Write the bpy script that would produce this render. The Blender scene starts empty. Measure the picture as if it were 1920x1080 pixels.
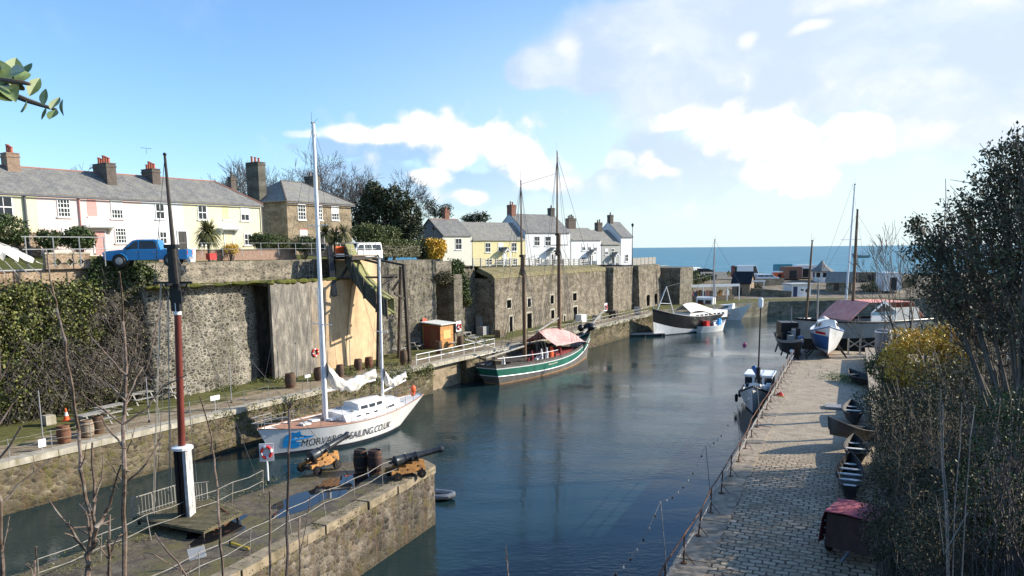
import bpy, math, random
import numpy as np
from mathutils import Vector, Matrix, Quaternion
rnd = random.Random(7)
npr = np.random.default_rng(7)
S = bpy.context.scene
COL = S.collection
PI = math.pi
def R(d): return math.radians(d)

# ------------------------------------------------------------------ camera
FPX, CH, PV = 1400.0, 10.3, 663.0
TH = math.atan((PV-466)/FPX); RO = .0088
_up0 = Vector((0, math.sin(TH), math.cos(TH))); CF = Vector((0, math.cos(TH), -math.sin(TH)))
CR = Vector((1, 0, 0))*math.cos(RO) - _up0*math.sin(RO)
CU = _up0*math.cos(RO) + Vector((1, 0, 0))*math.sin(RO)
CAM = Vector((0, 0, CH))
def ray(u, v): return CR*((u-960)/FPX) - CU*((v-PV)/FPX) + CF
def G(u, v, z=0.0):
    d = ray(u, v); t = (z-CH)/d.z; return CAM + d*t
def D(u, v, y):
    d = ray(u, v); return CAM + d*(y/d.y)
cd = bpy.data.cameras.new('camera'); cam = bpy.data.objects.new('camera', cd); COL.objects.link(cam)
M4 = Matrix((CR, CU, -CF)).transposed().to_4x4(); M4.translation = CAM; cam.matrix_world = M4
cd.lens = 36*FPX/1920; cd.sensor_width = 36; cd.shift_y = (PV-540)/1920
cd.clip_start = .1; cd.clip_end = 60000; S.camera = cam

# ------------------------------------------------------------------ frames
QA = G(0, 868); QB = G(1140, 607)
W1 = (QB-QA); W1.z = 0; W1.normalize(); I1 = Vector((-W1.y, W1.x, 0)); PHI = math.atan2(W1.y, W1.x)
def L(s, y, z=0): return QA + W1*s + I1*y + Vector((0, 0, z))          # left bank frame: s along the quay, y inland
def toL(p): d = p-QA; return d.dot(W1), d.dot(I1), p.z
def onY(u, v, y):                                                       # meets the vertical plane y inland
    d = ray(u, v); t = (y-(CAM-QA).dot(I1))/d.dot(I1); return toL(CAM+d*t)
def onZ(u, v, z=0): return toL(G(u, v, z))
RE = G(1255, 1080); RF = G(1480, 680)
W2 = RF-RE; W2.z = 0; W2.normalize(); I2 = Vector((-W2.y, W2.x, 0)); PH2 = math.atan2(W2.y, W2.x)
def Q(x, o, z=0): return RE + W2*x - I2*o + Vector((0, 0, z))          # right quay frame: x along, o to the right of the edge

# ------------------------------------------------------------------ mesh builder
class MB:
    def __init__(s): s.v = []; s.f = []; s.m = []; s.T = None
    def add(s, vs, fs, mi=0):
        n = len(s.v)
        if s.T is not None: vs = [s.T @ Vector(p) for p in vs]
        s.v += [tuple(p) for p in vs]; s.f += [tuple(i+n for i in f) for f in fs]; s.m += [mi]*len(fs); return s
    def box(s, x0, x1, y0, y1, z0, z1, mi=0):
        vs = [(x, y, z) for x in (x0, x1) for y in (y0, y1) for z in (z0, z1)]
        return s.add(vs, [(0,1,3,2), (4,6,7,5), (0,4,5,1), (2,3,7,6), (0,2,6,4), (1,5,7,3)], mi)
    def bbox(s, c, sx, sy, sz, mi=0): return s.box(c[0]-sx/2, c[0]+sx/2, c[1]-sy/2, c[1]+sy/2, c[2]-sz/2, c[2]+sz/2, mi)
    def bar(s, p, q, a, b=None, mi=0):
        p = Vector(p); q = Vector(q); b = b or a; d = (q-p).normalized()
        r = d.cross(Vector((0, 0, 1)))
        if r.length < 1e-4: r = Vector((1, 0, 0))
        r.normalize(); u = r.cross(d)
        vs = [e + r*(i*a/2) + u*(j*b/2) for e in (p, q) for i in (-1, 1) for j in (-1, 1)]
        return s.add(vs, [(0,1,3,2), (4,6,7,5), (0,4,5,1), (2,3,7,6), (0,2,6,4), (1,5,7,3)], mi)
    def tube(s, pts, rad, n=6, mi=0, cap=True):
        pts = [Vector(p) for p in pts]; k = len(pts)
        rad = [rad]*k if not hasattr(rad, '__len__') else rad
        vs = []; ref = None
        for i, p in enumerate(pts):
            d = (pts[min(i+1, k-1)]-pts[max(i-1, 0)]).normalized()
            if ref is None:
                ref = d.cross(Vector((0, 0, 1)));
                if ref.length < .05: ref = d.cross(Vector((1, 0, 0)))
            a = (ref - d*ref.dot(d)).normalized(); b = d.cross(a); ref = a
            vs += [p + (a*math.cos(2*PI*j/n) + b*math.sin(2*PI*j/n))*rad[i] for j in range(n)]
        fs = [(i*n+j, i*n+(j+1)%n, (i+1)*n+(j+1)%n, (i+1)*n+j) for i in range(k-1) for j in range(n)]
        if cap: fs += [tuple(range(n-1, -1, -1)), tuple(range((k-1)*n, k*n))]
        return s.add(vs, fs, mi)
    def lathe(s, prof, n=16, c=(0, 0, 0), mi=0, a0=0):
        vs = [(c[0]+r*math.cos(2*PI*j/n+a0), c[1]+r*math.sin(2*PI*j/n+a0), c[2]+z) for r, z in prof for j in range(n)]
        k = len(prof)
        fs = [(i*n+j, i*n+(j+1)%n, (i+1)*n+(j+1)%n, (i+1)*n+j) for i in range(k-1) for j in range(n)]
        fs += [tuple(range(n-1, -1, -1)), tuple(range((k-1)*n, k*n))]
        return s.add(vs, fs, mi)
    def prism(s, poly, z0, z1, mi=0, axis='z'):
        n = len(poly)
        f = {'z': lambda a, b, h: (a, b, h), 'y': lambda a, b, h: (a, h, b), 'x': lambda a, b, h: (h, a, b)}[axis]
        vs = [f(a, b, z0) for a, b in poly] + [f(a, b, z1) for a, b in poly]
        fs = [(i, (i+1)%n, n+(i+1)%n, n+i) for i in range(n)] + [tuple(range(n-1, -1, -1)), tuple(range(n, 2*n))]
        return s.add(vs, fs, mi)
    def sheet(s, rows, mi=0):
        m = len(rows[0]); vs = [p for r in rows for p in r]
        return s.add(vs, [(i*m+j, i*m+j+1, (i+1)*m+j+1, (i+1)*m+j) for i in range(len(rows)-1) for j in range(m-1)], mi)
    def thick(s, rows, off, mi=0):
        off = Vector(off); m = len(rows[0]); k = len(rows)
        vs = [Vector(p) for r in rows for p in r]; n = len(vs); vs += [p+off for p in vs]
        fs = []
        for i in range(k-1):
            for j in range(m-1):
                q = (i*m+j, i*m+j+1, (i+1)*m+j+1, (i+1)*m+j); fs.append(q); fs.append(tuple(a+n for a in reversed(q)))
        rim = [(0, j) for j in range(m)] + [(i, m-1) for i in range(1, k)] + [(k-1, j) for j in range(m-2, -1, -1)] + [(i, 0) for i in range(k-2, 0, -1)]
        rim = [i*m+j for i, j in rim]
        fs += [(rim[i], rim[i]+n, rim[(i+1)%len(rim)]+n, rim[(i+1)%len(rim)]) for i in range(len(rim))]
        return s.add(vs, fs, mi)
    def ell(s, c, rx, ry, rz, n=12, m=8, mi=0):
        vs = []
        for i in range(m+1):
            a = PI*i/m - PI/2
            for j in range(n): vs.append((c[0]+rx*math.cos(a)*math.cos(2*PI*j/n), c[1]+ry*math.cos(a)*math.sin(2*PI*j/n), c[2]+rz*math.sin(a)))
        return s.add(vs, [(i*n+j, i*n+(j+1)%n, (i+1)*n+(j+1)%n, (i+1)*n+j) for i in range(m) for j in range(n)], mi)
    def build(s, name, mats, parent=None, smooth=False, recalc=True):
        me = bpy.data.meshes.new(name); me.from_pydata(s.v, [], s.f)
        for x in (mats if isinstance(mats, (list, tuple)) else [mats]): me.materials.append(x)
        if max(s.m, default=0) > 0: me.polygons.foreach_set('material_index', s.m)
        if recalc:
            import bmesh
            b = bmesh.new(); b.from_mesh(me); bmesh.ops.recalc_face_normals(b, faces=b.faces); b.to_mesh(me); b.free()
        if smooth:
            me.polygons.foreach_set('use_smooth', [True]*len(me.polygons)); me.set_sharp_from_angle(angle=R(38 if smooth is True else smooth))
        me.update()
        o = bpy.data.objects.new(name, me); COL.objects.link(o)
        if parent: o.parent = parent
        return o
def tag(o, label=None, cat=None, group=None, kind=None):
    if label: o['label'] = label
    if cat: o['category'] = cat
    if group: o['group'] = group
    if kind: o['kind'] = kind
    return o
def thing(name, label, cat, loc=(0, 0, 0), rz=0, group=None):
    o = bpy.data.objects.new(name, None); COL.objects.link(o); o.location = loc; o.rotation_euler = (0, 0, rz)
    o.empty_display_size = .2
    return tag(o, label, cat, group)
def place(o, loc, rz=0): o.location = loc; o.rotation_euler = (0, 0, rz); return o
def dup(o, loc=None, rz=None, label=None, parent=None, scale=None):
    c = o.copy(); COL.objects.link(c); c.parent = parent
    for ch in list(o.children): dup(ch, parent=c)
    if loc is not None: c.location = loc
    if rz is not None: c.rotation_euler = (0, 0, rz)
    if label: c['label'] = label
    if scale: c.scale = scale
    return c
def struct(o): o['kind'] = 'structure'; return o

# fast numpy meshes: clouds of leaves, bundles of twigs
def npmesh(name, V, F, mat, parent):
    me = bpy.data.meshes.new(name); k = F.shape[1]
    me.vertices.add(len(V)); me.vertices.foreach_set('co', V.astype(np.float32).ravel())
    me.loops.add(F.size); me.loops.foreach_set('vertex_index', F.astype(np.int32).ravel())
    me.polygons.add(len(F)); me.polygons.foreach_set('loop_start', np.arange(0, F.size, k, dtype=np.int32))
    me.update(calc_edges=True); me.materials.append(mat)
    o = bpy.data.objects.new(name, me); COL.objects.link(o)
    if parent: o.parent = parent
    return o
def leaves(name, P, size, mat, parent, asp=.5, upb=0.0, jit=.35):
    P = np.asarray(P); n = len(P)
    d = npr.normal(size=(n, 3)); d[:, 2] -= .25; d /= np.linalg.norm(d, axis=1)[:, None]
    a = npr.normal(size=(n, 3)); a[:, 2] += upb*2; b = np.cross(d, a); b /= np.linalg.norm(b, axis=1)[:, None]+1e-9
    c = np.cross(d, b)
    sz = size*(1+npr.uniform(-jit, jit, n))[:, None]
    V = np.stack([P - d*sz*.5, P + b*sz*asp*.5 + c*sz*.08, P + d*sz*.5, P - b*sz*asp*.5 + c*sz*.08], 1).reshape(-1, 3)
    return npmesh(name, V, np.arange(4*n).reshape(n, 4), mat, parent)
def segs(name, sg, mat, parent, n=3):
    A = np.array([x[0] for x in sg]); B = np.array([x[1] for x in sg]); r0 = np.array([x[2] for x in sg]); r1 = np.array([x[3] for x in sg])
    d = B-A; d /= np.linalg.norm(d, axis=1)[:, None]+1e-9
    ref = np.where(np.abs(d[:, 2:3]) > .9, np.array([[1., 0, 0]]), np.array([[0, 0, 1.]]))
    a = np.cross(d, ref); a /= np.linalg.norm(a, axis=1)[:, None]; b = np.cross(d, a)
    ring = []
    for e, r in ((A, r0), (B, r1)):
        for j in range(n):
            t = 2*PI*j/n; ring.append(e + (a*math.cos(t) + b*math.sin(t))*r[:, None])
    V = np.stack(ring, 1).reshape(-1, 3); k = len(sg)
    base = (np.arange(k)*2*n)[:, None]
    F = np.concatenate([base + np.array([[j, (j+1) % n, n+(j+1) % n, n+j]]) for j in range(n)], 0)
    o = npmesh(name, V, F, mat, parent)
    if name == 'stems': o['kind'] = 'stuff'
    return o
def text_mesh(body, size, mat, depth=.004, shear=0):
    c = bpy.data.curves.new('lettering', 'FONT'); c.body = body; c.size = size; c.extrude = depth; c.shear = shear
    o = bpy.data.objects.new('lettering', c); COL.objects.link(o)
    dg = bpy.context.evaluated_depsgraph_get(); me = bpy.data.meshes.new_from_object(o.evaluated_get(dg))
    bpy.data.objects.remove(o); me.materials.clear(); me.materials.append(mat); return me

# ------------------------------------------------------------------ materials
MATS = {}
class N:
    def __init__(s, name):
        s.m = bpy.data.materials.new(name); s.m.use_nodes = True; s.t = s.m.node_tree; s.n = s.t.nodes
        s.b = s.n['Principled BSDF']; s.tc = s.n.new('ShaderNodeTexCoord')
    def new(s, k, **kw):
        x = s.n.new(k)
        for a, b in kw.items():
            if a in x.inputs: s.put(x.inputs[a], b)
            else: setattr(x, a, b)
        return x
    def put(s, i, v):
        if hasattr(v, 'is_output') or isinstance(v, bpy.types.NodeSocket): s.t.links.new(v, i)
        else: i.default_value = v
    def mapv(s, sc=(1, 1, 1), rot=(0, 0, 0), src='Object'):
        m = s.n.new('ShaderNodeMapping'); s.t.links.new(s.tc.outputs[src], m.inputs[0]); m.inputs['Scale'].default_value = sc; m.inputs['Rotation'].default_value = rot
        return m.outputs[0]
    def noise(s, vec, scale, det=4, rough=.55, dist=0):
        x = s.new('ShaderNodeTexNoise'); s.put(x.inputs['Vector'], vec)
        x.inputs['Scale'].default_value = scale; x.inputs['Detail'].default_value = det; x.inputs['Roughness'].default_value = rough; x.inputs['Distortion'].default_value = dist
        return x.outputs[0]
    def ramp(s, fac, stops, interp='LINEAR'):
        x = s.n.new('ShaderNodeValToRGB'); s.put(x.inputs[0], fac); e = x.color_ramp.elements; x.color_ramp.interpolation = interp
        while len(e) < len(stops): e.new(.5)
        for i, (p, c) in enumerate(stops): e[i].position = p; e[i].color = (*c, 1) if hasattr(c, '__len__') else (c, c, c, 1)
        return x.outputs[0]
    def mix(s, fac, a, b, mode='MIX'):
        x = s.n.new('ShaderNodeMix'); x.data_type = 'RGBA'; x.blend_type = mode
        s.put(x.inputs[0], fac)
        for i, v in ((6, a), (7, b)):
            if isinstance(v, tuple) and len(v) == 3: v = (*v, 1)
            s.put(x.inputs[i], v)
        return x.outputs[2]
    def math(s, op, a, b=0, c=0):
        x = s.n.new('ShaderNodeMath'); x.operation = op; s.put(x.inputs[0], a); s.put(x.inputs[1], b); s.put(x.inputs[2], c); return x.outputs[0]
    def sep(s, v):
        x = s.n.new('ShaderNodeSeparateXYZ'); s.put(x.inputs[0], v); return x.outputs
    def bump(s, h, strength=.4, dist=.05):
        x = s.n.new('ShaderNodeBump'); s.put(x.inputs['Height'], h); x.inputs['Strength'].default_value = strength; x.inputs['Distance'].default_value = dist
        s.t.links.new(x.outputs[0], s.b.inputs['Normal'])
    def fin(s, col, rough=.8, spec=.3, metal=0):
        if isinstance(col, tuple): col = (*col, 1) if len(col) == 3 else col
        s.put(s.b.inputs['Base Color'], col); s.put(s.b.inputs['Roughness'], rough); s.b.inputs['Specular IOR Level'].default_value = spec; s.b.inputs['Metallic'].default_value = metal
        MATS[s.m.name] = s.m; return s.m
def mul(c, k): return tuple(min(1, x*k) for x in c)

def paint(name, c, rough=.5, var=.12, scale=3, spec=.4, metal=0, grime=None, gs=(1, 1, .25), bump=0):
    n = N(name); v = n.mapv(); f = n.noise(v, scale, 5, .6)
    col = n.ramp(f, [(.3, mul(c, 1-var*1.3)), (.7, mul(c, 1+var))])
    if grime is not None:
        g = n.noise(n.mapv(gs), scale*.8, 6, .65); gm = n.ramp(g, [(.48, 0.0), (.72, 1.0)])
        col = n.mix(gm, col, grime)
    if bump: n.bump(n.noise(v, scale*12, 4), bump, .01)
    return n.fin(col, rough, spec, metal)
def rubble(name, cols, mortar, sx=3.0, sz=4.2, mw=.06, moss=None, mossz=None, stain=(.05, .045, .035), stainamt=.6, bump=.6, mossamt=.5, tide=None):
    n = N(name); v = n.mapv((sx, sx, sz))
    wv = n.new('ShaderNodeVectorMath', operation='ADD'); n.put(wv.inputs[0], v)
    nz = n.new('ShaderNodeTexNoise'); n.put(nz.inputs['Vector'], v); nz.inputs['Scale'].default_value = 1.3
    sc = n.new('ShaderNodeVectorMath', operation='SCALE'); n.put(sc.inputs[0], nz.outputs['Color']); sc.inputs['Scale'].default_value = .5
    n.put(wv.inputs[1], sc.outputs[0]); vv = wv.outputs[0]
    ce = n.new('ShaderNodeTexVoronoi', feature='F1'); n.put(ce.inputs['Vector'], vv); ce.inputs['Scale'].default_value = 1
    ed = n.new('ShaderNodeTexVoronoi', feature='DISTANCE_TO_EDGE'); n.put(ed.inputs['Vector'], vv); ed.inputs['Scale'].default_value = 1
    r = n.sep(ce.outputs['Color'])[0]
    st = [(i/(len(cols)-1), c) for i, c in enumerate(cols)]
    col = n.ramp(r, st)
    col = n.mix(.45, col, n.ramp(n.noise(n.mapv(), 9, 5, .7), [(.3, .35), (.7, 1.0)]), 'MULTIPLY')
    em = n.ramp(ed.outputs['Distance'], [(mw*.6, 1.0), (mw*1.6, 0.0)])
    col = n.mix(em, col, mortar)
    big = n.noise(n.mapv((.9, .9, .13)), 1.0, 6, .7)
    col = n.mix(n.math('MULTIPLY', n.ramp(big, [(.45, 0.0), (.68, 1.0)]), stainamt), col, stain)
    cs = n.ramp(n.noise(n.mapv((.35, .35, .9), (.1, 0, 0)), 1.4, 4, .6), [(.42, .7), (.6, 1.12)]); col = n.mix(1.0, col, cs, 'MULTIPLY')
    lig = n.noise(n.mapv((.9, .9, .25), (0.3, .2, .5)), .9, 5, .6)
    col = n.mix(n.ramp(lig, [(.55, 0.0), (.75, .5)]), col, mortar)
    if moss is not None:
        mf = n.ramp(n.noise(n.mapv(), 1.6, 6, .7), [(.5, 0.0), (.62, 1.0)])
        if mossz:
            z = n.sep(n.tc.outputs['Object'])[2]
            mz = n.new('ShaderNodeMapRange'); n.put(mz.inputs[0], z); mz.inputs[1].default_value = mossz[0]; mz.inputs[2].default_value = mossz[1]
            mf = n.math('MULTIPLY', mf, mz.outputs[0])
        col = n.mix(n.math('MULTIPLY', mf, mossamt), col, moss)
    if tide:
        tz_ = n.math('ADD', n.sep(n.tc.outputs['Object'])[2], n.math('MULTIPLY', n.noise(n.mapv((1, 1, .4)), 1.2, 5, .7), 1.0))
        tr_ = n.new('ShaderNodeMapRange'); n.put(tr_.inputs[0], tz_); tr_.inputs[1].default_value = tide[0]; tr_.inputs[2].default_value = tide[1]; tr_.inputs[3].default_value = 1; tr_.inputs[4].default_value = 0
        col = n.mix(n.math('MULTIPLY', tr_.outputs[0], .8), col, (.05, .042, .025))
        rs = n.ramp(n.noise(n.mapv((1.5, 1.5, .18), (0, 0, .4)), 1.5, 5, .65), [(.52, 0.0), (.75, .5)]); col = n.mix(rs, col, (.2, .115, .06))
    n.bump(n.math('ADD', n.math('MULTIPLY', ed.outputs['Distance'], 2.0), n.noise(n.mapv(), 14, 4)), bump, .06)
    return n.fin(col, .92, .2)
def leafmat(name, stops, rough=.5, trans=.0, nscale=.8):
    n = N(name); g = n.new('ShaderNodeNewGeometry')
    f = n.math('ADD', n.math('MULTIPLY', g.outputs['Random Per Island'], .6), n.math('MULTIPLY', n.noise(n.mapv(), nscale, 2), .4))
    return n.fin(n.ramp(f, stops), rough, .35)

SANDY = (.32, .27, .2)
m_rub = rubble('rubble_masonry', [(.06, .055, .045), (.17, .145, .11), (.28, .24, .18), (.11, .1, .08)], (.27, .24, .19), 3.6, 5.4, moss=(.09, .1, .03), mossamt=.35)
m_bast = rubble('bastion_masonry', [(.075, .068, .055), (.16, .138, .105), (.24, .21, .165), (.05, .045, .038)], (.37, .335, .27), 3.5, 4.6, .08, moss=(.1, .1, .04), stainamt=.5, mossamt=.3)
m_quay = rubble('quay_masonry', [(.05, .043, .03), (.15, .12, .075), (.25, .2, .13), (.09, .075, .05), (.32, .27, .185)], (.19, .16, .105), 2.8, 4.4, .05, moss=(.11, .1, .025), stainamt=.6, mossamt=.75, tide=(-2.2, -1.6))
m_pier = rubble('pier_masonry', [(.045, .04, .034), (.15, .12, .09), (.29, .245, .19), (.075, .066, .056), (.2, .15, .11)], (.19, .165, .13), 3.6, 5.0, .05, moss=(.12, .1, .03), stain=(.035, .032, .028), stainamt=.9, mossamt=.55, tide=(-2.4, -1.2))
m_ware = rubble('warehouse_masonry', [(.13, .11, .08), (.23, .19, .14), (.33, .28, .21), (.17, .145, .11)], (.33, .28, .21), 3.2, 4.8, .05, moss=(.075, .065, .025), mossz=(3.5, 6.3), stainamt=.5, mossamt=.95)
m_hstone = rubble('house_stone', [(.24, .185, .115), (.32, .25, .16), (.38, .3, .2), (.2, .155, .1)], (.33, .27, .19), 4.0, 6.0, .05, stainamt=.15, bump=.4)
m_par = rubble('parapet_stone', [(.3, .2, .12), (.42, .3, .2), (.48, .36, .25)], (.45, .35, .25), 3.5, 7.0, .05, stainamt=.25)

def concrete(name):
    n = N(name); v = n.mapv()
    z = n.sep(v)
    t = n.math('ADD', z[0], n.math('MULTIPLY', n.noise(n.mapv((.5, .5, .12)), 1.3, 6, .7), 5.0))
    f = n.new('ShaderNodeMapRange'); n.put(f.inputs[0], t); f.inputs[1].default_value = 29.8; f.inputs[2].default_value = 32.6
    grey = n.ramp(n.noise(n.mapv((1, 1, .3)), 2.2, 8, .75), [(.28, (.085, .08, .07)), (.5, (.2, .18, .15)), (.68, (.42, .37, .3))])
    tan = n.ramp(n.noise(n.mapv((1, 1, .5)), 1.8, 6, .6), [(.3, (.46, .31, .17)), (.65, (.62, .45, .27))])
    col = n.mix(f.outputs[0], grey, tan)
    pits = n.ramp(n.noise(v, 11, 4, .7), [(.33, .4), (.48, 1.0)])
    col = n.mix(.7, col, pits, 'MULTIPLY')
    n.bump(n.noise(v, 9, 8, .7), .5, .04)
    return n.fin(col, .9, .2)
m_conc = concrete('stained_concrete')

def slate(name, c=(.2, .195, .185), lich=(.34, .32, .25), la=.5):
    n = N(name); v = n.mapv()
    b = n.new('ShaderNodeTexBrick'); n.put(b.inputs['Vector'], n.mapv((1, 1.25, 1)))
    b.inputs['Color1'].default_value = (*mul(c, .8), 1); b.inputs['Color2'].default_value = (*mul(c, 1.2), 1); b.inputs['Mortar'].default_value = (*mul(c, .5), 1)
    b.inputs['Scale'].default_value = 1; b.inputs['Brick Width'].default_value = .3; b.inputs['Row Height'].default_value = .22; b.inputs['Mortar Size'].default_value = .012
    col = n.mix(n.math('MULTIPLY', n.ramp(n.noise(n.mapv((1, .5, .5)), 1.1, 7, .7), [(.45, 0.0), (.7, 1.0)]), la), b.outputs[0], lich)
    col = n.mix(.5, col, n.ramp(n.noise(v, 6, 5, .7), [(.3, .6), (.7, 1.15)]), 'MULTIPLY')
    n.bump(b.outputs['Fac'], -.25, .02)
    return n.fin(col, .75, .3)
m_slate = slate('slate_roof'); m_slate2 = slate('weathered_slate', (.25, .24, .22), (.34, .31, .2), .5)
def brick(name, c1, c2, mo, bw=.22, rh=.075, ms=.01):
    n = N(name); b = n.new('ShaderNodeTexBrick')
    s = n.sep(n.mapv()); cb = n.new('ShaderNodeCombineXYZ'); n.put(cb.inputs[0], n.math('ADD', s[0], s[1])); n.put(cb.inputs[1], s[2]); n.put(b.inputs['Vector'], cb.outputs[0])
    b.inputs['Color1'].default_value = (*c1, 1); b.inputs['Color2'].default_value = (*c2, 1); b.inputs['Mortar'].default_value = (*mo, 1)
    b.inputs['Scale'].default_value = 1; b.inputs['Brick Width'].default_value = bw; b.inputs['Row Height'].default_value = rh; b.inputs['Mortar Size'].default_value = ms
    col = n.mix(.6, b.outputs[0], n.ramp(n.noise(n.mapv(), 4, 6, .7), [(.3, .45), (.7, 1.2)]), 'MULTIPLY')
    return n.fin(col, .9, .2)
m_chim = brick('chimney_brick', (.12, .1, .085), (.17, .13, .1), (.12, .11, .1))
m_chimr = brick('red_chimney_brick', (.3, .11, .07), (.36, .15, .09), (.25, .2, .16))
m_chimb = brick('tan_chimney_brick', (.3, .2, .14), (.35, .24, .16), (.25, .2, .16))
m_render = rubble('grey_chimney_render', [(.13, .12, .1), (.16, .15, .12)], (.15, .14, .12), 2, 2, .02, stainamt=.3, bump=.2)
def wallpaint(name, c, g=(.5, .47, .4), amt=.16):
    n = N(name); v = n.mapv()
    col = n.ramp(n.noise(v, 1.3, 5, .6), [(.3, mul(c, .9)), (.7, c)])
    gm = n.ramp(n.noise(n.mapv((1.6, 1.6, .22)), 1.6, 6, .7), [(.5, 0.0), (.75, 1.0)])
    col = n.mix(n.math('MULTIPLY', gm, amt), col, g)
    n.bump(n.noise(v, 22, 3), .15, .01)
    return n.fin(col, .85, .25)
m_wyel = wallpaint('pale_yellow_render', (.76, .7, .47), amt=.3); m_wpink = wallpaint('cream_pink_render', (.79, .62, .56), amt=.3); m_wwhite = wallpaint('white_render', (.77, .77, .76), amt=.35)
m_wyel2 = wallpaint('lemon_render', (.76, .7, .47), amt=.3); m_wcream = wallpaint('cream_render', (.77, .73, .62), amt=.3); m_wyel3 = wallpaint('cottage_yellow_render', (.76, .66, .36), amt=.3); m_wgrey = wallpaint('grey_render', (.42, .42, .38)); m_gable = paint('shade_grey_gable', (.2, .2, .2), .8, .1)  # the gable grey is shade put into the wall colour
m_white = paint('white_gloss', (.8, .8, .78), .35, .05); m_trim = paint('white_trim', (.8, .79, .75), .5, .06)
m_glass = paint('window_glass', (.02, .024, .03), .06, .3, spec=.5); m_dark = paint('black_iron', (.018, .018, .02), .5, .3, 6)
m_void = paint('opening_shade', (.006, .006, .006), 1.0, .2, 3, spec=0)  # flat black panels, the shade inside openings put into the colour
m_black = paint('black_paint', (.012, .012, .013), .45, .3, 5); m_terra = paint('terracotta', (.42, .12, .07), .8, .15, 5)
m_ridge = paint('red_ridge_tile', (.36, .17, .12), .8, .15, 5); m_gut = paint('grey_downpipe', (.16, .16, .17), .5, .1)
m_blkwood = paint('dark_timber', (.045, .035, .028), .75, .35, 4, grime=(.1, .085, .06)); m_wood = paint('weathered_timber', (.27, .2, .13), .8, .25, 4, gs=(1, 1, 1), grime=(.14, .12, .09))
m_grwood = paint('silvered_timber', (.34, .32, .28), .8, .2, 4, grime=(.2, .19, .16)); m_orange = paint('orange_timber', (.5, .24, .07), .7, .3, 5, grime=(.22, .11, .05), gs=(1, 1, 1)); m_rust = paint('rusty_iron', (.16, .07, .035), .85, .35, 6, grime=(.05, .03, .02))
m_galv = paint('galvanised_steel', (.33, .33, .33), .5, .15, 6, metal=.3); m_pipe = paint('weathered_pipe', (.3, .28, .24), .7, .2, 6, grime=(.16, .13, .09)); m_rope = paint('pale_rope', (.45, .4, .32), .9, .15); m_rig = paint('rigging_wire', (.12, .12, .12), .5, .1)
m_door = paint('blue_door_paint', (.02, .03, .09), .4, .1); m_pink = paint('pink_door_paint', (.62, .3, .26), .6, .06); m_red = paint('red_paint', (.55, .03, .025), .4, .1); m_orng = paint('signal_orange', (.75, .12, .03), .5, .1)
m_yel = paint('yellow_paint', (.75, .5, .03), .5, .1)
m_moss = None
def grassy(name, stops, scale=3):
    n = N(name); v = n.mapv(); f = n.noise(v, scale, 8, .75)
    n.bump(n.noise(v, 25, 5, .7), .8, .05)
    return n.fin(n.ramp(f, stops), .95, .1)
m_grass = grassy('rough_grass', [(.3, (.05, .06, .02)), (.5, (.09, .1, .03)), (.7, (.16, .15, .06))])
m_mossb = grassy('mossy_ledge', [(.3, (.06, .07, .015)), (.55, (.13, .13, .03)), (.75, (.2, .17, .09))])
def earth():
    n = N('quay_earth'); v = n.mapv(); f = n.noise(v, 1.4, 8, .75)
    c = n.ramp(f, [(.3, (.15, .115, .07)), (.5, (.3, .235, .155)), (.72, (.42, .34, .24))])
    y = n.sep(v)[1]; g = n.math('ADD', n.math('MULTIPLY', y, .13), n.math('MULTIPLY', n.noise(n.mapv((.5, 1, 1)), 1.1, 6, .7), 1.0))
    c = n.mix(n.ramp(g, [(.9, 0.0), (1.25, .9)]), c, n.ramp(f, [(.3, (.05, .06, .015)), (.7, (.15, .15, .04))]))
    n.bump(n.noise(v, 20, 6, .7), .8, .05)
    return n.fin(c, .95, .15)
m_dirt = earth()
m_road = grassy('road_tarmac', [(.3, (.05, .05, .05)), (.7, (.09, .09, .085))])
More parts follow.
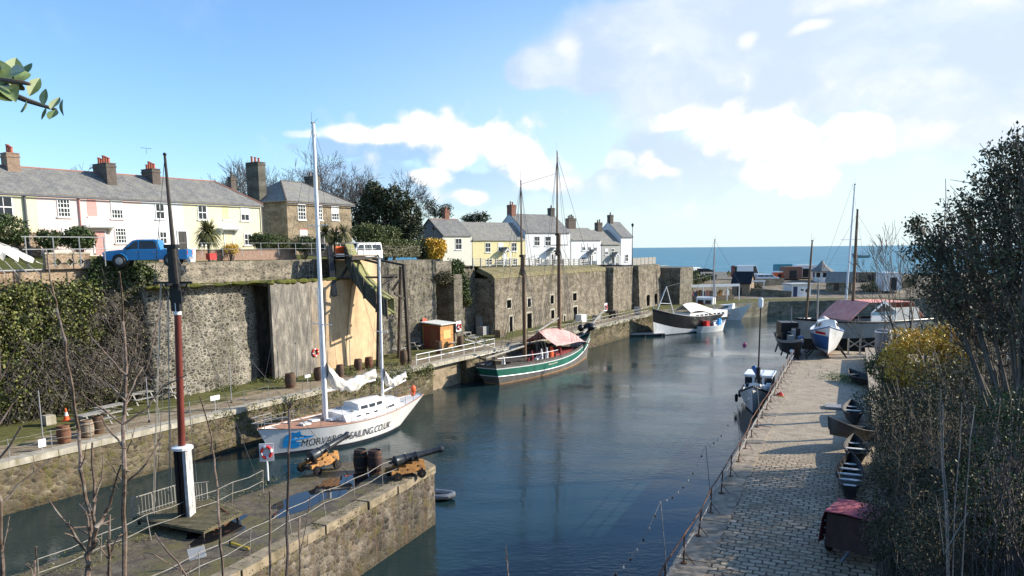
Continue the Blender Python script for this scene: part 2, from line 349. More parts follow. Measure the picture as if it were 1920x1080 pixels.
# ------------------------------------------------------------------ sky, sun, air
SUNH = Vector((.985, .17, 0)).normalized(); SUNEL = R(25)
SUND = (SUNH*math.cos(SUNEL) + Vector((0, 0, math.sin(SUNEL)))).normalized()
sl = bpy.data.lights.new('sun', 'SUN'); so = bpy.data.objects.new('sun', sl); COL.objects.link(so)
sl.energy = 4.8; sl.angle = R(.6); sl.color = (1, .92, .79); so.rotation_mode = 'QUATERNION'; so.rotation_quaternion = SUND.to_track_quat('Z', 'Y')
so.location = (60, 0, 80)
S.view_settings.view_transform = 'Standard'; S.view_settings.look = 'None'; S.view_settings.gamma = 1; S.view_settings.exposure = .68
w = bpy.data.worlds.new('World'); S.world = w; w.use_nodes = True
def sky():
    t = w.node_tree; n = t.nodes; bg = n['Background']; bg.inputs[1].default_value = .1
    def lk(a, b): t.links.new(a, b)
    sk = n.new('ShaderNodeTexSky'); sk.sky_type = 'NISHITA'; sk.sun_disc = False
    sk.sun_elevation = SUNEL; sk.sun_rotation = math.atan2(SUNH.x, SUNH.y); sk.air_density = 1.0; sk.dust_density = .6; sk.ozone_density = 1.5; sk.altitude = 10
    def m(op, a, b=0, c=0):
        x = n.new('ShaderNodeMath'); x.operation = op
        for i, q in enumerate((a, b, c)):
            if isinstance(q, (int, float)): x.inputs[i].default_value = q
            else: lk(q, x.inputs[i])
        return x.outputs[0]
    def mixc(f, a, b):
        x = n.new('ShaderNodeMix'); x.data_type = 'RGBA'
        if isinstance(f, (int, float)): x.inputs[0].default_value = f
        else: lk(f, x.inputs[0])
        for i, q in ((6, a), (7, b)):
            if isinstance(q, tuple): x.inputs[i].default_value = (*q, 1)
            else: lk(q, x.inputs[i])
        return x.outputs[2]
    def mr(v, a, b, c=0, d=1, smooth=True):
        x = n.new('ShaderNodeMapRange'); x.interpolation_type = 'SMOOTHSTEP' if smooth else 'LINEAR'; lk(v, x.inputs[0])
        for i, q in enumerate((a, b, c, d)): x.inputs[i+1].default_value = q
        return x.outputs[0]
    tc = n.new('ShaderNodeTexCoord'); sp = n.new('ShaderNodeSeparateXYZ'); lk(tc.outputs['Generated'], sp.inputs[0])
    az = m('ARCTAN2', sp.outputs[0], sp.outputs[1]); el = m('ARCSINE', sp.outputs[2])
    p = n.new('ShaderNodeCombineXYZ'); lk(az, p.inputs[0]); lk(el, p.inputs[1]); p0 = p.outputs[0]
    def noise(vec, sc, det, rough=.55, stretch=None):
        if stretch:
            mp = n.new('ShaderNodeMapping'); lk(vec, mp.inputs[0]); mp.inputs['Scale'].default_value = stretch; vec = mp.outputs[0]
        x = n.new('ShaderNodeTexNoise'); lk(vec, x.inputs['Vector']); x.inputs['Scale'].default_value = sc; x.inputs['Detail'].default_value = det; x.inputs['Roughness'].default_value = rough
        return x
    def warp(vec, sc, amp, det=4):
        nz = noise(vec, sc, det)
        a = n.new('ShaderNodeVectorMath'); a.operation = 'SUBTRACT'; lk(nz.outputs['Color'], a.inputs[0]); a.inputs[1].default_value = (.5, .5, .5)
        b = n.new('ShaderNodeVectorMath'); b.operation = 'SCALE'; lk(a.outputs[0], b.inputs[0]); b.inputs['Scale'].default_value = amp
        c = n.new('ShaderNodeVectorMath'); c.operation = 'ADD'; lk(vec, c.inputs[0]); lk(b.outputs[0], c.inputs[1]); return c.outputs[0]
    def dirn(u, v):
        d = ray(u, v).normalized(); return math.atan2(d.x, d.y), math.asin(d.z)
    def blob(vec, u, v, ru, rv, soft=.55):
        a, e = dirn(u, v); a2, _ = dirn(u+ru, v); _, e2 = dirn(u, v-rv)
        ra, re = a2-a, e2-e
        x = n.new('ShaderNodeVectorMath'); x.operation = 'MULTIPLY_ADD'; lk(vec, x.inputs[0]); x.inputs[1].default_value = (1/ra, 1/re, 0); x.inputs[2].default_value = (-a/ra, -e/re, 0)
        l = n.new('ShaderNodeVectorMath'); l.operation = 'LENGTH'; lk(x.outputs[0], l.inputs[0])
        return mr(l.outputs['Value'], 1.0, soft)
    def union(vec, lst):
        o = None
        for b in lst:
            q = blob(vec, *b); o = q if o is None else m('MAXIMUM', o, q)
        return o
    ws = warp(p0, 3.2, .12); wd = warp(warp(p0, 9, .045, 3), 30, .014, 5)
    sky0 = n.new('ShaderNodeHueSaturation'); lk(sk.outputs[0], sky0.inputs['Color']); sky0.inputs['Saturation'].default_value = 1.02; sky0.inputs['Value'].default_value = SKYV
    sky0.inputs['Hue'].default_value = .493
    tn = n.new('ShaderNodeMix'); tn.data_type = 'RGBA'; tn.blend_type = 'MULTIPLY'; tn.inputs[0].default_value = 1; lk(sky0.outputs[0], tn.inputs[6]); tn.inputs[7].default_value = (.7, .87, 1.1, 1); base = tn.outputs[2]
    # whitish sea haze towards the horizon on the sunny side
    hz = m('MULTIPLY', mr(el, .4, -.02), mr(az, -.4, .25)); base = mixc(m('MULTIPLY', hz, .92), base, HAZE)
    def smax(vec, lst, k=.18):
        o = None
        for q in lst:
            q = blob(vec, *q, 0.0); o = q if o is None else m('SMOOTH_MAX', o, q, k)
        return o
    def billow(vec, sc):
        x = n.new('ShaderNodeTexVoronoi'); x.feature = 'F1'; lk(vec, x.inputs['Vector']); x.inputs['Scale'].default_value = sc
        return x.outputs['Distance']
    wv_ = warp(p0, 26, .03, 3)
    det = m('ADD', m('ADD', m('MULTIPLY', m('SUBTRACT', .46, billow(wv_, 15)), .75), m('MULTIPLY', m('SUBTRACT', .46, billow(wv_, 36)), .38)), m('MULTIPLY', m('SUBTRACT', noise(wv_, 26, 7, .6).outputs[0], .5), .6))
    soft = m('MULTIPLY', m('SUBTRACT', noise(ws, 6, 6, .6).outputs[0], .5), 1.3)
    # high grey-lilac cloud sheet, upper right
    g1 = smax(ws, [(1500, 90, 560, 240), (1240, 80, 330, 150), (1850, 120, 460, 300), (1130, 110, 210, 90), (1020, 130, 130, 60), (1330, 150, 330, 130)])
    g1 = mr(m('ADD', g1, m('MULTIPLY', soft, .55)), .12, .5)
    # cumulus bodies: crisp cauliflower tops, bases fading into the haze
    cu = smax(p0, [(840, 275, 150, 80), (960, 310, 130, 62), (740, 275, 130, 52), (1040, 345, 90, 50), (630, 275, 130, 40), (700, 340, 210, 75), (900, 350, 220, 80), (1090, 370, 160, 60), (1250, 300, 170, 95), (1400, 290, 220, 110), (1200, 350, 160, 80), (1540, 260, 170, 75), (1330, 340, 200, 70)])
    cub = mr(m('ADD', cu, m('MULTIPLY', det, mr(cu, .0, .25))), .2, .5)
    fade = mr(el, .035, .125)
    cub = m('MULTIPLY', cub, m('ADD', m('MULTIPLY', fade, .75), .2))
    hd = smax(p0, [(a_, b_, c_*1.5, d_*1.5) for a_, b_, c_, d_ in [(812, 238, 95, 50), (888, 262, 82, 52), (950, 292, 90, 52), (1008, 325, 95, 48), (742, 248, 85, 24), (652, 250, 80, 20), (570, 252, 50, 13), (1050, 345, 60, 34), (860, 300, 70, 30), (800, 330, 60, 20), (885, 368, 45, 20),
                  (1280, 226, 90, 30), (1390, 252, 140, 62), (1490, 275, 130, 85), (1570, 250, 150, 66), (1440, 335, 100, 48), (1215, 310, 66, 36), (1170, 300, 50, 22), (850, 250, 60, 40), (925, 275, 50, 40), (980, 305, 60, 44), (700, 256, 60, 20), (1330, 240, 80, 50), (1240, 318, 50, 20)]], .3)
    hd = mr(m('ADD', hd, m('MULTIPLY', det, m('MULTIPLY', mr(hd, .0, .3), 1.15))), .2, .62)
    gate = m('MAXIMUM', blob(p0, 850, 300, 420, 170, .5), blob(p0, 1420, 270, 420, 190, .5)); hd = m('MULTIPLY', hd, gate)
    hs = smax(ws, [(1070, 100, 58, 48), (1240, 96, 66, 36), (1420, 76, 36, 26), (1760, 236, 210, 80), (1880, 262, 150, 70), (1650, 190, 300, 62), (1600, 10, 170, 44), (1820, 4, 170, 46), (1540, 60, 60, 20)])
    hs = m('MULTIPLY', mr(m('ADD', hs, m('MULTIPLY', m('ADD', det, soft), m('MULTIPLY', mr(hs, .0, .35), .8))), .1, 1.1), .9)
    gc = mixc(mr(az, -.25, .35), GREY1, GREY2); gc = mixc(mr(noise(ws, 7, 6, .6, (1, 1.8, 1)).outputs[0], .4, .68), gc, GREY3)
    gcu = mixc(mr(az, -.15, .3), GREY0, GREY2)
    c1 = mixc(m('MULTIPLY', g1, .88), base, gc)
    c1 = mixc(m('MULTIPLY', cub, .85), c1, gcu)
    c2 = mixc(m('MULTIPLY', m('MAXIMUM', hd, m('MULTIPLY', hs, .9)), .97), c1, mixc(mr(m('ADD', noise(wv_, 14, 5, .6, (1, 1.6, 1)).outputs[0], m('MULTIPLY', mr(hd, .3, 1), .12)), .38, .6), (5.4, 6.0, 6.7), WHITE))
    lk(c2, bg.inputs[0])
SKYV = 1.45
HAZE = (5.4, 6.3, 6.5); GREY0 = (2.7, 4.15, 6.3); GREY1 = (3.3, 4.4, 6.0); GREY2 = (4.5, 5.2, 6.1); GREY3 = (5.5, 6.0, 6.4); WHITE = (7.0, 7.0, 7.0)
sky()

# ------------------------------------------------------------------ water
def water(name, c, b1, dist, rough=.04, deep=None, sc=(1, 1, 1)):
    n = N(name); v = n.mapv(sc)
    big = n.noise(n.mapv((.03, .03, .03)), 1, 3)
    h = n.math('ADD', n.math('MULTIPLY', n.noise(n.mapv((1.6*sc[0], 3.4*sc[1], 1), (0, 0, -.35)), 1.1, 4, .6), .7), n.math('MULTIPLY', n.noise(v, .45, 3), .6))
    gust = n.new('ShaderNodeMapRange'); n.put(gust.inputs[0], n.noise(n.mapv((.06, .12, 1)), 1, 3)); gust.inputs[1].default_value = .35; gust.inputs[2].default_value = .65; gust.inputs[3].default_value = .12; gust.inputs[4].default_value = 1.25
    h = n.math('MULTIPLY', h, gust.outputs[0])
    n.bump(h, b1, dist)
    col = n.ramp(big, [(.35, c), (.65, deep or mul(c, .7))])
    n.b.inputs['IOR'].default_value = 1.33
    return n.fin(col, rough, .5)
m_water = water('harbour_water', (.012, .034, .038), .48, .09)
m_sea = water('sea_water', (.035, .21, .28), .8, .9, .35, (.022, .15, .23), (.25, .25, .25)); m_sea.node_tree.nodes['Principled BSDF'].inputs['Specular IOR Level'].default_value = .2
ZW = -2.7
mb = MB()
mb.sheet([[(x, y, ZW) for x in np.linspace(-60, 130, 20)] for y in np.linspace(-5, 215, 23)])
struct(mb.build('water', m_water))
mb = MB(); mb.sheet([[(-20000, -300, -4.2), (20000, -300, -4.2)], [(-20000, 30000, -4.2), (20000, 30000, -4.2)]])
struct(mb.build('sea', m_sea))

# ------------------------------------------------------------------ left bank: quay and upper terrain
def zt(s):
    P = [(-80, 9.3), (34, 9.1), (46, 8.75), (58, 8.1), (78, 7.7), (105, 7.3), (118, 6.6), (135, 4.6), (160, 3.2), (220, 2.4)]
    for (a, za), (b, zb) in zip(P, P[1:]):
        if s <= b: return za + (zb-za)*max(0, (s-a))/(b-a)
    return P[-1][1]
def terr(s, y):
    k = max(0, min(1, (60-s)/18)); return zt(s) + k*min(1.2, max(0, (y-13)*.12)) + max(0, y-45)*.02
rows = []
yy = [9.4, 11, 13, 16, 19, 24, 30, 40, 60, 100, 200]
for y in yy: rows.append([(s, y, terr(s, y)) for s in range(-80, 221, 5)])
mb = MB(); mb.sheet(rows)
ter = struct(place(mb.build('terrain', m_grass, smooth=True), L(0, 0), PHI))
# lane along the top of the wall
rows = [[(s, y, terr(s, y)+.03+.0) for s in range(-80, 116, 4)] for y in (9.6, 11, 13.2)]
mb = MB(); mb.sheet(rows); struct(place(mb.build('lane', m_road), L(0, 0), PHI))
# quay deck with a coping of long granite blocks
mb = MB(); mb.box(-60, 98, .75, 10.6, -6, 0)
struct(place(mb.build('quay_deck', m_dirt), L(0, 0), PHI))
mb = MB(); mb.box(-60, 36, 0, .74, -6, -.32); mb.box(36, 41.5, 1.1, 1.5, -6, -.32); mb.box(41.5, 98, 0, .74, -6, -.32)
qw = place(mb.build('quay_wall', m_quay), L(0, 0), PHI); tag(qw, 'mossy rubble stone quay wall along the left side of the basin', 'quay wall')
m_cop = paint('coping_granite', (.42, .38, .3), .85, .2, 2.5, grime=(.2, .18, .1), bump=.4)
mb = MB(); s = -60
while s < 97.5:
    l = rnd.uniform(1.1, 1.9); e = rnd.uniform(-.03, .03); mb.box(s+.012, s+l-.012, -.09+e, .74, -.32, .03+rnd.uniform(-.012, .012)); s += l
o = place(mb.build('coping', m_cop), L(0, 0), PHI); o.parent = qw; o.matrix_parent_inverse = Matrix(); o.location = (0, 0, 0); o.rotation_euler = (0, 0, 0)
# far quay across the end of the basin
m_farq = rubble('far_quay_masonry', [(.14, .125, .09), (.24, .215, .16), (.3, .27, .2), (.18, .165, .12)], (.26, .24, .19), 1.0, 2.2, .04, moss=(.1, .1, .04), stainamt=.5)
FA = L(98, 1.2); FB = G(1440, 592, ZW); FB.z = 0; FC = G(1760, 585, ZW); FC.z = 0
def wallrun(name, pts, z0, z1, th, mat, label, cat='wall', top=None):
    mb = MB()
    for i in range(len(pts)-1):
        p, q = Vector(pts[i][:2]), Vector(pts[i+1][:2]); d = (q-p).normalized(); nn = Vector((-d.y, d.x))*th
        za = z1[i] if hasattr(z1, '__len__') else z1; zb = z1[i+1] if hasattr(z1, '__len__') else z1
        vs = [(p.x, p.y, z0), (q.x, q.y, z0), (q.x+nn.x, q.y+nn.y, z0), (p.x+nn.x, p.y+nn.y, z0), (p.x, p.y, za), (q.x, q.y, zb), (q.x+nn.x, q.y+nn.y, zb), (p.x+nn.x, p.y+nn.y, za)]
        mb.add(vs, [(0,1,5,4), (1,2,6,5), (2,3,7,6), (3,0,4,7), (4,5,6,7), (3,2,1,0)])
    o = mb.build(name, mat)
    return tag(o, label, cat) if label else o
wallrun('far_quay_wall', [L(98, 2.5), FB, FC], -6, -.02, 1.2, m_farq, 'stone quay wall across the far end of the basin', 'quay wall')
mb = MB(); far = [L(98, 3.4), FB+Vector((-.4, 1.0, 0)), FC+Vector((0, 1, 0)), FC+Vector((90, 6, 0)), FC+Vector((120, 90, 0)), Vector((20, 260, 0)), L(160, 40), L(98, 12)]
mb.prism([(p.x, p.y) for p in far], -6, .0); struct(mb.build('far_quay', m_dirt))
# rising ground behind the far quay carrying the beach road
m_sand = grassy('beach_road', [(.3, (.12, .12, .07)), (.5, (.24, .2, .15)), (.7, (.34, .29, .22))], .35)
def zfar(x, y):
    d = y-(150+.06*x); return max(.02, min(3.0, d*.13))
rows = [[(x, y, zfar(x, y)+.0) for x in np.linspace(26, 200, 40)] for y in (148, 152, 156, 160, 166, 172, 180, 192)]
rows.append([(x, 205, -5) for x in np.linspace(26, 200, 40)])
mb = MB(); mb.sheet(rows); struct(mb.build('beach_road', m_sand))

# retaining walls of the left bank, each its own thing -----------------------------------------
def lw(name, mb, mat, label, cat='retaining wall', **k):
    return tag(place(mb.build(name, mat, **k), L(0, 0), PHI), label, cat)
mb = MB(); mb.box(-60, 13.4, 9.3, 11.4, -.2, 8.2); lw('retaining_wall', mb, m_rub, 'tall rubble wall covered in ivy at the left behind the quay')
def bumpy(poly_fn, s0, s1, z0, z1, depth, ns=60, nz=24, amp=.08):
    rows = []
    for j in range(nz+1):
        z = z0+(z1-z0)*j/nz
        rows.append([(s, poly_fn(s, z)+npr.uniform(-amp, amp), z) for s in np.linspace(s0, s1, ns)])
    mb = MB(); mb.thick(rows, (0, depth, 0)); return mb
mb = bumpy(lambda s, z: 8.05 - .95*math.sin(PI*min(1, max(0, (s-13.6)/9.6)))**.6 - (7.9-z)*.03, 13.6, 23.2, -.1, 7.9, 3)
lw('bastion_wall', mb, m_bast, 'rounded bastion of dark rubble with pale mortar behind the quay', smooth=60)
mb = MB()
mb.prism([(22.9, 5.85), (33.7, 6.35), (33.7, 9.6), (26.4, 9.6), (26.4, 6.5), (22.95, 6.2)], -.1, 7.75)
mb.box(22.2, 26.39, 9.3, 9.8, -.1, 7.75); mb.box(23.2, 26.39, 6.6, 9.29, 7.5, 7.74)  # unseen back and roof added so the hollow behind the slab goes dark
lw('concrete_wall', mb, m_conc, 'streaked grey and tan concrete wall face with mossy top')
mb = MB(); mb.prism([(33.72, 6.25), (36.4, 6.55), (36.4, 10.4), (33.72, 10.4)], -.1, 9.4)
mb.add([(31.2, 6.2, -.1), (33.71, 6.24, -.1), (33.71, 6.24, 9.3), (32.5, 6.2, 6.9)], [(0, 1, 2, 3)])
lw('chute_buttress', mb, paint('tan_render', (.6, .43, .25), .9, .14, 1.2, grime=(.36, .26, .16), bump=.3), 'smooth tan rendered buttress below the loading chute')
mb = MB(); mb.sheet([[(s, y, 7.76+.1*math.sin(s*3+y)*.5+.08) for s in np.linspace(13.5, 33.7, 60)] for y in np.linspace(6.0, 9.3, 8)])
for k in range(60):
    s = rnd.uniform(14, 33.6); y = 5.9+.05*(s-23)+rnd.uniform(0, .25) if s > 23 else rnd.uniform(7.2, 7.8)
    mb.ell((s, y, 7.8), rnd.uniform(.2, .7), .3, rnd.uniform(.08, .25), 7, 5)
o = place(mb.build('grass_ledge', m_mossb, smooth=True), L(0, 0), PHI); tag(o, 'mossy grass ledge along the top of the concrete wall', 'grass', kind='stuff')
mb = bumpy(lambda s, z: 9.15, 13, 33.7, 7.7, 9.5, .5, 60, 8, .04)
lw('parapet_wall', mb, rubble('stained_parapet', [(.13, .115, .09), (.23, .2, .15), (.33, .28, .21)], (.33, .28, .21), 3.2, 4.6, .06, stainamt=.45), 'grey stained parapet wall beside the lane above the bastion', 'wall')
mb = bumpy(lambda s, z: 8.0+(9-z)*-.02, 36.42, 47.6, -.1, 9.2, 2.6, 50, 26, .07)
lw('rubble_wall', mb, m_rub, 'high grey rubble wall left of the orange shed')
mb = MB(); mb.box(47.6, 50.4, 10.0, 11, -.1, 7.5); mb.box(47.61, 50.6, 7.9, 11, 7.5, 9.0); mb.prism([(50.4, 7.5), (51.9, 7.4), (51.9, 11), (50.4, 11)], -.1, 7.5)
mb.box(50.61, 51.9, 8.4, 11, 7.5, 8.8)
lw('recess_wall', mb, m_rub, 'stone wall with a tall shaded recess behind the orange shed')
mb = bumpy(lambda s, z: 9.8, 51.9, 58.2, -.1, 8.3, 1.6, 30, 20, .08); lw('set_back_wall', mb, m_rub, 'set back mossy wall between the shed recess and the lime kilns')
mb = MB(); mb.sheet
n_w = [(934, 575, 948, 610), (984, 558, 1000, 585), (992, 590, 1000, 622), (1030, 552, 1040, 572), (1030, 582, 1042, 600), (1073, 548, 1082, 568), (1073, 576, 1083, 602), (948, 592, 960, 622)]
ww = thing('kiln_building', 'long stone building front with small dark windows behind the green ship', 'building', L(58.2, 0), PHI)
mb = MB(); mb.prism([(0, 7.0), (34, 7.0), (34, 10.5), (0, 10.5)], -.1, 6.75); mb.build('wall', m_ware, ww)
mb = MB(); mb.thick([[(s, 6.95, 6.75), (s, 7.4, 7.25), (s, 9.3, 8.05-.012*s)] for s in np.linspace(-.02, 34.02, 30)], (0, .3, -.5)); mb.build('sloping_coping', grassy('mossy_coping', [(.3, (.12, .1, .04)), (.5, (.2, .17, .09)), (.7, (.3, .27, .19))], 1.4), ww)
for (u0, v0, u1, v1) in [(950, 563, 958, 577), (989, 560, 995, 575), (988, 588, 997, 619), (1032, 554, 1038, 569), (1033, 582, 1039, 597), (1074, 550, 1081, 563), (1075, 576, 1082, 601), (955, 594, 961, 621), (1057, 592, 1060, 603)]:
    a = onY(u0, v0, 7.0); b = onY(u1, v1, 7.0); x0, x1, z1, z0 = a[0]-58.2, b[0]-58.2, a[2], b[2]
    mb = MB(); mb.box(x0-.22, x0-.003, 6.97, 7.05, z0, z1+.2); mb.box(x1+.003, x1+.22, 6.97, 7.05, z0, z1+.2); mb.box(x0, x1, 6.965, 7.05, z1, z1+.22)
    if v1-v0 < 25: mb.box(x0, x1, 6.93, 7.05, z0-.12, z0)
    nm = 'window' if v1-v0 < 22 else 'doorway'
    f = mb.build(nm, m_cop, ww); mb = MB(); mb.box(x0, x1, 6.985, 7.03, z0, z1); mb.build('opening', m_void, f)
mb = bumpy(lambda s, z: 6.0, 92.3, 100.9, -.1, 7.2, 3.5, 30, 14, .04); lw('buttress_wall', mb, m_ware, 'pale stone buttress wall right of the long stone building front')
o = thing('end_wall', 'stone wall with two arched openings near the far end of the quay', 'retaining wall', L(0, 0), PHI)
mb = bumpy(lambda s, z: 5.2-.05*(7-z), 101.2, 112, -.1, 7.3, 3.5, 30, 14, .04); mb.build('wall', m_ware, o)
for sx in (105.2, 109.2):
    mb = MB(); a = [(sx-.5, .3), (sx+.5, .3), (sx+.5, 1.7)] + [(sx+.5*math.cos(t), 1.7+.5*math.sin(t)) for t in np.linspace(.3, PI-.3, 6)] + [(sx-.5, 1.7)]
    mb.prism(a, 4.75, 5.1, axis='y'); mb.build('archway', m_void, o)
mb = bumpy(lambda s, z: 1.9, 113.5, 121, -3, 6.6, 6, 20, 12, .06); lw('corner_wall', mb, m_rub, 'dark stone corner wall projecting past the far boats')

# ------------------------------------------------------------------ right quay
def cobbles():
    n = N('granite_setts'); v = n.mapv()
    wv = n.new('ShaderNodeTexNoise'); n.put(wv.inputs['Vector'], v); wv.inputs['Scale'].default_value = 1.2
    a = n.new('ShaderNodeVectorMath', operation='SCALE'); n.put(a.inputs[0], wv.outputs['Color']); a.inputs['Scale'].default_value = .34
    b = n.new('ShaderNodeVectorMath', operation='ADD'); n.put(b.inputs[0], v); n.put(b.inputs[1], a.outputs[0])
    wv2 = n.new('ShaderNodeTexNoise'); n.put(wv2.inputs['Vector'], v); wv2.inputs['Scale'].default_value = 6
    a2 = n.new('ShaderNodeVectorMath', operation='SCALE'); n.put(a2.inputs[0], wv2.outputs['Color']); a2.inputs['Scale'].default_value = .11
    b2 = n.new('ShaderNodeVectorMath', operation='ADD'); n.put(b2.inputs[0], b.outputs[0]); n.put(b2.inputs[1], a2.outputs[0])
    s = n.sep(b2.outputs[0]); cb = n.new('ShaderNodeCombineXYZ'); n.put(cb.inputs[0], s[1]); n.put(cb.inputs[1], s[0])
    br = n.new('ShaderNodeTexBrick'); n.put(br.inputs['Vector'], cb.outputs[0]); br.inputs['Scale'].default_value = 1; br.inputs['Brick Width'].default_value = .43; br.inputs['Row Height'].default_value = .29; br.inputs['Mortar Size'].default_value = .034; br.inputs['Mortar Smooth'].default_value = .35
    br.inputs['Color1'].default_value = (.38, .29, .19, 1); br.inputs['Color2'].default_value = (.6, .48, .335, 1); br.inputs['Mortar'].default_value = (.05, .036, .02, 1); br.inputs['Bias'].default_value = -.1
    x = n.sep(v)[0]
    mr = n.new('ShaderNodeMapRange'); n.put(mr.inputs[0], n.math('ADD', x, n.math('MULTIPLY', n.noise(v, .8, 4), 5))); mr.inputs[1].default_value = 17; mr.inputs[2].default_value = 22
    earth = n.ramp(n.noise(v, 1.4, 8, .7), [(.3, (.2, .16, .11)), (.5, (.36, .29, .2)), (.7, (.48, .4, .29))])
    col = n.mix(.55, br.outputs[0], n.ramp(n.noise(v, 1.0, 6, .7), [(.3, .6), (.7, 1.2)]), 'MULTIPLY')
    mossy = n.ramp(n.noise(v, .7, 6, .7), [(.46, 0.0), (.62, .75)])
    col = n.mix(mossy, col, (.23, .18, .11))
    col = n.mix(n.math('MULTIPLY', mr.outputs[0], .88), col, earth)
    h = n.math('MULTIPLY', br.outputs['Fac'], n.math('SUBTRACT', 1, n.math('MULTIPLY', mr.outputs[0], .8)))
    n.bump(n.math('SUBTRACT', n.math('MULTIPLY', n.noise(v, 9, 5, .7), .35), h), .8, .05)
    return n.fin(col, .7, .35)
m_sett = cobbles()
mb = MB(); mb.sheet([[(x, -o, 0) for x in np.linspace(-26, 57.5, 40)] for o in (.95, 3, 5, 8, 14)])
struct(place(mb.build('cobbled_quay', m_sett), RE, PH2))
mb = MB(); mb.box(-26, 57.4, -14, -.02, -6, -.02)
rqw = tag(place(mb.build('quay_wall', m_quay), RE, PH2), 'dark stone quay wall under the cobbled quay at the right', 'quay wall')
m_kerb = paint('quay_kerb_stone', (.36, .29, .21), .8, .28, 2.6, grime=(.14, .11, .065), bump=.6)
mb = MB(); x = -26
while x < 57.3:
    l = min(rnd.uniform(.9, 1.7), 57.45-x); mb.box(x+.01, x+l-.01, -.95+rnd.uniform(-.06, .02), .1, -.3, .012+rnd.uniform(0, .03)); x += l
o = mb.build('kerb', m_kerb, rqw)
# hillside under the viewpoint and up the right of the quay
m_bank = grassy('bank_soil', [(.3, (.02, .018, .012)), (.55, (.04, .036, .022)), (.75, (.07, .06, .035))], 1.2)
def bank(x, y):
    d = Vector((x, y, 0))-RE; a = d.dot(W2); o = -d.dot(I2)
    z1 = 8.5-.5*max(0, y-.5) if x < 9 else -7
    f = max(.12, min(1, (47-a)/36))
    z2 = min(8.5, (o-6.4)*.8)*f if (o > 6.4 and a < 49.5) else -7
    if a >= 49.5 and o > 34: z2 = 1.2
    return max(z1, z2, -7)
rows = [[(x, y, bank(x, y)) for x in np.arange(-70, 132, 1.5)] for y in np.arange(-30, 130, 1.5)]
mb = MB(); mb.sheet(rows); struct(mb.build('hillside', m_bank, smooth=True))

# ------------------------------------------------------------------ pier with the guns
PA, PB, PC, PD = Vector((-3.84, 33.86, 0)), Vector((-9.3, 21.4, 0)), Vector((-16.4, 21.2, 0)), Vector((-7.15, 37.2, 0))
PW = (PA-PB).normalized(); PI1 = Vector((-PW.y, PW.x, 0)); PPH = math.atan2(PW.y, PW.x)
def P(x, o, z=0): return PA - PW*x + PI1*o + Vector((0, 0, z))       # x back from the end, o inland of the near edge
PZ = .1
pl = [(-1.2, 2.6), (-1.0, 1.0), (-.35, .02), (22, 0), (22, 7.6), (3, 5.0), (.8, 4.6)]
pts = [P(a, b) for a, b in pl]
o = thing('stone_pier', 'stone pier in front carrying two cannons and a ship mast', 'pier')
mb = MB(); mb.prism([(p.x, p.y) for p in pts], -6, PZ-.3); mb.build('wall', m_pier, o)
def pave():
    n = N('pier_paving'); v = n.mapv()
    ed = n.new('ShaderNodeTexVoronoi', feature='DISTANCE_TO_EDGE'); n.put(ed.inputs['Vector'], n.mapv((1.5, 1.5, 1.5))); ed.inputs['Scale'].default_value = 1.4
    c = n.ramp(n.noise(v, 1.8, 9, .8), [(.3, (.04, .032, .02)), (.5, (.13, .1, .065)), (.62, (.2, .165, .12)), (.75, (.34, .29, .23))])
    c = n.mix(n.math('MULTIPLY', n.ramp(ed.outputs['Distance'], [(.02, .7), (.08, 0.0)]), n.ramp(n.noise(v, .8, 4), [(.45, 0.0), (.6, 1.0)])), c, (.04, .034, .02))
    c = n.mix(n.ramp(n.noise(v, .9, 6, .7), [(.46, 0.0), (.6, .85)]), c, (.115, .1, .03))
    n.bump(n.math('ADD', ed.outputs['Distance'], n.noise(v, 8, 5, .7)), .5, .05)
    wet = n.ramp(n.noise(v, .5, 3), [(.35, .25), (.6, .85)])
    return n.fin(c, wet, .4)
mb = MB(); mb.prism([(p.x, p.y) for p in pts], PZ-.299, PZ); mb.build('paving', pave(), o)
def edgecop(pts, mat, zt, h=.34, wd=.55):
    mb = MB()
    for p, q in zip(pts, pts[1:]):
        d = (q-p).normalized(); nn = Vector((-d.y, d.x, 0)); ln = (q-p).length; x = 0
        while x < ln-.1:
            l = min(rnd.uniform(.8, 1.5), ln-x); a = p+d*(x+.012); b = p+d*(x+l-.012); e = rnd.uniform(-.04, .05); t = zt+rnd.uniform(.0, .05)
            vs = [(*(a-nn*(.06+e)).xy, t-h), (*(b-nn*(.06+e)).xy, t-h), (*(b+nn*wd).xy, t-h), (*(a+nn*wd).xy, t-h), (*(a-nn*(.06+e)).xy, t), (*(b-nn*(.06+e)).xy, t), (*(b+nn*wd).xy, t), (*(a+nn*wd).xy, t)]
            mb.add(vs, [(0,1,5,4), (1,2,6,5), (2,3,7,6), (3,0,4,7), (4,5,6,7), (3,2,1,0)]); x += l
    return mb
m_pcop = paint('pier_coping', (.3, .24, .16), .85, .3, 1.8, grime=(.1, .085, .035), bump=.5)
mb = edgecop([P(22, 0), P(-.35, .02), P(-1.0, 1.0), P(-1.2, 2.6)], m_pcop, PZ+.06); mb.build('coping', m_pcop, o)
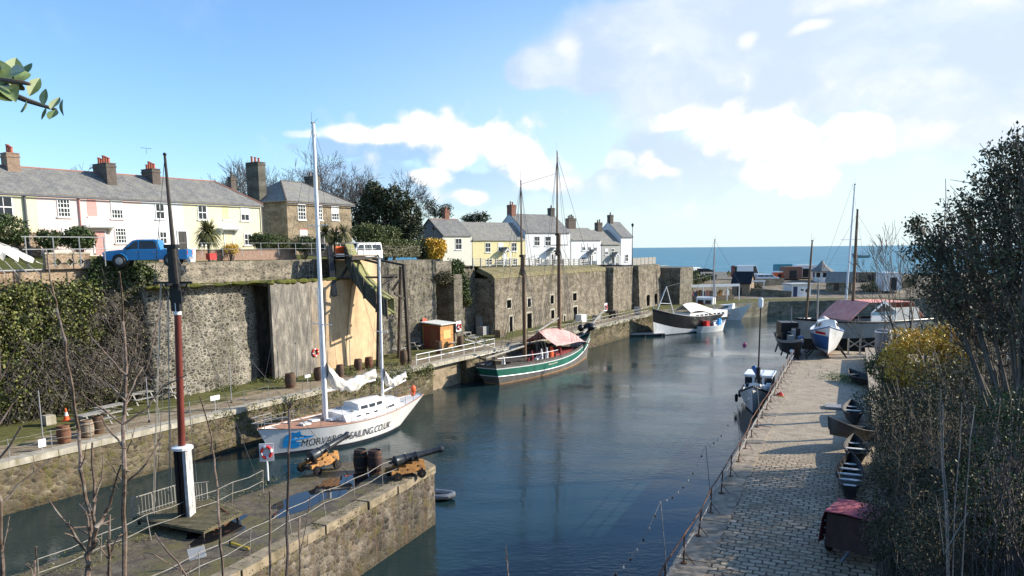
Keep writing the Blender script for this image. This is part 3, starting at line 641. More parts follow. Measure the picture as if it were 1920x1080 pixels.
# shallow puddles lying on the paving
m_pud = paint('puddle_water', (.012, .012, .014), .015, .1, spec=.5)
for (lab, cx, cy, rx, ry, sd) in [('long rain puddle reflecting sky on the pier behind the guns', 4.6, 2.6, 2.6, 1.1, 3), ('small rain puddle on the pier near the life ring post', 9.6, 3.6, 1.5, .8, 5)]:
    rr = random.Random(sd); ph = [rr.uniform(0, 6) for _ in range(4)]; mb = MB(); ring = []
    for k in range(48):
        t = 2*PI*k/48; q = 1+.22*math.sin(2*t+ph[0])+.14*math.sin(5*t+ph[1])+.08*math.sin(9*t+ph[2])
        p = P(cx+rx*q*math.cos(t), cy+ry*q*math.sin(t), PZ+.006); ring.append(tuple(p))
    mb.add(ring, [tuple(range(48))]); oo = mb.build('puddle', m_pud); struct(oo)
# ------------------------------------------------------------------ houses
def window(par, x, z, w, h, y=0, nx=2, ny=2, frame=None, sill=True, name='window', lintel=None, dirn=1):
    fr = frame or m_trim; fw = .07; mb = MB()
    y0, y1 = y-.05, y+.06
    mb.box(x-w/2, x-w/2+fw, y0, y1, z, z+h); mb.box(x+w/2-fw, x+w/2, y0, y1, z, z+h)
    mb.box(x-w/2+fw, x+w/2-fw, y0, y1, z, z+fw); mb.box(x-w/2+fw, x+w/2-fw, y0, y1, z+h-fw, z+h)
    for i in range(1, nx): xx = x-w/2+w*i/nx; mb.box(xx-.022, xx+.022, y0+.012, y1, z+fw, z+h-fw)
    for j in range(1, ny):
        zz = z+h*j/ny; t = .04 if j*2 == ny else .022
        mb.box(x-w/2+fw, x+w/2-fw, y0+.006, y1-.01, zz-t, zz+t)
    f = mb.build(name, fr, par)
    mb = MB(); mb.box(x-w/2+fw*.5, x+w/2-fw*.5, y0+.03, y1-.02, z+fw*.5, z+h-fw*.5); mb.build('pane', m_glass, f)
    if (int(abs(x)*37+z*11)) % 3 == 0: mb = MB(); mb.box(x-w/2+fw, x+w/2-fw, y0+.022, y0+.029, z+h*.55, z+h-fw); mb.build('blind', m_trim, f)
    if sill: mb = MB(); mb.box(x-w/2-.08, x+w/2+.08, y-.12, y+.04, z-.1, z-.003); mb.build('sill', m_trim, f)
    if lintel:
        mb = MB(); n = 9
        for i in range(n): a = x-w/2-.08+(w+.16)*i/n; mb.box(a+.008, a+(w+.16)/n-.008, y-.03, y+.05, z+h+.004, z+h+.2)
        mb.build('lintel', lintel, f)
    return f
def door(par, x, z, w, h, mat, y=0, glazed=False):
    mb = MB(); mb.box(x-w/2-.09, x-w/2, y-.06, y+.05, z, z+h+.09); mb.box(x+w/2, x+w/2+.09, y-.06, y+.05, z, z+h+.09); mb.box(x-w/2, x+w/2, y-.06, y+.05, z+h, z+h+.09)
    f = mb.build('door_frame', m_trim, par)
    mb = MB(); mb.box(x-w/2, x+w/2, y-.03, y+.03, z, z+h)
    for (a, b, c, d) in ((.1, .42, .1, .4), (.58, .9, .1, .4), (.1, .42, .5, .92), (.58, .9, .5, .92)): mb.box(x-w/2+a*w, x-w/2+b*w, y-.042, y-.03, z+c*h, z+d*h)
    mb.build('door', mat, f)
def porch(par, x, z, w, mat=None, gable=False, y=0):
    mb = MB()
    if gable:
        mb.prism([(x-w/2-.15, z), (x, z+.75), (x+w/2+.15, z), (x+w/2, z), (x, z+.58), (x-w/2, z)], -1.1+y, y, axis='y')
        o = mb.build('porch_roof', m_slate, par)
        mb = MB(); mb.prism([(x-w/2, z), (x, z+.56), (x+w/2, z), (x+w/2-.16, z-.12), (x, z+.3), (x-w/2+.16, z-.12)], -1.16+y, -1.11+y, axis='y')
        for s in (-1, 1): mb.box(x+s*w/2-.1, x+s*w/2+.1, -1.05+y, -.95+y, z-2.1, z-.02); mb.box(x+s*w/2-.05, x+s*w/2+.05, -.9+y, y, z-2.1, z-1.2)
        mb.build('porch', m_white, par)
    else:
        mb.box(x-w/2, x+w/2, -.75+y, y, z, z+.14); mb.box(x-w/2+.06, x+w/2-.06, -.66+y, y, z-.08, z-.002)
        for s in (-1, 1): mb.prism([(-.6+y, z-.09), (y, z-.09), (y, z-.6)], x+s*(w/2-.2)-.05, x+s*(w/2-.2)+.05, axis='x')
        mb.build('porch_canopy', mat or m_white, par)
def chimney(par, x, y, z0, z1, wx, wy, mat, pots, potm=None, axis='y', clay=None):
    if z1 > 8.3 and par in TH_: z1 -= .9
    mb = MB(); mb.bbox((x, y, (z0+z1)/2), wx, wy, z1-z0); mb.bbox((x, y, z1-.22), wx+.1, wy+.1, .12); mb.bbox((x, y, z1+.03), wx+.06, wy+.06, .08)
    c = mb.build('chimney', mat, par)
    for i in range(pots):
        t = (i+.5)/pots-.5; px = x+(t*wx*.85 if axis == 'x' else 0); py = y+(t*wy*.85 if axis == 'y' else 0); hh = .45+.12*((i*37) % 3)
        mb = MB(); mb.lathe([(.15, 0), (.14, .06), (.12, .1), (.11, hh-.08), (.14, hh-.06), (.14, hh), (.1, hh), (.1, hh-.1)], 10, (px, y if axis == 'x' else py, z1+.07)); mb.build('chimney_pot', potm or m_terra, c, smooth=True)
def aerial(par, x, y, z, h=1.2):
    mb = MB(); mb.tube([(x, y, z), (x, y, z+h)], .02, 5); mb.tube([(x-.5, y, z+h), (x+.5, y, z+h)], .012, 4)
    for k in range(6): mb.tube([(x-.45+.18*k, y-.2, z+h), (x-.45+.18*k, y+.2, z+h)], .008, 4)
    mb.build('aerial', m_gut, par)
def roofgable(par, x0, x1, dep, e, r, mat, ov=.22, name='roof', hipL=0, hipR=0, ridge=m_ridge, endov=0, yo=0):
    th = .12; y0 = -ov; y1 = dep+ov; ym = dep/2; k = (r-e)/ym; ze = e-ov*k
    a, b = x0-endov, x1+endov
    vs = [(a, y0, ze), (b, y0, ze), (b-hipR, ym, r), (a+hipL, ym, r), (a, y1, ze), (b, y1, ze)]
    vs = [(x, y+yo, z+.03) for x, y, z in vs]; up = [(x, y, z+th) for x, y, z in vs]
    f = [(0, 1, 2, 3), (3, 2, 5, 4)] + [(0, 3, 4), (1, 5, 2)]
    n = 6
    fs = [(6, 7, 8, 9), (9, 8, 11, 10), (3, 2, 1, 0), (4, 5, 2, 3), (0, 1, 7, 6), (5, 4, 10, 11)]
    fs += [(6, 9, 10), (0, 4, 3)] if hipL else [(0, 6, 9, 3), (3, 9, 10, 4)]
    fs += [(7, 11, 8), (1, 2, 5)] if hipR else [(1, 2, 8, 7), (2, 5, 11, 8)]
    if hipL: fs.append((0, 6, 10, 4))
    if hipR: fs.append((1, 5, 11, 7))
    mb = MB(); mb.add(vs+up, fs); o = mb.build(name, mat, par)
    if ridge:
        mb = MB(); mb.tube([(a+hipL, ym+yo, r+th+.02), (b-hipR, ym+yo, r+th+.02)], .085, 6)
        if hipR:
            mb.tube([(b-hipR, ym+yo, r+th+.04), (b, y0+yo, ze+th+.04)], .1, 6)
        if hipL:
            mb.tube([(a+hipL, ym+yo, r+th+.04), (a, y0+yo, ze+th+.04)], .1, 6)
        mb.build('ridge_tiles', ridge, o)
    return o
def gutter(par, x0, x1, z, y=-.3, pipes=()):
    mb = MB(); mb.tube([(x0, y, z), (x1, y, z)], .065, 6); mb.build('gutter', m_gut, par)
    for px in pipes: mb = MB(); mb.tube([(px, -.09, z), (px, -.09, .05)], .05, 6); mb.build('downpipe', m_gut, par)
def walls(par, x0, x1, dep, e, mat, r=None, gl=True, gr=True, gmat=None):
    mb = MB(); z0 = -2.2
    mb.box(x0+.003, x1-.003, 0, dep, z0, e); o = mb.build('wall', mat, par)
    if r:
        for k, (x, on) in enumerate(((x0, gl), (x1, gr))):
            if on:
                mb = MB(); t = .25 if k == 0 else -.25; mb.prism([(0, e), (dep, e), (dep/2, r)], min(x, x+t)+.003, max(x, x+t)-.003, axis='x'); mb.build('gable', gmat or mat, par)
                if gmat: mb = MB(); mb.box(min(x, x-t*.2), max(x, x-t*.2), 0, dep, z0, e); mb.build('gable_shade_sheet', gmat, par)  # sheet over the end wall, coloured grey for its shade
    return o
def niche(par, x, z, w, h, mat):
    mb = MB(); a = [(x-w/2, z), (x+w/2, z)] + [(x+w/2*math.cos(t), z+h-w/2+w/2*math.sin(t)) for t in np.linspace(0, PI, 10)]
    mb.prism(a, -.015, .02, axis='y'); mb.build('niche', mat, par)
    mb = MB(); mb.box(x-w/2-.05, x+w/2+.05, -.09, .02, z-.09, z-.003); mb.build('niche_sill', m_trim, par)

# ---- terrace: front line from the right hand corner back towards the viewpoint
TP = D(490, 383, 75.0); ZE = TP.z; TD = Vector((.58, .815, 0)).normalized(); TPH = math.atan2(TD.y, TD.x)
def tx(u, y=0):
    d = ray(u, 420); nrm = Vector((-TD.y, TD.x, 0)); t = ((TP-CAM).dot(nrm)+y)/d.dot(nrm); q = CAM+d*t; return (q-TP).dot(TD)
def tz(u, v, y=0):
    d = ray(u, v); nrm = Vector((-TD.y, TD.x, 0)); t = ((TP-CAM).dot(nrm)+y)/d.dot(nrm); q = CAM+d*t; return q.z
def pxwin(par, u0, v0, u1, v1, base, xo, txf, tzf, **k):
    x0, x1 = txf(u0), txf(u1); z0, z1 = tzf((u0+u1)/2, v1), tzf((u0+u1)/2, v0)
    return window(par, (x0+x1)/2-xo, z0-base, x1-x0, z1-z0, **k)
HB = ZE-4.75            # ground floor level
DEP = 6.4; RH = 2.05
bounds = [(-34.5, tx(72)), (tx(72), tx(268)), (tx(268), tx(345)), (tx(345), 0)]
hn = [('terraced_house', 'pale yellow terraced house with bare stone lower wall at the left end', m_wyel), ('terraced_house', 'cream pink terraced house with arched niche and pink front door', m_wpink),
      ('terraced_house', 'white terraced house behind the blue pickup truck', m_wwhite), ('terraced_house', 'pale yellow end terraced house with hipped slate roof', m_wyel2)]
TH_ = []
for i, ((a, b), (nm, lab, mt)) in enumerate(zip(bounds, hn)):
    h = thing(nm, lab, 'house', TP+TD*a+Vector((0, 0, HB-TP.z)), TPH, 'terrace of cottages beside the lane'); TH_.append(h)
    l = b-a; e = 4.75
    walls(h, 0, l, DEP, e, mt)
    roofgable(h, .004, l-.004, DEP, e, e+RH, m_slate, .25, hipR=3.0 if i == 3 else 0, endov=0)
    gutter(h, 0, l, e-.22, pipes=())
h = TH_[0]; a = bounds[0][0]
mb = MB(); x0, x1 = tx(-20)-a, tx(72)-a-.004; mb.box(x0-6, x1, -.03, .02, -2, 1.75); mb.build('stone_plinth', m_par, h)
pxwin(h, -8, 368, 27, 408, HB, a, tx, tz); pxwin(h, -80, 365, -50, 404, HB, a, tx, tz)
mb = MB(); xx = tx(50)-a; mb.tube([(xx, -.1, 4.5), (xx, -.1, -.5)], .09, 8); mb.build('downpipe', m_gut, h)
chimney(h, tx(10, 3)-a+.8, 3.0, 6.2, 8.75, .9, 1.1, m_chimb, 3)
h = TH_[1]; a = bounds[1][0]
pxwin(h, 110, 373, 134, 407, HB, a, tx, tz, nx=4, ny=4); pxwin(h, 210, 376, 232, 410, HB, a, tx, tz, nx=4, ny=4); pxwin(h, 214, 427, 235, 456, HB, a, tx, tz, nx=4, ny=4); pxwin(h, 115, 427, 138, 458, HB, a, tx, tz, nx=4, ny=4)
niche(h, tx(175)-a, tz(175, 406)-HB, .75, 1.5, m_pink); door(h, tx(184)-a, 0, .85, 1.95, m_pink)  # niche is a flat panel, the recess shadow put in as pink
porch(h, tx(181)-a, 2.25, 2.3)
mb = MB(); xx = tx(151)-a; mb.tube([(xx, -.09, 4.5), (xx, -.09, 0)], .06, 8); mb.build('downpipe', m_pink, h)
x_ch = tx(213, 2.2)-a
chimney(h, x_ch-.2, 2.6, 5.6, 8.5, .8, 2.3, m_chim, 5)
h = TH_[2]; a = bounds[2][0]
pxwin(h, 293, 382, 310, 411, HB, a, tx, tz); pxwin(h, 297, 434, 311, 458, HB, a, tx, tz); door(h, tx(340)-a, 0, .8, 2.0, paint('dark_door', (.03, .025, .022), .5))
chimney(h, tx(300, 2)-a, 2.9, 5.8, 8.4, .75, 1.8, m_chim, 4); aerial(h, tx(296, 2)-a, 3, 8.9, .5)
h = TH_[3]; a = bounds[3][0]
pxwin(h, 372, 385, 389, 412, HB, a, tx, tz); pxwin(h, 452, 389, 468, 414, HB, a, tx, tz); pxwin(h, 456, 438, 470, 460, HB, a, tx, tz); pxwin(h, 375, 437, 391, 460, HB, a, tx, tz)
niche(h, tx(424)-a, tz(424, 412)-HB, .62, 1.45, paint('niche_yellow', (.66, .58, .32), .85)); door(h, tx(427)-a, 0, .8, 1.95, paint('cream_door', (.72, .62, .4), .6)); porch(h, tx(425)-a, 2.25, 1.9)
chimney(h, tx(432, 6)-a+.2, 5.6, 5.2, 8.6, .6, .6, m_chim, 1, m_chim)
mb = MB(); mb.tube([(bounds[3][1]-a-.1, -.12, 4.5), (bounds[3][1]-a-.1, -.12, 0)], .05, 6); mb.build('downpipe', m_gut, h)

# ---- detached stone house
SP = D(537, 375, 82.0); SDir = Vector((.535, .845, 0)).normalized(); SPH = math.atan2(SDir.y, SDir.x); SB = SP.z-5.4
def sx(u, y=0):
    d = ray(u, 420); nrm = Vector((-SDir.y, SDir.x, 0)); t = ((SP-CAM).dot(nrm)+y)/d.dot(nrm); return (CAM+d*t-SP).dot(SDir)
def sz(u, v, y=0):
    d = ray(u, v); nrm = Vector((-SDir.y, SDir.x, 0)); t = ((SP-CAM).dot(nrm)+y)/d.dot(nrm); return (CAM+d*t).z
h = thing('stone_house', 'detached brown stone house with hipped slate roof and tall chimneys', 'house', (SP.x, SP.y, SB), SPH)
LX = sx(659); walls(h, 0, LX, 9.0, 5.4, m_hstone)
roofgable(h, 0, LX, 9.0, 5.4, 7.75, m_slate2, .35, hipL=3.6, hipR=3.6, ridge=m_chim, endov=.35)
for b in [(559, 383, 574, 412), (594, 385, 605, 413), (622, 387, 636, 413), (561, 431, 576, 456), (624, 433, 636, 456)]:
    pxwin(h, *b, SB, 0, sx, sz, nx=3, ny=4, lintel=m_ridge)
door(h, sx(600), 0, .95, 2.1, m_dark)
chimney(h, 0.1, 4.8, 5.0, 9.6, 1.0, 2.0, m_render, 3); chimney(h, LX-1.2, 5.0, 5.5, 8.7, 1.1, 1.5, m_render, 2, m_chimb)
gutter(h, -.3, LX+.3, 5.12, -.4)

# ---- cottage row further down the lane
CP = D(830, 440, 112.0); CDir = Vector((.79, .613, 0)).normalized(); CPH = math.atan2(CDir.y, CDir.x)
def cx(u, y=0):
    d = ray(u, 470); nrm = Vector((-CDir.y, CDir.x, 0)); t = ((CP-CAM).dot(nrm)+y)/d.dot(nrm); return (CAM+d*t-CP).dot(CDir)
def cz(u, v, y=0):
    d = ray(u, v); nrm = Vector((-CDir.y, CDir.x, 0)); t = ((CP-CAM).dot(nrm)+y)/d.dot(nrm); return (CAM+d*t).z
def cottage(lab, u0, u1, ve, vr, dep, wm, rm, base, ridge=None, **k):
    x0, x1 = cx(u0), cx(u1); ze = cz((u0+u1)/2, ve); zr = cz((u0+u1)/2, vr, dep/2)
    h = thing('cottage', lab, 'house', CP+CDir*x0+Vector((0, 0, base-CP.z)), CPH, 'cottages by the lower lane')
    walls(h, 0, x1-x0, dep, ze-base, wm, zr-base, gmat=k.get('gmat'), gr=True)
    roofgable(h, 0, x1-x0, dep, ze-base, zr-base, rm, .2, ridge=ridge, endov=.02)
    return h, x0, x1-x0, ze-base, zr-base
def cw(h, x0, base, *b, **k): pxwin(h, *b, base, x0, cx, cz, **k)
B0 = 7.6
h, x0, l, e, r = cottage('cream cottage with gable end coloured shade grey nearest in the lower row', 830, 885, 442, 413, 7.4, m_wcream, m_slate, B0, m_ridge, gmat=m_gable)
cw(h, x0, B0, 854, 447, 866, 468); chimney(h, l*.62, 4.0, r-1.2, r+1.5, .8, .8, m_chimr, 1); aerial(h, l*.3, 4, r+.1, 2.2)
mb = MB(); mb.bar((-.06, -.25, e-.1), (-.06, 3.7, r+.05), .08, .25); mb.bar((-.06, 7.65, e-.1), (-.06, 3.7, r+.05), .08, .25); mb.build('bargeboard', m_black, h)
h, x0, l, e, r = cottage('bright yellow cottage with small gabled porch', 886, 984, 450, 419, 6.6, m_wyel3, m_slate2, B0)
for b in [(910, 455, 920, 473), (934, 455, 944, 471), (959, 455, 969, 471)]: cw(h, x0, B0, *b)
porch(h, cx(944)-x0, 2.2, 1.3, gable=True); door(h, cx(946)-x0, 0, .8, 1.9, m_white); cw(h, x0, B0, 911, 485, 922, 498); cw(h, x0, B0, 961, 484, 970, 497)
h, x0, l, e, r = cottage('tall white cottage with high roof in the middle of the row', 985, 1069, 436, 404, 8.4, m_wwhite, m_slate, B0-.2)
for b in [(1002, 443, 1012, 461), (1022, 443, 1033, 461), (1002, 476, 1012, 494), (1048, 478, 1058, 495)]: cw(h, x0, B0-.2, *b)
porch(h, cx(1032)-x0, 2.3, 1.5, gable=True); door(h, cx(1034)-x0, 0, .8, 1.9, m_blkwood)
chimney(h, .5, 4.2, r-1.3, r+1.5, .9, 1.3, m_chimr, 2, m_chimr); chimney(h, l-.6, 4.2, r-1.2, r+1.2, .8, 1.0, m_chim, 1, m_chim)
h, x0, l, e, r = cottage('lower white cottage with four pot chimney and porch', 1071, 1127, 450, 429, 6.6, m_wwhite, m_slate2, B0-.5)
for b in [(1091, 456, 1097, 470), (1102, 456, 1108, 470), (1113, 457, 1119, 471), (1090, 482, 1097, 496)]: cw(h, x0, B0-.5, *b)
porch(h, cx(1107)-x0, 2.2, 1.4, gable=True); door(h, cx(1108)-x0, 0, .8, 1.85, m_blkwood)
chimney(h, l*.42, 3.4, r-1.2, r+1.7, 1.7, .9, m_chim, 4, m_chim, axis='x')
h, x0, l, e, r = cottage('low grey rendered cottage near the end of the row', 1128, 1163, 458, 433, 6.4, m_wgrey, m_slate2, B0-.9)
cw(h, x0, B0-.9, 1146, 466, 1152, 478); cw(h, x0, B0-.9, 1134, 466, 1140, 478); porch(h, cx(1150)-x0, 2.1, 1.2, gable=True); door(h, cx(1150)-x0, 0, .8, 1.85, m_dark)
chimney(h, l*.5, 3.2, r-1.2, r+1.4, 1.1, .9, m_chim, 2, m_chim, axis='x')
h, x0, l, e, r = cottage('white end cottage with plain walls overlooking the sea', 1164, 1186, 444, 418, 6.6, m_wwhite, m_slate, B0-1.1)
cw(h, x0, B0-1.1, 1172, 477, 1178, 490); chimney(h, .5, 3.2, r-1.2, r+1.3, .8, .8, m_chim, 1, m_chim)
# ------------------------------------------------------------------ vegetation
m_bark = paint('grey_bark', (.13, .11, .09), .9, .3, 4, grime=(.06, .055, .04)); m_bark2 = paint('sapling_bark', (.15, .1, .07), .8, .45, 14, grime=(.26, .22, .18), gs=(1, 1, 1)); m_twig = paint('bare_twigs', (.2, .17, .15), .9, .25, 2)
m_twigp = paint('pale_twigs', (.33, .29, .25), .85, .25, 2)
lf_ivy = leafmat('ivy_leaf', [(.15, (.03, .045, .013)), (.4, (.085, .105, .026)), (.62, (.165, .175, .045)), (.85, (.24, .22, .065)), (.97, (.36, .33, .1))], .5, 0, .5)
lf_dark = leafmat('evergreen_leaf', [(.2, (.02, .028, .014)), (.6, (.055, .068, .03)), (.95, (.12, .13, .06))], .55, 0, .3)
lf_oak = leafmat('holm_oak_leaf', [(.15, (.04, .043, .022)), (.6, (.1, .1, .05)), (.95, (.2, .185, .105))], .55, 0, .5)
lf_hedge = leafmat('hedge_leaf', [(.2, (.05, .07, .02)), (.6, (.1, .12, .035)), (.95, (.17, .18, .06))])
lf_bush = leafmat('bush_leaf', [(.2, (.03, .05, .015)), (.6, (.07, .1, .03)), (.95, (.13, .16, .05))])
lf_gold = leafmat('golden_leaf', [(.15, (.3, .19, .025)), (.5, (.62, .38, .04)), (.9, (.8, .55, .09))])
lf_palm = leafmat('cordyline_leaf', [(.2, (.07, .08, .025)), (.6, (.14, .14, .05)), (.95, (.24, .22, .09))])
lf_scrub = leafmat('bramble_leaf', [(.15, (.035, .038, .018)), (.55, (.09, .088, .042)), (.95, (.2, .175, .09))], .7, 0, .4)
lf_scrubg = leafmat('scrub_green_leaf', [(.2, (.03, .045, .014)), (.6, (.08, .1, .03)), (.95, (.18, .2, .07))], .6, 0, .5)
def noff(): return Vector((rnd.gauss(0, 1), rnd.gauss(0, 1), rnd.gauss(0, 1)))
def grow(p, d, ln, r, lev, out, tips, kids=3, spread=.55, ratio=.74, up=.12, wig=.12, sub=3, minr=.006):
    p = Vector(p); d = Vector(d).normalized()
    r1 = max(minr, r*.62); nodes = []
    for i in range(sub):
        d2 = (d + noff()*wig + Vector((0, 0, up*.3))).normalized(); q = p + d2*(ln/sub)
        ra = r+(r1-r)*i/sub; rb = r+(r1-r)*(i+1)/sub
        out.append((tuple(p), tuple(q), ra, rb, lev)); p, d = q, d2; nodes.append((p.copy(), d.copy(), rb))
    if lev <= 0: tips.append(p.copy()); return
    n = kids + (1 if rnd.random() < .35 else 0)
    for k in range(n):
        a, dd, rr = nodes[-1] if k < 2 else nodes[rnd.randrange(max(0, sub-2), sub)]
        ax = dd.cross(noff()).normalized(); an = spread*rnd.uniform(.55, 1.3)*(.5 if k == 0 else 1)
        nd = (Quaternion(ax, an) @ dd + Vector((0, 0, up))).normalized()
        grow(a, nd, ln*ratio*rnd.uniform(.75, 1.15), max(minr, rr*(.85 if k == 0 else .68)), lev-1, out, tips, kids, spread, ratio, up, wig, sub, minr)
def baretree(label, base, h, lev=5, kids=3, spread=.55, r=None, mat=None, name='bare_tree', group=None, lean=(0, 0, 1), minr=.011, ratio=.76, tf=.28, seed=1, up=.12):
    rnd.seed(seed); t = thing(name, label, 'tree', base, 0, group); out = []; tips = []
    grow((0, 0, -.3), lean, h*tf, r or h*.022, lev, out, tips, kids, spread, ratio, up, .1, 3, minr)
    zmax = max(q[1][2] for q in out); k = h/zmax
    sc = lambda q: (q[0]*k, q[1]*k, q[2]*k)
    segs('trunk', [(sc(a), sc(b), x, y) for a, b, x, y, l in out if l >= lev-1], m_bark, t, 7)
    segs('crown', [(sc(a), sc(b), x, y) for a, b, x, y, l in out if l < lev-1], mat or m_twig, t, 3)
    return t, [Vector(sc(q)) for q in tips]
def onground(u, d, dv=0):
    p = D(u, 470, d); s, y, _ = toL(p); return Vector((p.x, p.y, terr(s, max(9.4, y))-.1))
def bt(label, u, vtop, d, **k):
    b = onground(u, d); top = D(u, vtop, d).z; return baretree(label, b, top-b.z, **k)
def clump(c, rx, ry, rz, n, sub, sg, shell=.0):
    nc = max(1, n//sub); u = npr.normal(size=(nc, 3)); u /= np.linalg.norm(u, axis=1)[:, None]
    rr = npr.uniform(0, 1, nc)**(1/3); rr = shell+(1-shell)*rr
    C = np.array(c)+u*rr[:, None]*np.array([rx, ry, rz])
    return np.repeat(C, sub, 0)+npr.normal(size=(nc*sub, 3))*sg

m_btw = paint('dark_bare_twigs', (.1, .085, .08), .9, .25, 2)
# bare trees behind the houses
bt('wide bare tree rising behind the yellow end terrace roof', 388, 296, 110, seed=3, spread=.62, lev=6, kids=3, minr=.018, mat=m_btw, ratio=.8, up=.06)
bt('bare tree directly behind the tall left chimney of the stone house', 478, 292, 104, seed=5, spread=.66, lev=6, kids=3, minr=.018, mat=m_btw, ratio=.8, up=.06)
bt('low bare tree above the left part of the stone house roof', 532, 308, 108, seed=8, spread=.7, lev=6, kids=3, minr=.018, mat=m_btw, ratio=.8, up=.06)
bt('tallest bare tree beside the white yacht mast', 622, 276, 112, seed=11, spread=.58, lev=6, kids=3, minr=.018, mat=m_btw, ratio=.8, up=.06)
bt('slim bare tree right of the stone house', 672, 310, 106, seed=14, spread=.5, lev=6, kids=3, minr=.018, mat=m_btw, ratio=.8, up=.06)
bt('bare tree with fan of fine twigs leaning right of the dark evergreen', 735, 322, 104, seed=18, spread=.6, lev=6, kids=3, minr=.018, mat=m_btw, ratio=.8, up=.06, lean=(.12, 0, 1))
bt('faint distant bare tree top over the terrace roof', 148, 303, 95, seed=21, spread=.55, lev=6, kids=3, minr=.018, mat=m_btw, ratio=.8, up=.06)
bt('bare tree between the yacht mast and the slim bare tree', 648, 318, 120, seed=25, spread=.58, lev=6, kids=3, minr=.018, mat=m_btw, ratio=.8, up=.06)
# dark evergreen
b = onground(712, 98); t = thing('evergreen_tree', 'large dark evergreen tree between the stone house and the cottages', 'tree', b)
def rel(u, v, d): return D(u, v, d)-b
rnd.seed(4); out = []; tips = []; grow((0, 0, -.3), (0, 0, 1), 3.0, .35, 3, out, tips, 3, .6, .75)
segs('trunk', [q[:4] for q in out], m_bark, t, 6)
P_ = []
for (u, v, rx, rz) in [(702, 362, 1.2, 1.1), (718, 378, 2.2, 1.5), (690, 392, 2.2, 1.8), (740, 380, 2.4, 2.2), (715, 410, 3.4, 2.2), (765, 405, 1.8, 2.0), (680, 425, 1.6, 1.5), (745, 430, 2.8, 1.6), (700, 352, .7, .7), (765, 425, 1.9, 1.8)]:
    P_.append(clump(rel(u, v, 98+rnd.uniform(-1, 1)), rx, 2, rz, int(900*rx), 14, .22, .35))
leaves('crown', np.concatenate(P_), .32, lf_dark, t, .6)
def treeclump(name, label, u, v0, d, blobs, n, size, mat, sg=.25, cat='tree', trunk=True):
    b = onground(u, d); t = thing(name, label, cat, b)
    if trunk:
        mb = MB(); mb.tube([(0, 0, -.5), (.1, 0, (D(u, v0, d)-b).z*.5), (0, .1, (D(u, v0, d)-b).z)], [.2, .16, .08], 6); mb.build('trunk', m_bark, t)
    P_ = [clump(D(uu, vv, d)-b, rx, rx, rz, int(n*rx*rz), 12, sg, .3) for uu, vv, rx, rz in blobs]
    leaves('crown', np.concatenate(P_), size, mat, t, .5); return t
treeclump('pine_tree', 'scots pine top showing behind the cream cottage chimney', 815, 395, 125, [(804, 383, .9, .7), (810, 393, .8, .6), (822, 398, 1.1, .7), (838, 391, 1.0, .7), (830, 402, 1.4, .6)], 500, .3, lf_dark)
treeclump('round_tree', 'small clipped round tree left of the pair above the yellow cottage', 876, 411, 127, [(876, 411, 1.0, .65)], 900, .3, lf_dark)
treeclump('round_tree', 'pair of clipped round tree heads above the yellow cottage roof', 898, 410, 127, [(891, 409, 1.0, .8), (905, 409, 1.1, .85)], 700, .3, lf_dark)
# shrubs and hedges on the upper level
def shrub(label, u, v, d, rx, rz, mat=None, n=900, size=.16, name='shrub', ry=None, cat='bush', base=None):
    b = base or onground(u, d); t = thing(name, label, cat, b); c = D(u, v, d)-b
    sg = []; rnd.seed(int(u*7+v))
    for k in range(26):
        e = Vector((c.x+rnd.uniform(-.7, .7)*rx, rnd.uniform(-.7, .7)*(ry or rx), c.z+rnd.uniform(-.2, .7)*rz)); m = e*.5+Vector((rnd.uniform(-.2, .2), 0, .1))
        s0 = Vector((0, 0, -.3)); sg += [(tuple(s0), tuple(m), .03, .02), (tuple(m), tuple(e), .02, .008)]
    segs('stems', sg, m_bark, t, 4)
    P_ = [clump(c, rx, ry or rx, rz, n, 10, .12, .45)]
    for k in range(7): a = rnd.uniform(0, 6.28); P_.append(clump(c+Vector((rx*.7*math.cos(a), (ry or rx)*.6*rnd.uniform(-1, 1), rz*.75*math.sin(a))), rx*.42, rx*.4, rz*.42, n//9, 8, .1, .2))
    leaves('foliage', np.concatenate(P_), size, mat or lf_bush, t, .6); return t
shrub('green shrub left of the downpipe by the yellow and stone house', 18, 432, 56, 1.3, 1.0, n=2500)
shrub('low green shrub behind the scaffold rails', 92, 449, 57, 1.0, .6, n=1500)
shrub('dense green bush below the window of the cream pink house', 148, 446, 58, 1.1, .75, n=2500)
shrub('low shrub at the foot of the yellow end house', 492, 452, 72, 1.1, .7, n=1800)
shrub('dark garden shrub in front of the stone house corner', 520, 455, 76, 1.5, .8, lf_hedge, n=2200)
shrub('garden shrub under the stone house ground floor window', 570, 457, 74, 1.3, .7, n=1800)
shrub('yellow flowering low bush by the end house door', 432, 467, 67, .7, .35, lf_gold, n=900, size=.1)
shrub('broad light green shrub left of the clipped hedge', 690, 438, 86, 1.9, 1.0, lf_hedge, n=3000, size=.2)
shrub('light green shrub behind the hedge end', 722, 440, 90, 1.9, .9, lf_hedge, n=2600, size=.2)
shrub('round golden variegated bush beside the cream cottage wall', 812, 466, 98, 1.75, 1.35, lf_gold, n=3800, size=.22)
shrub('dark green bush between the hedge and the golden bush', 790, 466, 97, .95, 1.25, lf_dark, n=1500, size=.22)
h = thing('hedge', 'long clipped green hedge behind the lane wall', 'hedge', onground(742, 88)); p0, p1 = D(700, 465, 84)-h.location, D(782, 466, 94)-h.location
n = 9000; tt = npr.uniform(0, 1, n)[:, None]; P_ = np.array(p0)*(1-tt)+np.array(p1)*tt+npr.uniform(-1, 1, (n, 3))*np.array([.5, .8, 1.0])+npr.normal(size=(n, 3))*.08
leaves('foliage', P_, .2, lf_hedge, h, .6)
mb = MB(); mb.bar(p0+Vector((0, 0, -.3)), p1+Vector((0, 0, -.3)), .7, 1.3); mb.build('branches', m_bark, h)
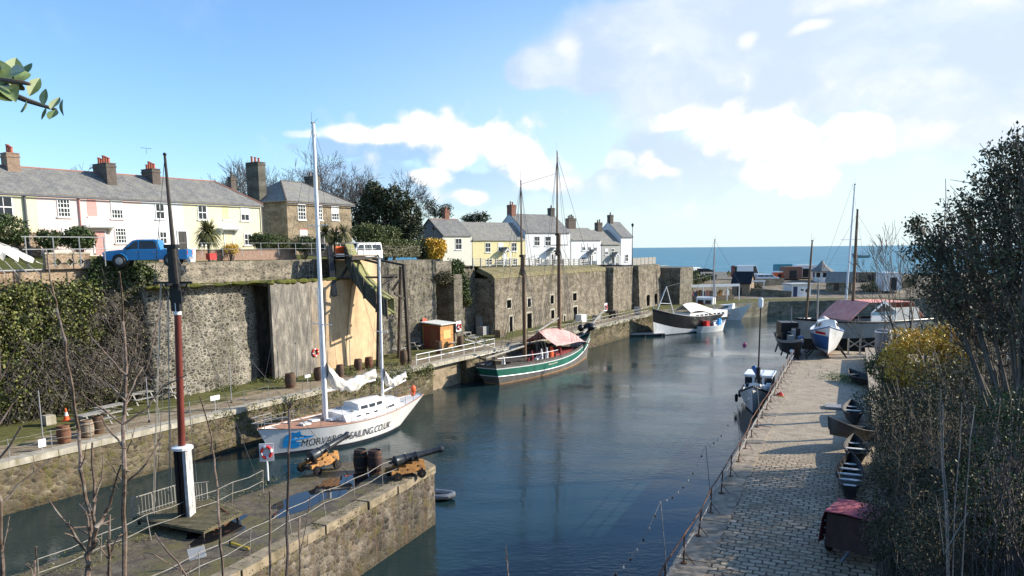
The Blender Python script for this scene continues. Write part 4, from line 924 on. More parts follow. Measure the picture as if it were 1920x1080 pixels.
# cordyline palms
def palm(label, u, vb, vt, d, R_, seed, group=None, stems=1):
    rnd.seed(seed); b = onground(u, d); top = D(u, vt, d).z-b.z; t = thing('cabbage_palm', label, 'palm', b)
    P0 = []; V = []; F = []
    for s in range(stems):
        ox = (s-(stems-1)/2)*.9; hh = top*(1-.12*(s % 2)); mb = MB(); mb.tube([(0, 0, -.4), (ox*.4, 0, hh*.5), (ox, .1*s, hh)], [.16, .13, .1], 7); mb.build('trunk', m_bark, t)
        for k in range(420//stems):
            a = rnd.uniform(0, 6.28); e = rnd.uniform(-1.0, 1.2); L_ = R_*rnd.uniform(.75, 1.1); w_ = .045
            dr = Vector((math.cos(a)*math.cos(e), math.sin(a)*math.cos(e), math.sin(e))); sd = dr.cross(Vector((0, 0, 1))).normalized()*w_
            o = Vector((ox, .1*s, hh)); m = o+dr*L_*.55; q = o+dr*L_+Vector((0, 0, -.35*L_*math.cos(e)))
            i = len(V); V += [o-sd, o+sd, m+sd, m-sd, q+sd*.3, q-sd*.3]; F += [(i, i+1, i+2, i+3), (i+3, i+2, i+4, i+5)]
    npmesh('fronds', np.array(V), np.array(F), lf_palm, t)
palm('spiky cabbage palm in front of the yellow end house', 392, 466, 436, 64, 1.45, 2)
palm('branching cabbage palm in front of the stone house', 628, 450, 436, 75, 1.35, 4, stems=3)
# ivy and creepers on the left retaining wall
def creeper(label, quads, n, size, mat, bulge=.7, twigs=400, name='climbing_plant', tmat=None, y=9.25, seed=1, tw=.012):
    rnd.seed(seed); t = thing(name, label, 'climbing plant', L(7, 9.2), PHI); P_ = []; sg = []
    tot = sum(q[4] for q in quads)
    for (u, v, ru, rv, wgt) in quads:
        m = int(n*wgt/tot); nc = m//14+1; a = npr.uniform(0, 6.283, nc); r = np.sqrt(npr.uniform(0, 1, nc)); C = []
        for aa, r_ in zip(a, r):
            s, _, z = onY(u+ru*r_*math.cos(aa), v+rv*r_*math.sin(aa), y); C.append((s-7, -abs(npr.normal())*bulge*.6-.05*(1-r_*.5)-bulge*.5*(1-r_), max(.05, z)))
        P_.append(np.repeat(np.array(C), 14, 0)+npr.normal(size=(nc*14, 3))*np.array([.2, .12, .2]))
        for k in range(int(twigs*wgt/tot)):
            c = C[rnd.randrange(len(C))]; e = Vector(c)+Vector((rnd.uniform(-.5, .5), rnd.uniform(-.5, .05), rnd.uniform(-1.1, .3))); f = e+Vector((rnd.uniform(-.4, .4), rnd.uniform(-.3, .1), rnd.uniform(-.6, .2)))
            sg += [(c, tuple(e), tw, tw*.8), (tuple(e), tuple(f), tw*.8, tw*.4)]
    segs('stems', sg, tmat or m_twig, t, 3); leaves('foliage', np.concatenate(P_), size, mat, t, .75); return t
creeper('thick green ivy hanging over the wall at the far left', [(50, 590, 75, 55, 3), (115, 610, 55, 60, 2), (20, 660, 50, 50, 2), (140, 555, 40, 25, 1), (60, 550, 80, 15, 1), (-60, 600, 60, 70, 2), (0, 730, 45, 30, 1), (60, 700, 60, 50, 1.5)], 30000, .17, lf_ivy, 1.0, 900)
lf_brown = leafmat('withered_creeper_leaf', [(.2, (.045, .042, .02)), (.6, (.1, .09, .045)), (.95, (.18, .16, .08))])
creeper('tangled leafless creeper with sparse leaves left of the bastion', [(215, 590, 70, 65, 3), (235, 650, 65, 70, 3), (190, 680, 50, 50, 2), (285, 600, 28, 60, 1.2), (270, 690, 36, 40, 1)], 12000, .14, lf_brown, 1.0, 2600, tmat=m_twig, seed=2, tw=.016)
creeper('dark green shrub spilling over the wall top below the pickup', [(195, 505, 26, 18, 1.5), (235, 510, 40, 18, 2), (265, 525, 22, 18, 1), (178, 530, 18, 22, 1), (215, 545, 50, 20, 1)], 9000, .17, lf_bush, .6, 300, seed=3)
creeper('brown bramble mound at the foot of the ivy on the quay', [(45, 700, 60, 45, 2), (130, 690, 50, 45, 2), (90, 650, 60, 30, 1)], 9000, .13, lf_brown, 1.5, 1500, seed=14, y=8.9, tw=.014)
creeper('undergrowth of brambles along the foot of the ivy wall', [(40, 755, 60, 32, 2), (120, 745, 60, 32, 2), (200, 735, 50, 34, 2), (180, 700, 50, 30, 1), (265, 725, 40, 20, 1)], 12000, .14, leafmat('bramble_green', [(.2, (.04, .05, .015)), (.6, (.1, .1, .03)), (.95, (.2, .18, .06))]), .9, 700, seed=4, y=9.0)
def hang(label, u, v, yy, ru, rv, n, size, mat, seed):
    rnd.seed(seed); s, _, z = onY(u, v, yy); t = thing('hanging_shrub', label, 'bush', L(s, yy, z), PHI); k = D(u, v, 1).y; 
    s2, _, z2 = onY(u+ru, v+rv, yy); rx, rz = abs(s2-s), abs(z2-z)
    leaves('foliage', np.concatenate([clump((0, -.1, 0), rx, .6, rz, n, 10, .15, .2), clump((rx*.3, -.1, -rz*.5), rx*.6, .4, rz*.7, n//2, 10, .12, .2)]), size, mat, t, .6)
    segs('stems', [((rnd.uniform(-rx, rx)*.5, .3, rz*.5), (rnd.uniform(-rx, rx)*.8, -.3, rnd.uniform(-rz, rz)*.8), .025, .01) for q in range(25)], m_bark, t, 4)
hang('bright green shrub growing over the wall top above the shed', 850, 503, 8.6, 17, 13, 3500, .22, lf_bush, 1)
hang('trailing ivy below the bright green shrub', 866, 535, 9.4, 9, 24, 2500, .2, lf_bush, 2)
hang('yellowing tuft of weeds on the set back wall', 872, 560, 9.6, 8, 10, 900, .2, lf_hedge, 3)
hang('dead brown creeper under the shrub beside the recess', 830, 520, 7.9, 18, 9, 1500, .18, lf_brown, 4)
# weeds along the quay edge
def weeds(label, spots, seed):
    rnd.seed(seed); t = thing('quay_weeds', label, 'weeds', L(20, 0), PHI); V = []
    for (u, v, ru, rv, z0) in spots:
        for k in range(int(ru*5)): s, y, z = onZ(u+rnd.uniform(-ru, ru), v+rnd.uniform(-rv, rv), z0); V.append((s-20, y, z+abs(rnd.gauss(0, .08))))
    P_ = np.repeat(np.array(V), 9, 0)+npr.normal(size=(len(V)*9, 3))*np.array([.18, .1, .09]); leaves('leaves', P_, .12, lf_ivy, t, .5)
weeds('green weeds in front of the streaked concrete wall', [(470, 712, 60, 5, .05), (640, 700, 30, 5, .05), (730, 690, 40, 8, .05), (400, 728, 40, 5, .05)], 1)
def edgeweeds(label, s0, s1, n, seed):
    rnd.seed(seed); t = thing('wall_plants', label, 'weeds', L(s0, 0), PHI); V = []
    for k in range(n):
        s = rnd.uniform(0, s1-s0); z = -abs(rnd.gauss(0, .6)); c = rnd.random() < .5
        V.append((s, -.12-.1*rnd.random() if z < -.05 else rnd.uniform(-.1, .5), z+.05))
    P_ = np.repeat(np.array(V), 10, 0)+npr.normal(size=(n*10, 3))*np.array([.16, .07, .12]); leaves('leaves', P_, .13, lf_ivy, t, .6)
edgeweeds('green plants hanging from the quay coping above the white yacht', 12, 27, 130, 2); edgeweeds('weedy growth on the quay wall between yacht and green ship', 27.5, 36, 220, 3); edgeweeds('yellow green growth on the quay wall beyond the green ship', 64, 97, 260, 4)
tg = creeper('scrubby bushes on the slope behind the far boats', [(1300, 522, 30, 14, 2), (1345, 525, 30, 10, 2), (1375, 520, 20, 10, 1), (1290, 540, 15, 8, 1)], 6000, .4, lf_hedge, 1.2, 200, name='slope_bushes', y=7.0, seed=9, tw=.03); 

# ------------------------------------------------------------------ right bank: evergreen, scrub, bare saplings
def gz(p): return bank(p.x, p.y)
def scrub(label, u, v, d, rx, rz, n, size, mat, stems=60, name='scrub', tm=None, seed=0, ry=None, tw=.012, cat='bush', sparse=False):
    rnd.seed(seed+int(u)); c = D(u, v, d); b = Vector((c.x, c.y, max(-.1, gz(c))-.2)); t = thing(name, label, cat, b); cc = c-b; sg = []
    for k in range(stems):
        a = rnd.uniform(0, 6.28); q = rnd.random()**.5
        e = cc+Vector((rx*q*math.cos(a), (ry or rx)*q*math.sin(a), rz*rnd.uniform(-.6, 1.15))); s0 = Vector((rnd.uniform(-.5, .5)*rx, rnd.uniform(-.5, .5)*rx, 0)); m = s0*.45+e*.55+noff()*.18; m2 = s0*.2+e*.8+noff()*.12
        sg += [(tuple(s0), tuple(m), tw*1.6, tw*1.2), (tuple(m), tuple(m2), tw*1.2, tw*.9), (tuple(m2), tuple(e), tw*.9, tw*.5)]
        for j in range(5):
            f = m*(1-j/5)+e*(j/5); g = f+noff()*.32*rx*.5+Vector((0, 0, .15)); sg.append((tuple(f), tuple(g), tw*.6, tw*.3))
            g2 = g+noff()*.2; sg.append((tuple(g), tuple(g2), tw*.35, tw*.25))
    segs('stems', sg, tm or m_twig, t, 3)
    P_ = [clump(cc, rx, ry or rx, rz, n//2, 9, .1, .3)]
    for k in range(9):
        a = rnd.uniform(0, 6.28); P_.append(clump(cc+Vector((rx*.8*math.cos(a), rx*.6*rnd.uniform(-1, 1), rz*.8*math.sin(a))), rx*.4, rx*.4, rz*.4, n//18, 9, .09, .1))
    leaves('foliage', np.concatenate(P_), size, mat, t, .55); return t
m_dtw = paint('scrub_twigs', (.22, .19, .145), .9, .3, 2)  # twig tone of the right bank scrub, browner than the bare twigs
scrub('thorny brown scrub beside the red covered trailer', 1690, 960, 21, 1.05, 2.0, 5000, .08, lf_scrub, 90, seed=1, tm=m_dtw)
scrub('brown bramble thicket low in the right corner', 1800, 1010, 17, 1.5, 1.6, 5800, .075, lf_scrub, 90, seed=2, tm=m_dtw)
scrub('green ivy leaved bush at the right edge of the picture', 1895, 890, 16, 1.1, 1.9, 7000, .085, lf_scrubg, 70, seed=3)
scrub('brown thicket overhanging the row of dark skiffs', 1715, 830, 26, 1.7, 2.0, 6800, .09, lf_scrub, 100, seed=4, tm=m_dtw)
scrub('dense dark thicket under the big evergreen', 1830, 790, 23, 2.2, 2.2, 8000, .09, lf_scrub, 100, seed=5, tm=m_dtw)
scrub('dark leafy thicket at the right edge below the evergreen', 1920, 700, 22, 2.0, 2.3, 6000, .1, lf_oak, 100, seed=6)
scrub('brown thicket left of the golden bush', 1690, 765, 31, 1.5, 1.1, 5500, .09, lf_scrub, 70, seed=7, tm=m_dtw)
scrub('tall brown thicket right of the golden bush', 1850, 720, 30, 1.9, 1.6, 7000, .1, lf_scrub, 70, seed=8, tm=m_dtw)
scrub('grey green thicket behind the golden bush', 1850, 620, 34, 3.0, 1.7, 8000, .11, lf_scrub, 80, seed=12, tm=m_dtw)
scrub('bright golden yellow bush on top of the right bank', 1735, 678, 31, 1.7, 1.25, 9000, .11, lf_gold, 60, seed=9, name='golden_bush')
scrub('yellow green bush above the end of the quay wall', 1672, 690, 34, .95, .75, 3200, .11, lf_hedge, 40, seed=10, name='golden_bush')
scrub('golden yellow bush further right beside the tall thicket', 1795, 650, 31.5, 1.2, .95, 5500, .11, lf_gold, 50, seed=11, name='golden_bush')
# big evergreen
c0 = D(1935, 900, 18); b = Vector((c0.x, c0.y, gz(c0)-.3)); t = thing('holm_oak', 'big dark evergreen tree filling the right edge above the scrub', 'tree', b); rnd.seed(31)
bl = [(1732, 470, 20, .5, .45), (1752, 445, 20, .55, .5), (1745, 520, 20, .6, .4), (1790, 440, 20, .65, .6), (1785, 500, 20, .9, .7), (1815, 400, 19.5, .7, .7), (1850, 360, 19, .8, .7), (1872, 320, 19, .55, .6), (1900, 300, 18.5, .7, .6), (1925, 275, 18, .55, .6),
      (1850, 440, 19, 1.1, .9), (1910, 380, 18.5, 1.1, 1.0), (1960, 330, 18, 1.0, 1.0), (1830, 530, 19, 1.2, .8), (1900, 480, 18.5, 1.3, 1.0), (1960, 450, 18, 1.4, 1.3), (1790, 570, 20, .9, .6), (1880, 580, 19, 1.4, .8), (1950, 570, 18, 1.5, 1.1), (1760, 555, 20.5, .6, .4), (1720, 425, 20.5, .3, .25), (2120, 560, 17, 2, 2)]
P_ = []; sg = []
tip0 = Vector((0, 0, 0))
for (u, v, d, rx, rz) in bl:
    c = D(u, v, d)-b; P_.append(clump(c, rx, rx, rz, int(600*rx*rz+230), 9, .08, .0))
    pts = [Vector((0, 0, 0)), Vector((c.x*.2, c.y*.2, c.z*.42))+noff()*.15, Vector((c.x*.6, c.y*.6, c.z*.8))+noff()*.2, c]
    r = [.06, .05, .035, .012]
    for i in range(3): sg.append((tuple(pts[i]), tuple(pts[i+1]), r[i], r[i+1]))
    for k in range(int(70*rx)):
        f = pts[2].lerp(c, rnd.random()); e = c+Vector((rnd.gauss(0, .5)*rx, rnd.gauss(0, .5)*rx, rnd.gauss(0, .5)*rz)); sg.append((tuple(f), tuple(e), .014, .006))
segs('limbs', sg, m_bark, t, 5)
mb = MB(); mb.tube([(0, 0, -.5), (.05, .05, 1.2), (-.1, 0, 2.6)], [.2, .17, .12], 10); mb.build('trunk', m_bark, t, smooth=True)
leaves('crown', np.concatenate(P_), .1, lf_oak, t, .55)
def rbt(label, u, vtop, d, **k):
    p = D(u, 600, d); bz = max(0, gz(p))-.1; return baretree(label, Vector((p.x, p.y, bz)), D(u, vtop, d).z-bz, **k)
rbt('bare many branched tree in front of the red canopied ship', 1700, 412, 44, seed=41, lev=6, kids=2, spread=.42, mat=m_bark, minr=.012, lean=(-.08, 0, 1), tf=.26)
rbt('slender bare tree left of the big evergreen', 1722, 455, 40, seed=43, lev=6, kids=2, spread=.38, mat=m_bark, minr=.01)
rbt('small bare tree with forked trunk beside the grey cylinder', 1668, 500, 46, seed=45, lev=5, kids=2, spread=.45, mat=m_bark, minr=.012)
def drawn(name, label, d, lines, mat, cat='sapling', cover=None, knob=False):
    """thin stems grown at their own distance; lines = [(d, [(u,v,width px)...])]"""
    mb = MB(); rnd.seed(len(label)); o0 = None
    for dd, pl in lines:
        pts = [D(u, v, dd+.12*i*rnd.uniform(-1, 1)) for i, (u, v, w_) in enumerate(pl)]; rr = [max(.0013, w_*.35/FPX*dd) for u, v, w_ in pl]
        P2 = []; R2 = []
        for i in range(len(pts)-1):
            for k in range(3):
                f = k/3; P2.append(pts[i].lerp(pts[i+1], f)+noff()*rr[i]*.5); R2.append((rr[i]*(1-f)+rr[i+1]*f)*(1.18 if k == 0 and knob else 1))
        P2.append(pts[-1]); R2.append(rr[-1])
        mb.tube(P2, R2, 7)
        for k in range(2, len(P2)-1):      # buds and fine side twigs
            if cat == 'sapling' and rnd.random() < .55:
                q = P2[k]; dr = (noff()+Vector((0, 0, .9))).normalized(); ln_ = dd*rnd.uniform(.004, .012)*(4 if rnd.random() < .22 else 1); e = q+dr*ln_
                mb.tube([q, q.lerp(e, .5)+noff()*ln_*.06, e], [max(.0011, R2[k]*.5), max(.001, R2[k]*.35), .0008], 4)
    o = mb.build(name, mat, None, smooth=True); tag(o, label, cat); return o
T = lambda *a: [(a[i], a[i+1], a[i+2]) for i in range(0, len(a), 3)]
drawn('sapling', 'tall pale bare sapling with paired side branches in the left foreground', 7, [(7, T(234, 1190, 13, 233, 1000, 12, 231, 880, 11, 233, 780, 10, 237, 690, 8, 232, 600, 6, 224, 510, 4)),
    (7, T(231, 910, 7, 275, 870, 5, 310, 808, 3)), (7, T(232, 838, 6, 200, 800, 5, 188, 778, 3)), (7, T(233, 795, 6, 275, 765, 5, 305, 725, 4, 350, 703, 3)), (7, T(231, 796, 6, 195, 770, 5, 155, 740, 3)),
    (7, T(235, 752, 5, 215, 730, 4, 198, 715, 3)), (7, T(236, 752, 5, 252, 715, 4, 268, 688, 3)), (7, T(237, 705, 5, 200, 665, 4, 170, 632, 3)), (7, T(238, 705, 5, 252, 672, 4, 258, 625, 3)), (7, T(245, 740, 4, 275, 690, 4, 290, 630, 3, 306, 560, 2.4)),
    (7, T(231, 905, 5, 215, 880, 4, 192, 858, 3)), (7, T(233, 860, 4, 246, 825, 3, 257, 790, 2))], m_bark2, knob=True)
drawn('sapling', 'long leaning whip with reddish tip rising past the quay cone', 6, [(6, T(172, 1010, 9, 168, 960, 10, 152, 880, 9, 145, 810, 9, 134, 730, 8, 124, 640, 6, 108, 580, 5, 98, 540, 4, 90, 495, 4)), (6, T(172, 1010, 8, 178, 940, 8, 173, 830, 5)), (6, T(176, 940, 5, 190, 900, 4, 193, 860, 3))], m_bark2, knob=True)
drawn('sapling', 'bushy forked sapling low in the left foreground', 5, [(5, T(165, 1190, 15, 166, 1080, 14, 167, 1040, 13, 180, 990, 12, 200, 960, 9, 212, 920, 6, 228, 870, 4)), (5, T(167, 1040, 8, 130, 990, 6, 92, 938, 4)), (5, T(166, 1030, 8, 168, 1000, 7, 160, 960, 5, 148, 945, 3)),
    (5, T(200, 1190, 10, 203, 1080, 9, 205, 1020, 8, 206, 965, 5)), (5, T(180, 990, 7, 172, 960, 5, 168, 945, 4)), (5, T(205, 1040, 5, 222, 1005, 4, 229, 1002, 3)), (5, T(166, 1000, 5, 122, 980, 4)), (5, T(203, 1050, 4, 185, 1020, 3, 178, 1012, 3)), (5, T(160, 1030, 5, 146, 1012, 5, 120, 1000, 3))], m_bark2, knob=True)
drawn('sapling', 'thin whip crossing the pier in front of the grated deck', 6.5, [(6.5, T(418, 1190, 8, 418, 1080, 7, 412, 990, 7, 407, 920, 6, 402, 860, 5, 392, 800, 4, 374, 742, 3))], m_bark2)
drawn('sapling', 'straight dark stem with rusty tip in front of the white yacht stern', 6, [(6, T(535, 1190, 9, 537, 1080, 8, 539, 960, 7, 541, 850, 7, 543, 765, 6, 545, 755, 7))], paint('dark_stem', (.07, .05, .045), .7, .3, 8))
drawn('sapling', 'broken pale stem standing against the pier wall', 6, [(6, T(505, 1190, 8, 506, 1060, 7, 507, 960, 6, 505, 920, 4))], m_bark2)
drawn('sapling', 'short pale broken stem just right of the dark rusty tipped stem', 6, [(6, T(563, 1190, 6, 563, 1060, 6, 562, 970, 5)), (6, T(563, 1040, 3, 575, 980, 3, 582, 930, 2.5))], m_bark2)
drawn('sapling', 'bare stem cut by the left edge of the picture', 5, [(5, T(2, 1190, 12, 2, 1060, 11, 0, 940, 9, -8, 860, 7)), (5, T(2, 945, 6, 45, 900, 5, 97, 858, 4)), (5, T(-20, 880, 7, 10, 848, 6, 40, 800, 5)), (5, T(-10, 810, 5, 25, 755, 4, 60, 700, 3)), (5, T(-20, 750, 5, 12, 690, 4, 38, 635, 3)), (5, T(0, 1060, 4, 12, 1000, 3, 18, 968, 2))], m_bark2, knob=True)
drawn('sapling', 'low diagonal twigs in front of the fallen sign', 5.5, [(5.5, T(372, 1120, 6, 340, 1065, 5, 315, 1035, 5, 290, 1000, 4)), (5.5, T(345, 1072, 4, 320, 1060, 3, 290, 1040, 3, 268, 1035, 2))], m_bark2)
drawn('sapling', 'short reddish twig rising at the bottom edge near the left corner', 5.5, [(5.5, T(66, 1190, 5, 66, 1100, 5, 67, 1050, 4, 68, 1025, 4)), (5.5, T(66, 1090, 4, 58, 1065, 3, 52, 1056, 3))], m_bark2)
drawn('sapling', 'tiny upright twig above the water at the bottom middle', 6, [(6, T(954, 1150, 4, 953, 1080, 4, 951, 1050, 3, 948, 1028, 3)), (6, T(953, 1060, 2.5, 948, 1045, 2))], m_bark2)
for i, (lab, ln) in enumerate([('paired pale upright stems in the right scrub', [(15, T(1778, 1150, 6, 1772, 950, 6, 1765, 850, 5, 1764, 730, 4)), (15, T(1782, 1150, 5, 1776, 950, 5, 1769, 850, 4, 1768, 755, 3))]), ('pale leaning whip right of the paired stems in scrub', [(15, T(1785, 1150, 5, 1790, 950, 4, 1800, 830, 4, 1803, 755, 3))]), ('slender pale whip nearest the green bush in scrub', [(14, T(1800, 1150, 5, 1810, 960, 4, 1820, 820, 3, 1828, 760, 3)), (14, T(1816, 960, 4, 1770, 1040, 4, 1755, 930, 2))])]):
    drawn('sapling', lab, 15, [(q, [(a_, b_, w_*.62) for a_, b_, w_ in l_]) for q, l_ in ln], m_twigp)
drawn('sapling', 'thin bare whip rising above the evergreen crown', 26, [(26, [(1785, 640, 4), (1776, 540, 3.5), (1771, 440, 3), (1773, 335, 1.6)]), (26, [(1771, 440, 2), (1764, 400, 1.3)]), (26, [(1772, 410, 2), (1779, 372, 1.3)])], m_twigp)
# leafy branch reaching in at the upper left, its tree stands out of the frame
lf_br = leafmat('poplar_leaf', [(.25, (.05, .09, .035)), (.45, (.13, .19, .07)), (.6, (.2, .26, .1)), (.8, (.42, .45, .26))], .3, 0, 28)
t = thing('tree_branch', 'leafy branch reaching into the sky at the upper left', 'branch', D(-260, 130, 2.3)); b = t.location
mb = MB(); pts = [D(-260, 130, 2.3), D(-120, 150, 2.25), D(0, 168, 2.2), D(50, 188, 2.2), D(80, 198, 2.2), D(106, 206, 2.2)]; mb.tube([p-b for p in pts], [.02, .013, .0095, .0075, .0055, .004], 8)
mb.tube([D(-60, 160, 2.22)-b, D(0, 150, 2.15)-b, D(45, 155, 2.15)-b, D(57, 158, 2.15)-b], [.01, .008, .006, .004], 7); mb.build('stem', m_bark, t, smooth=True)
rnd.seed(77)
def leaf(u0, v0, u1, v1, wpx, d, bend=.2, tw=0.0):
    a = D(u0, v0, d); e = D(u1, v1, d+rnd.uniform(-.06, .06)); ax = e-a; ln = ax.length; ax.normalize(); sd = ax.cross(CF).normalized(); nn = sd.cross(ax)
    sd = (sd*math.cos(tw)+nn*math.sin(tw)); nn = sd.cross(ax); w_ = wpx/FPX*d/2; rows = []
    for k, (f, q) in enumerate([(0, .08), (.12, .5), (.3, .92), (.5, 1), (.7, .78), (.88, .4), (1, .02)]):
        c = a+ax*ln*f+nn*bend*ln*math.sin(PI*f)*.5
        rows.append([tuple(c+sd*w_*q*s-nn*abs(s)*w_*q*.35-b) for s in (-1, -.5, 0, .5, 1)])
    mb = MB(); mb.sheet(rows); return mb.build('leaf', lf_br, t, smooth=True)
for q in [(55, 180, 75, 146, 22), (82, 198, 86, 166, 17), (95, 205, 112, 182, 18), (50, 190, 38, 210, 18), (86, 202, 78, 225, 12), (105, 206, 92, 224, 20), (118, 186, 120, 218, 10), (20, 160, 30, 108, 38), (35, 150, 60, 118, 30), (0, 160, -2, 112, 44), (28, 152, 58, 138, 24), (10, 160, 30, 192, 34), (-10, 150, 22, 190, 44), (30, 150, 44, 170, 22), (-30, 160, 8, 128, 40), (-60, 150, -20, 190, 40), (-90, 150, -60, 110, 40), (15, 140, 48, 132, 26)]:
    leaf(*q, 2.18+rnd.uniform(-.05, .05), rnd.uniform(-.25, .25), rnd.uniform(-.7, .7))

scrub('broad evergreen thicket on the bank outside the right edge of the picture', 2120, 640, 30, 3.5, 3.2, 9000, .14, lf_oak, 80, seed=21, tm=m_dtw)
# moss and weeds in the joints along the pier edge
rnd.seed(5); t = thing('pier_weeds', 'moss and small weeds growing along the near edge of the pier', 'weeds', P(0, .4, PZ)); V = []
for k in range(260):
    q = P(rnd.uniform(-.2, 17), abs(rnd.gauss(0, .35))+.02, PZ+.05+abs(rnd.gauss(0, .02)))-t.location; V.append(tuple(q))
for k in range(110):
    q = P(rnd.uniform(-.2, 17), -.1, PZ-abs(rnd.gauss(0, .35)))-t.location; V.append(tuple(q))
leaves('leaves', np.repeat(np.array(V), 8, 0)+npr.normal(size=(len(V)*8, 3))*np.array([.07, .07, .03]), .06, leafmat('moss_tuft', [(.2, (.06, .06, .012)), (.6, (.13, .12, .03)), (.95, (.22, .19, .07))]), t, .5)
rnd.seed(8); t = thing('pier_weeds', 'moss and weeds along the far edge of the pier by the water channel', 'weeds', P(6, 5, PZ)); V = []
for k in range(260): V.append(tuple(P(rnd.uniform(1, 17), 5.6+rnd.gauss(0, .5)+.08*k/60, PZ+.03)-t.location))
leaves('leaves', np.repeat(np.array(V), 8, 0)+npr.normal(size=(len(V)*8, 3))*np.array([.1, .1, .03]), .07, bpy.data.materials['moss_tuft'], t, .5)
# ------------------------------------------------------------------ boats
m_hullw = paint('white_hull_paint', (.82, .81, .78), .3, .04, 1.2, grime=(.66, .62, .54)); m_hullk = paint('black_hull_paint', (.01, .01, .011), .4, .3, 1.5, grime=(.025, .023, .02)); m_green = paint('green_hull_band', (.014, .13, .085), .45, .2, 1.5, grime=(.035, .19, .13))
m_hullg = paint('grey_hull_paint', (.3, .3, .28), .5, .12, 1.2, grime=(.2, .19, .17)); m_boot = paint('antifouling', (.03, .035, .05), .6, .2); m_rustl = paint('rusty_waterline', (.34, .2, .1), .8, .3, 2); m_teak = paint('teak_deck', (.42, .22, .14), .7, .15, 4)
m_deck = paint('worn_deck', (.25, .22, .18), .8, .25, 3, grime=(.12, .1, .08)); m_mast = paint('varnished_mast', (.17, .1, .055), .5, .2, 2, grime=(.08, .05, .03)); m_alu = paint('white_mast', (.8, .8, .79), .3, .05)
m_canvas = paint('white_canvas', (.8, .75, .65), .9, .12, 3, bump=.6, grime=(.6, .54, .44)); m_awn = paint('faded_pink_awning', (.6, .34, .3), .9, .18, 2.5, grime=(.7, .5, .46), bump=.5); m_mar = paint('maroon_cloth', (.28, .05, .05), .9, .15, 2); m_blue = paint('boat_blue', (.05, .13, .3), .45, .12, 2, grime=(.1, .17, .3))
m_cyan = paint('cyan_splash', (.02, .33, .75), .5, .03); m_ink = paint('black_lettering', (.02, .02, .03), .5, .05); m_redc = paint('red_canopy', (.78, .32, .26), .85, .12, 1.5, grime=(.8, .45, .38)); m_grim = paint('sunlit_grimy_hull', (.12, .11, .1), .8, .3, 1.3, grime=(.2, .19, .17))
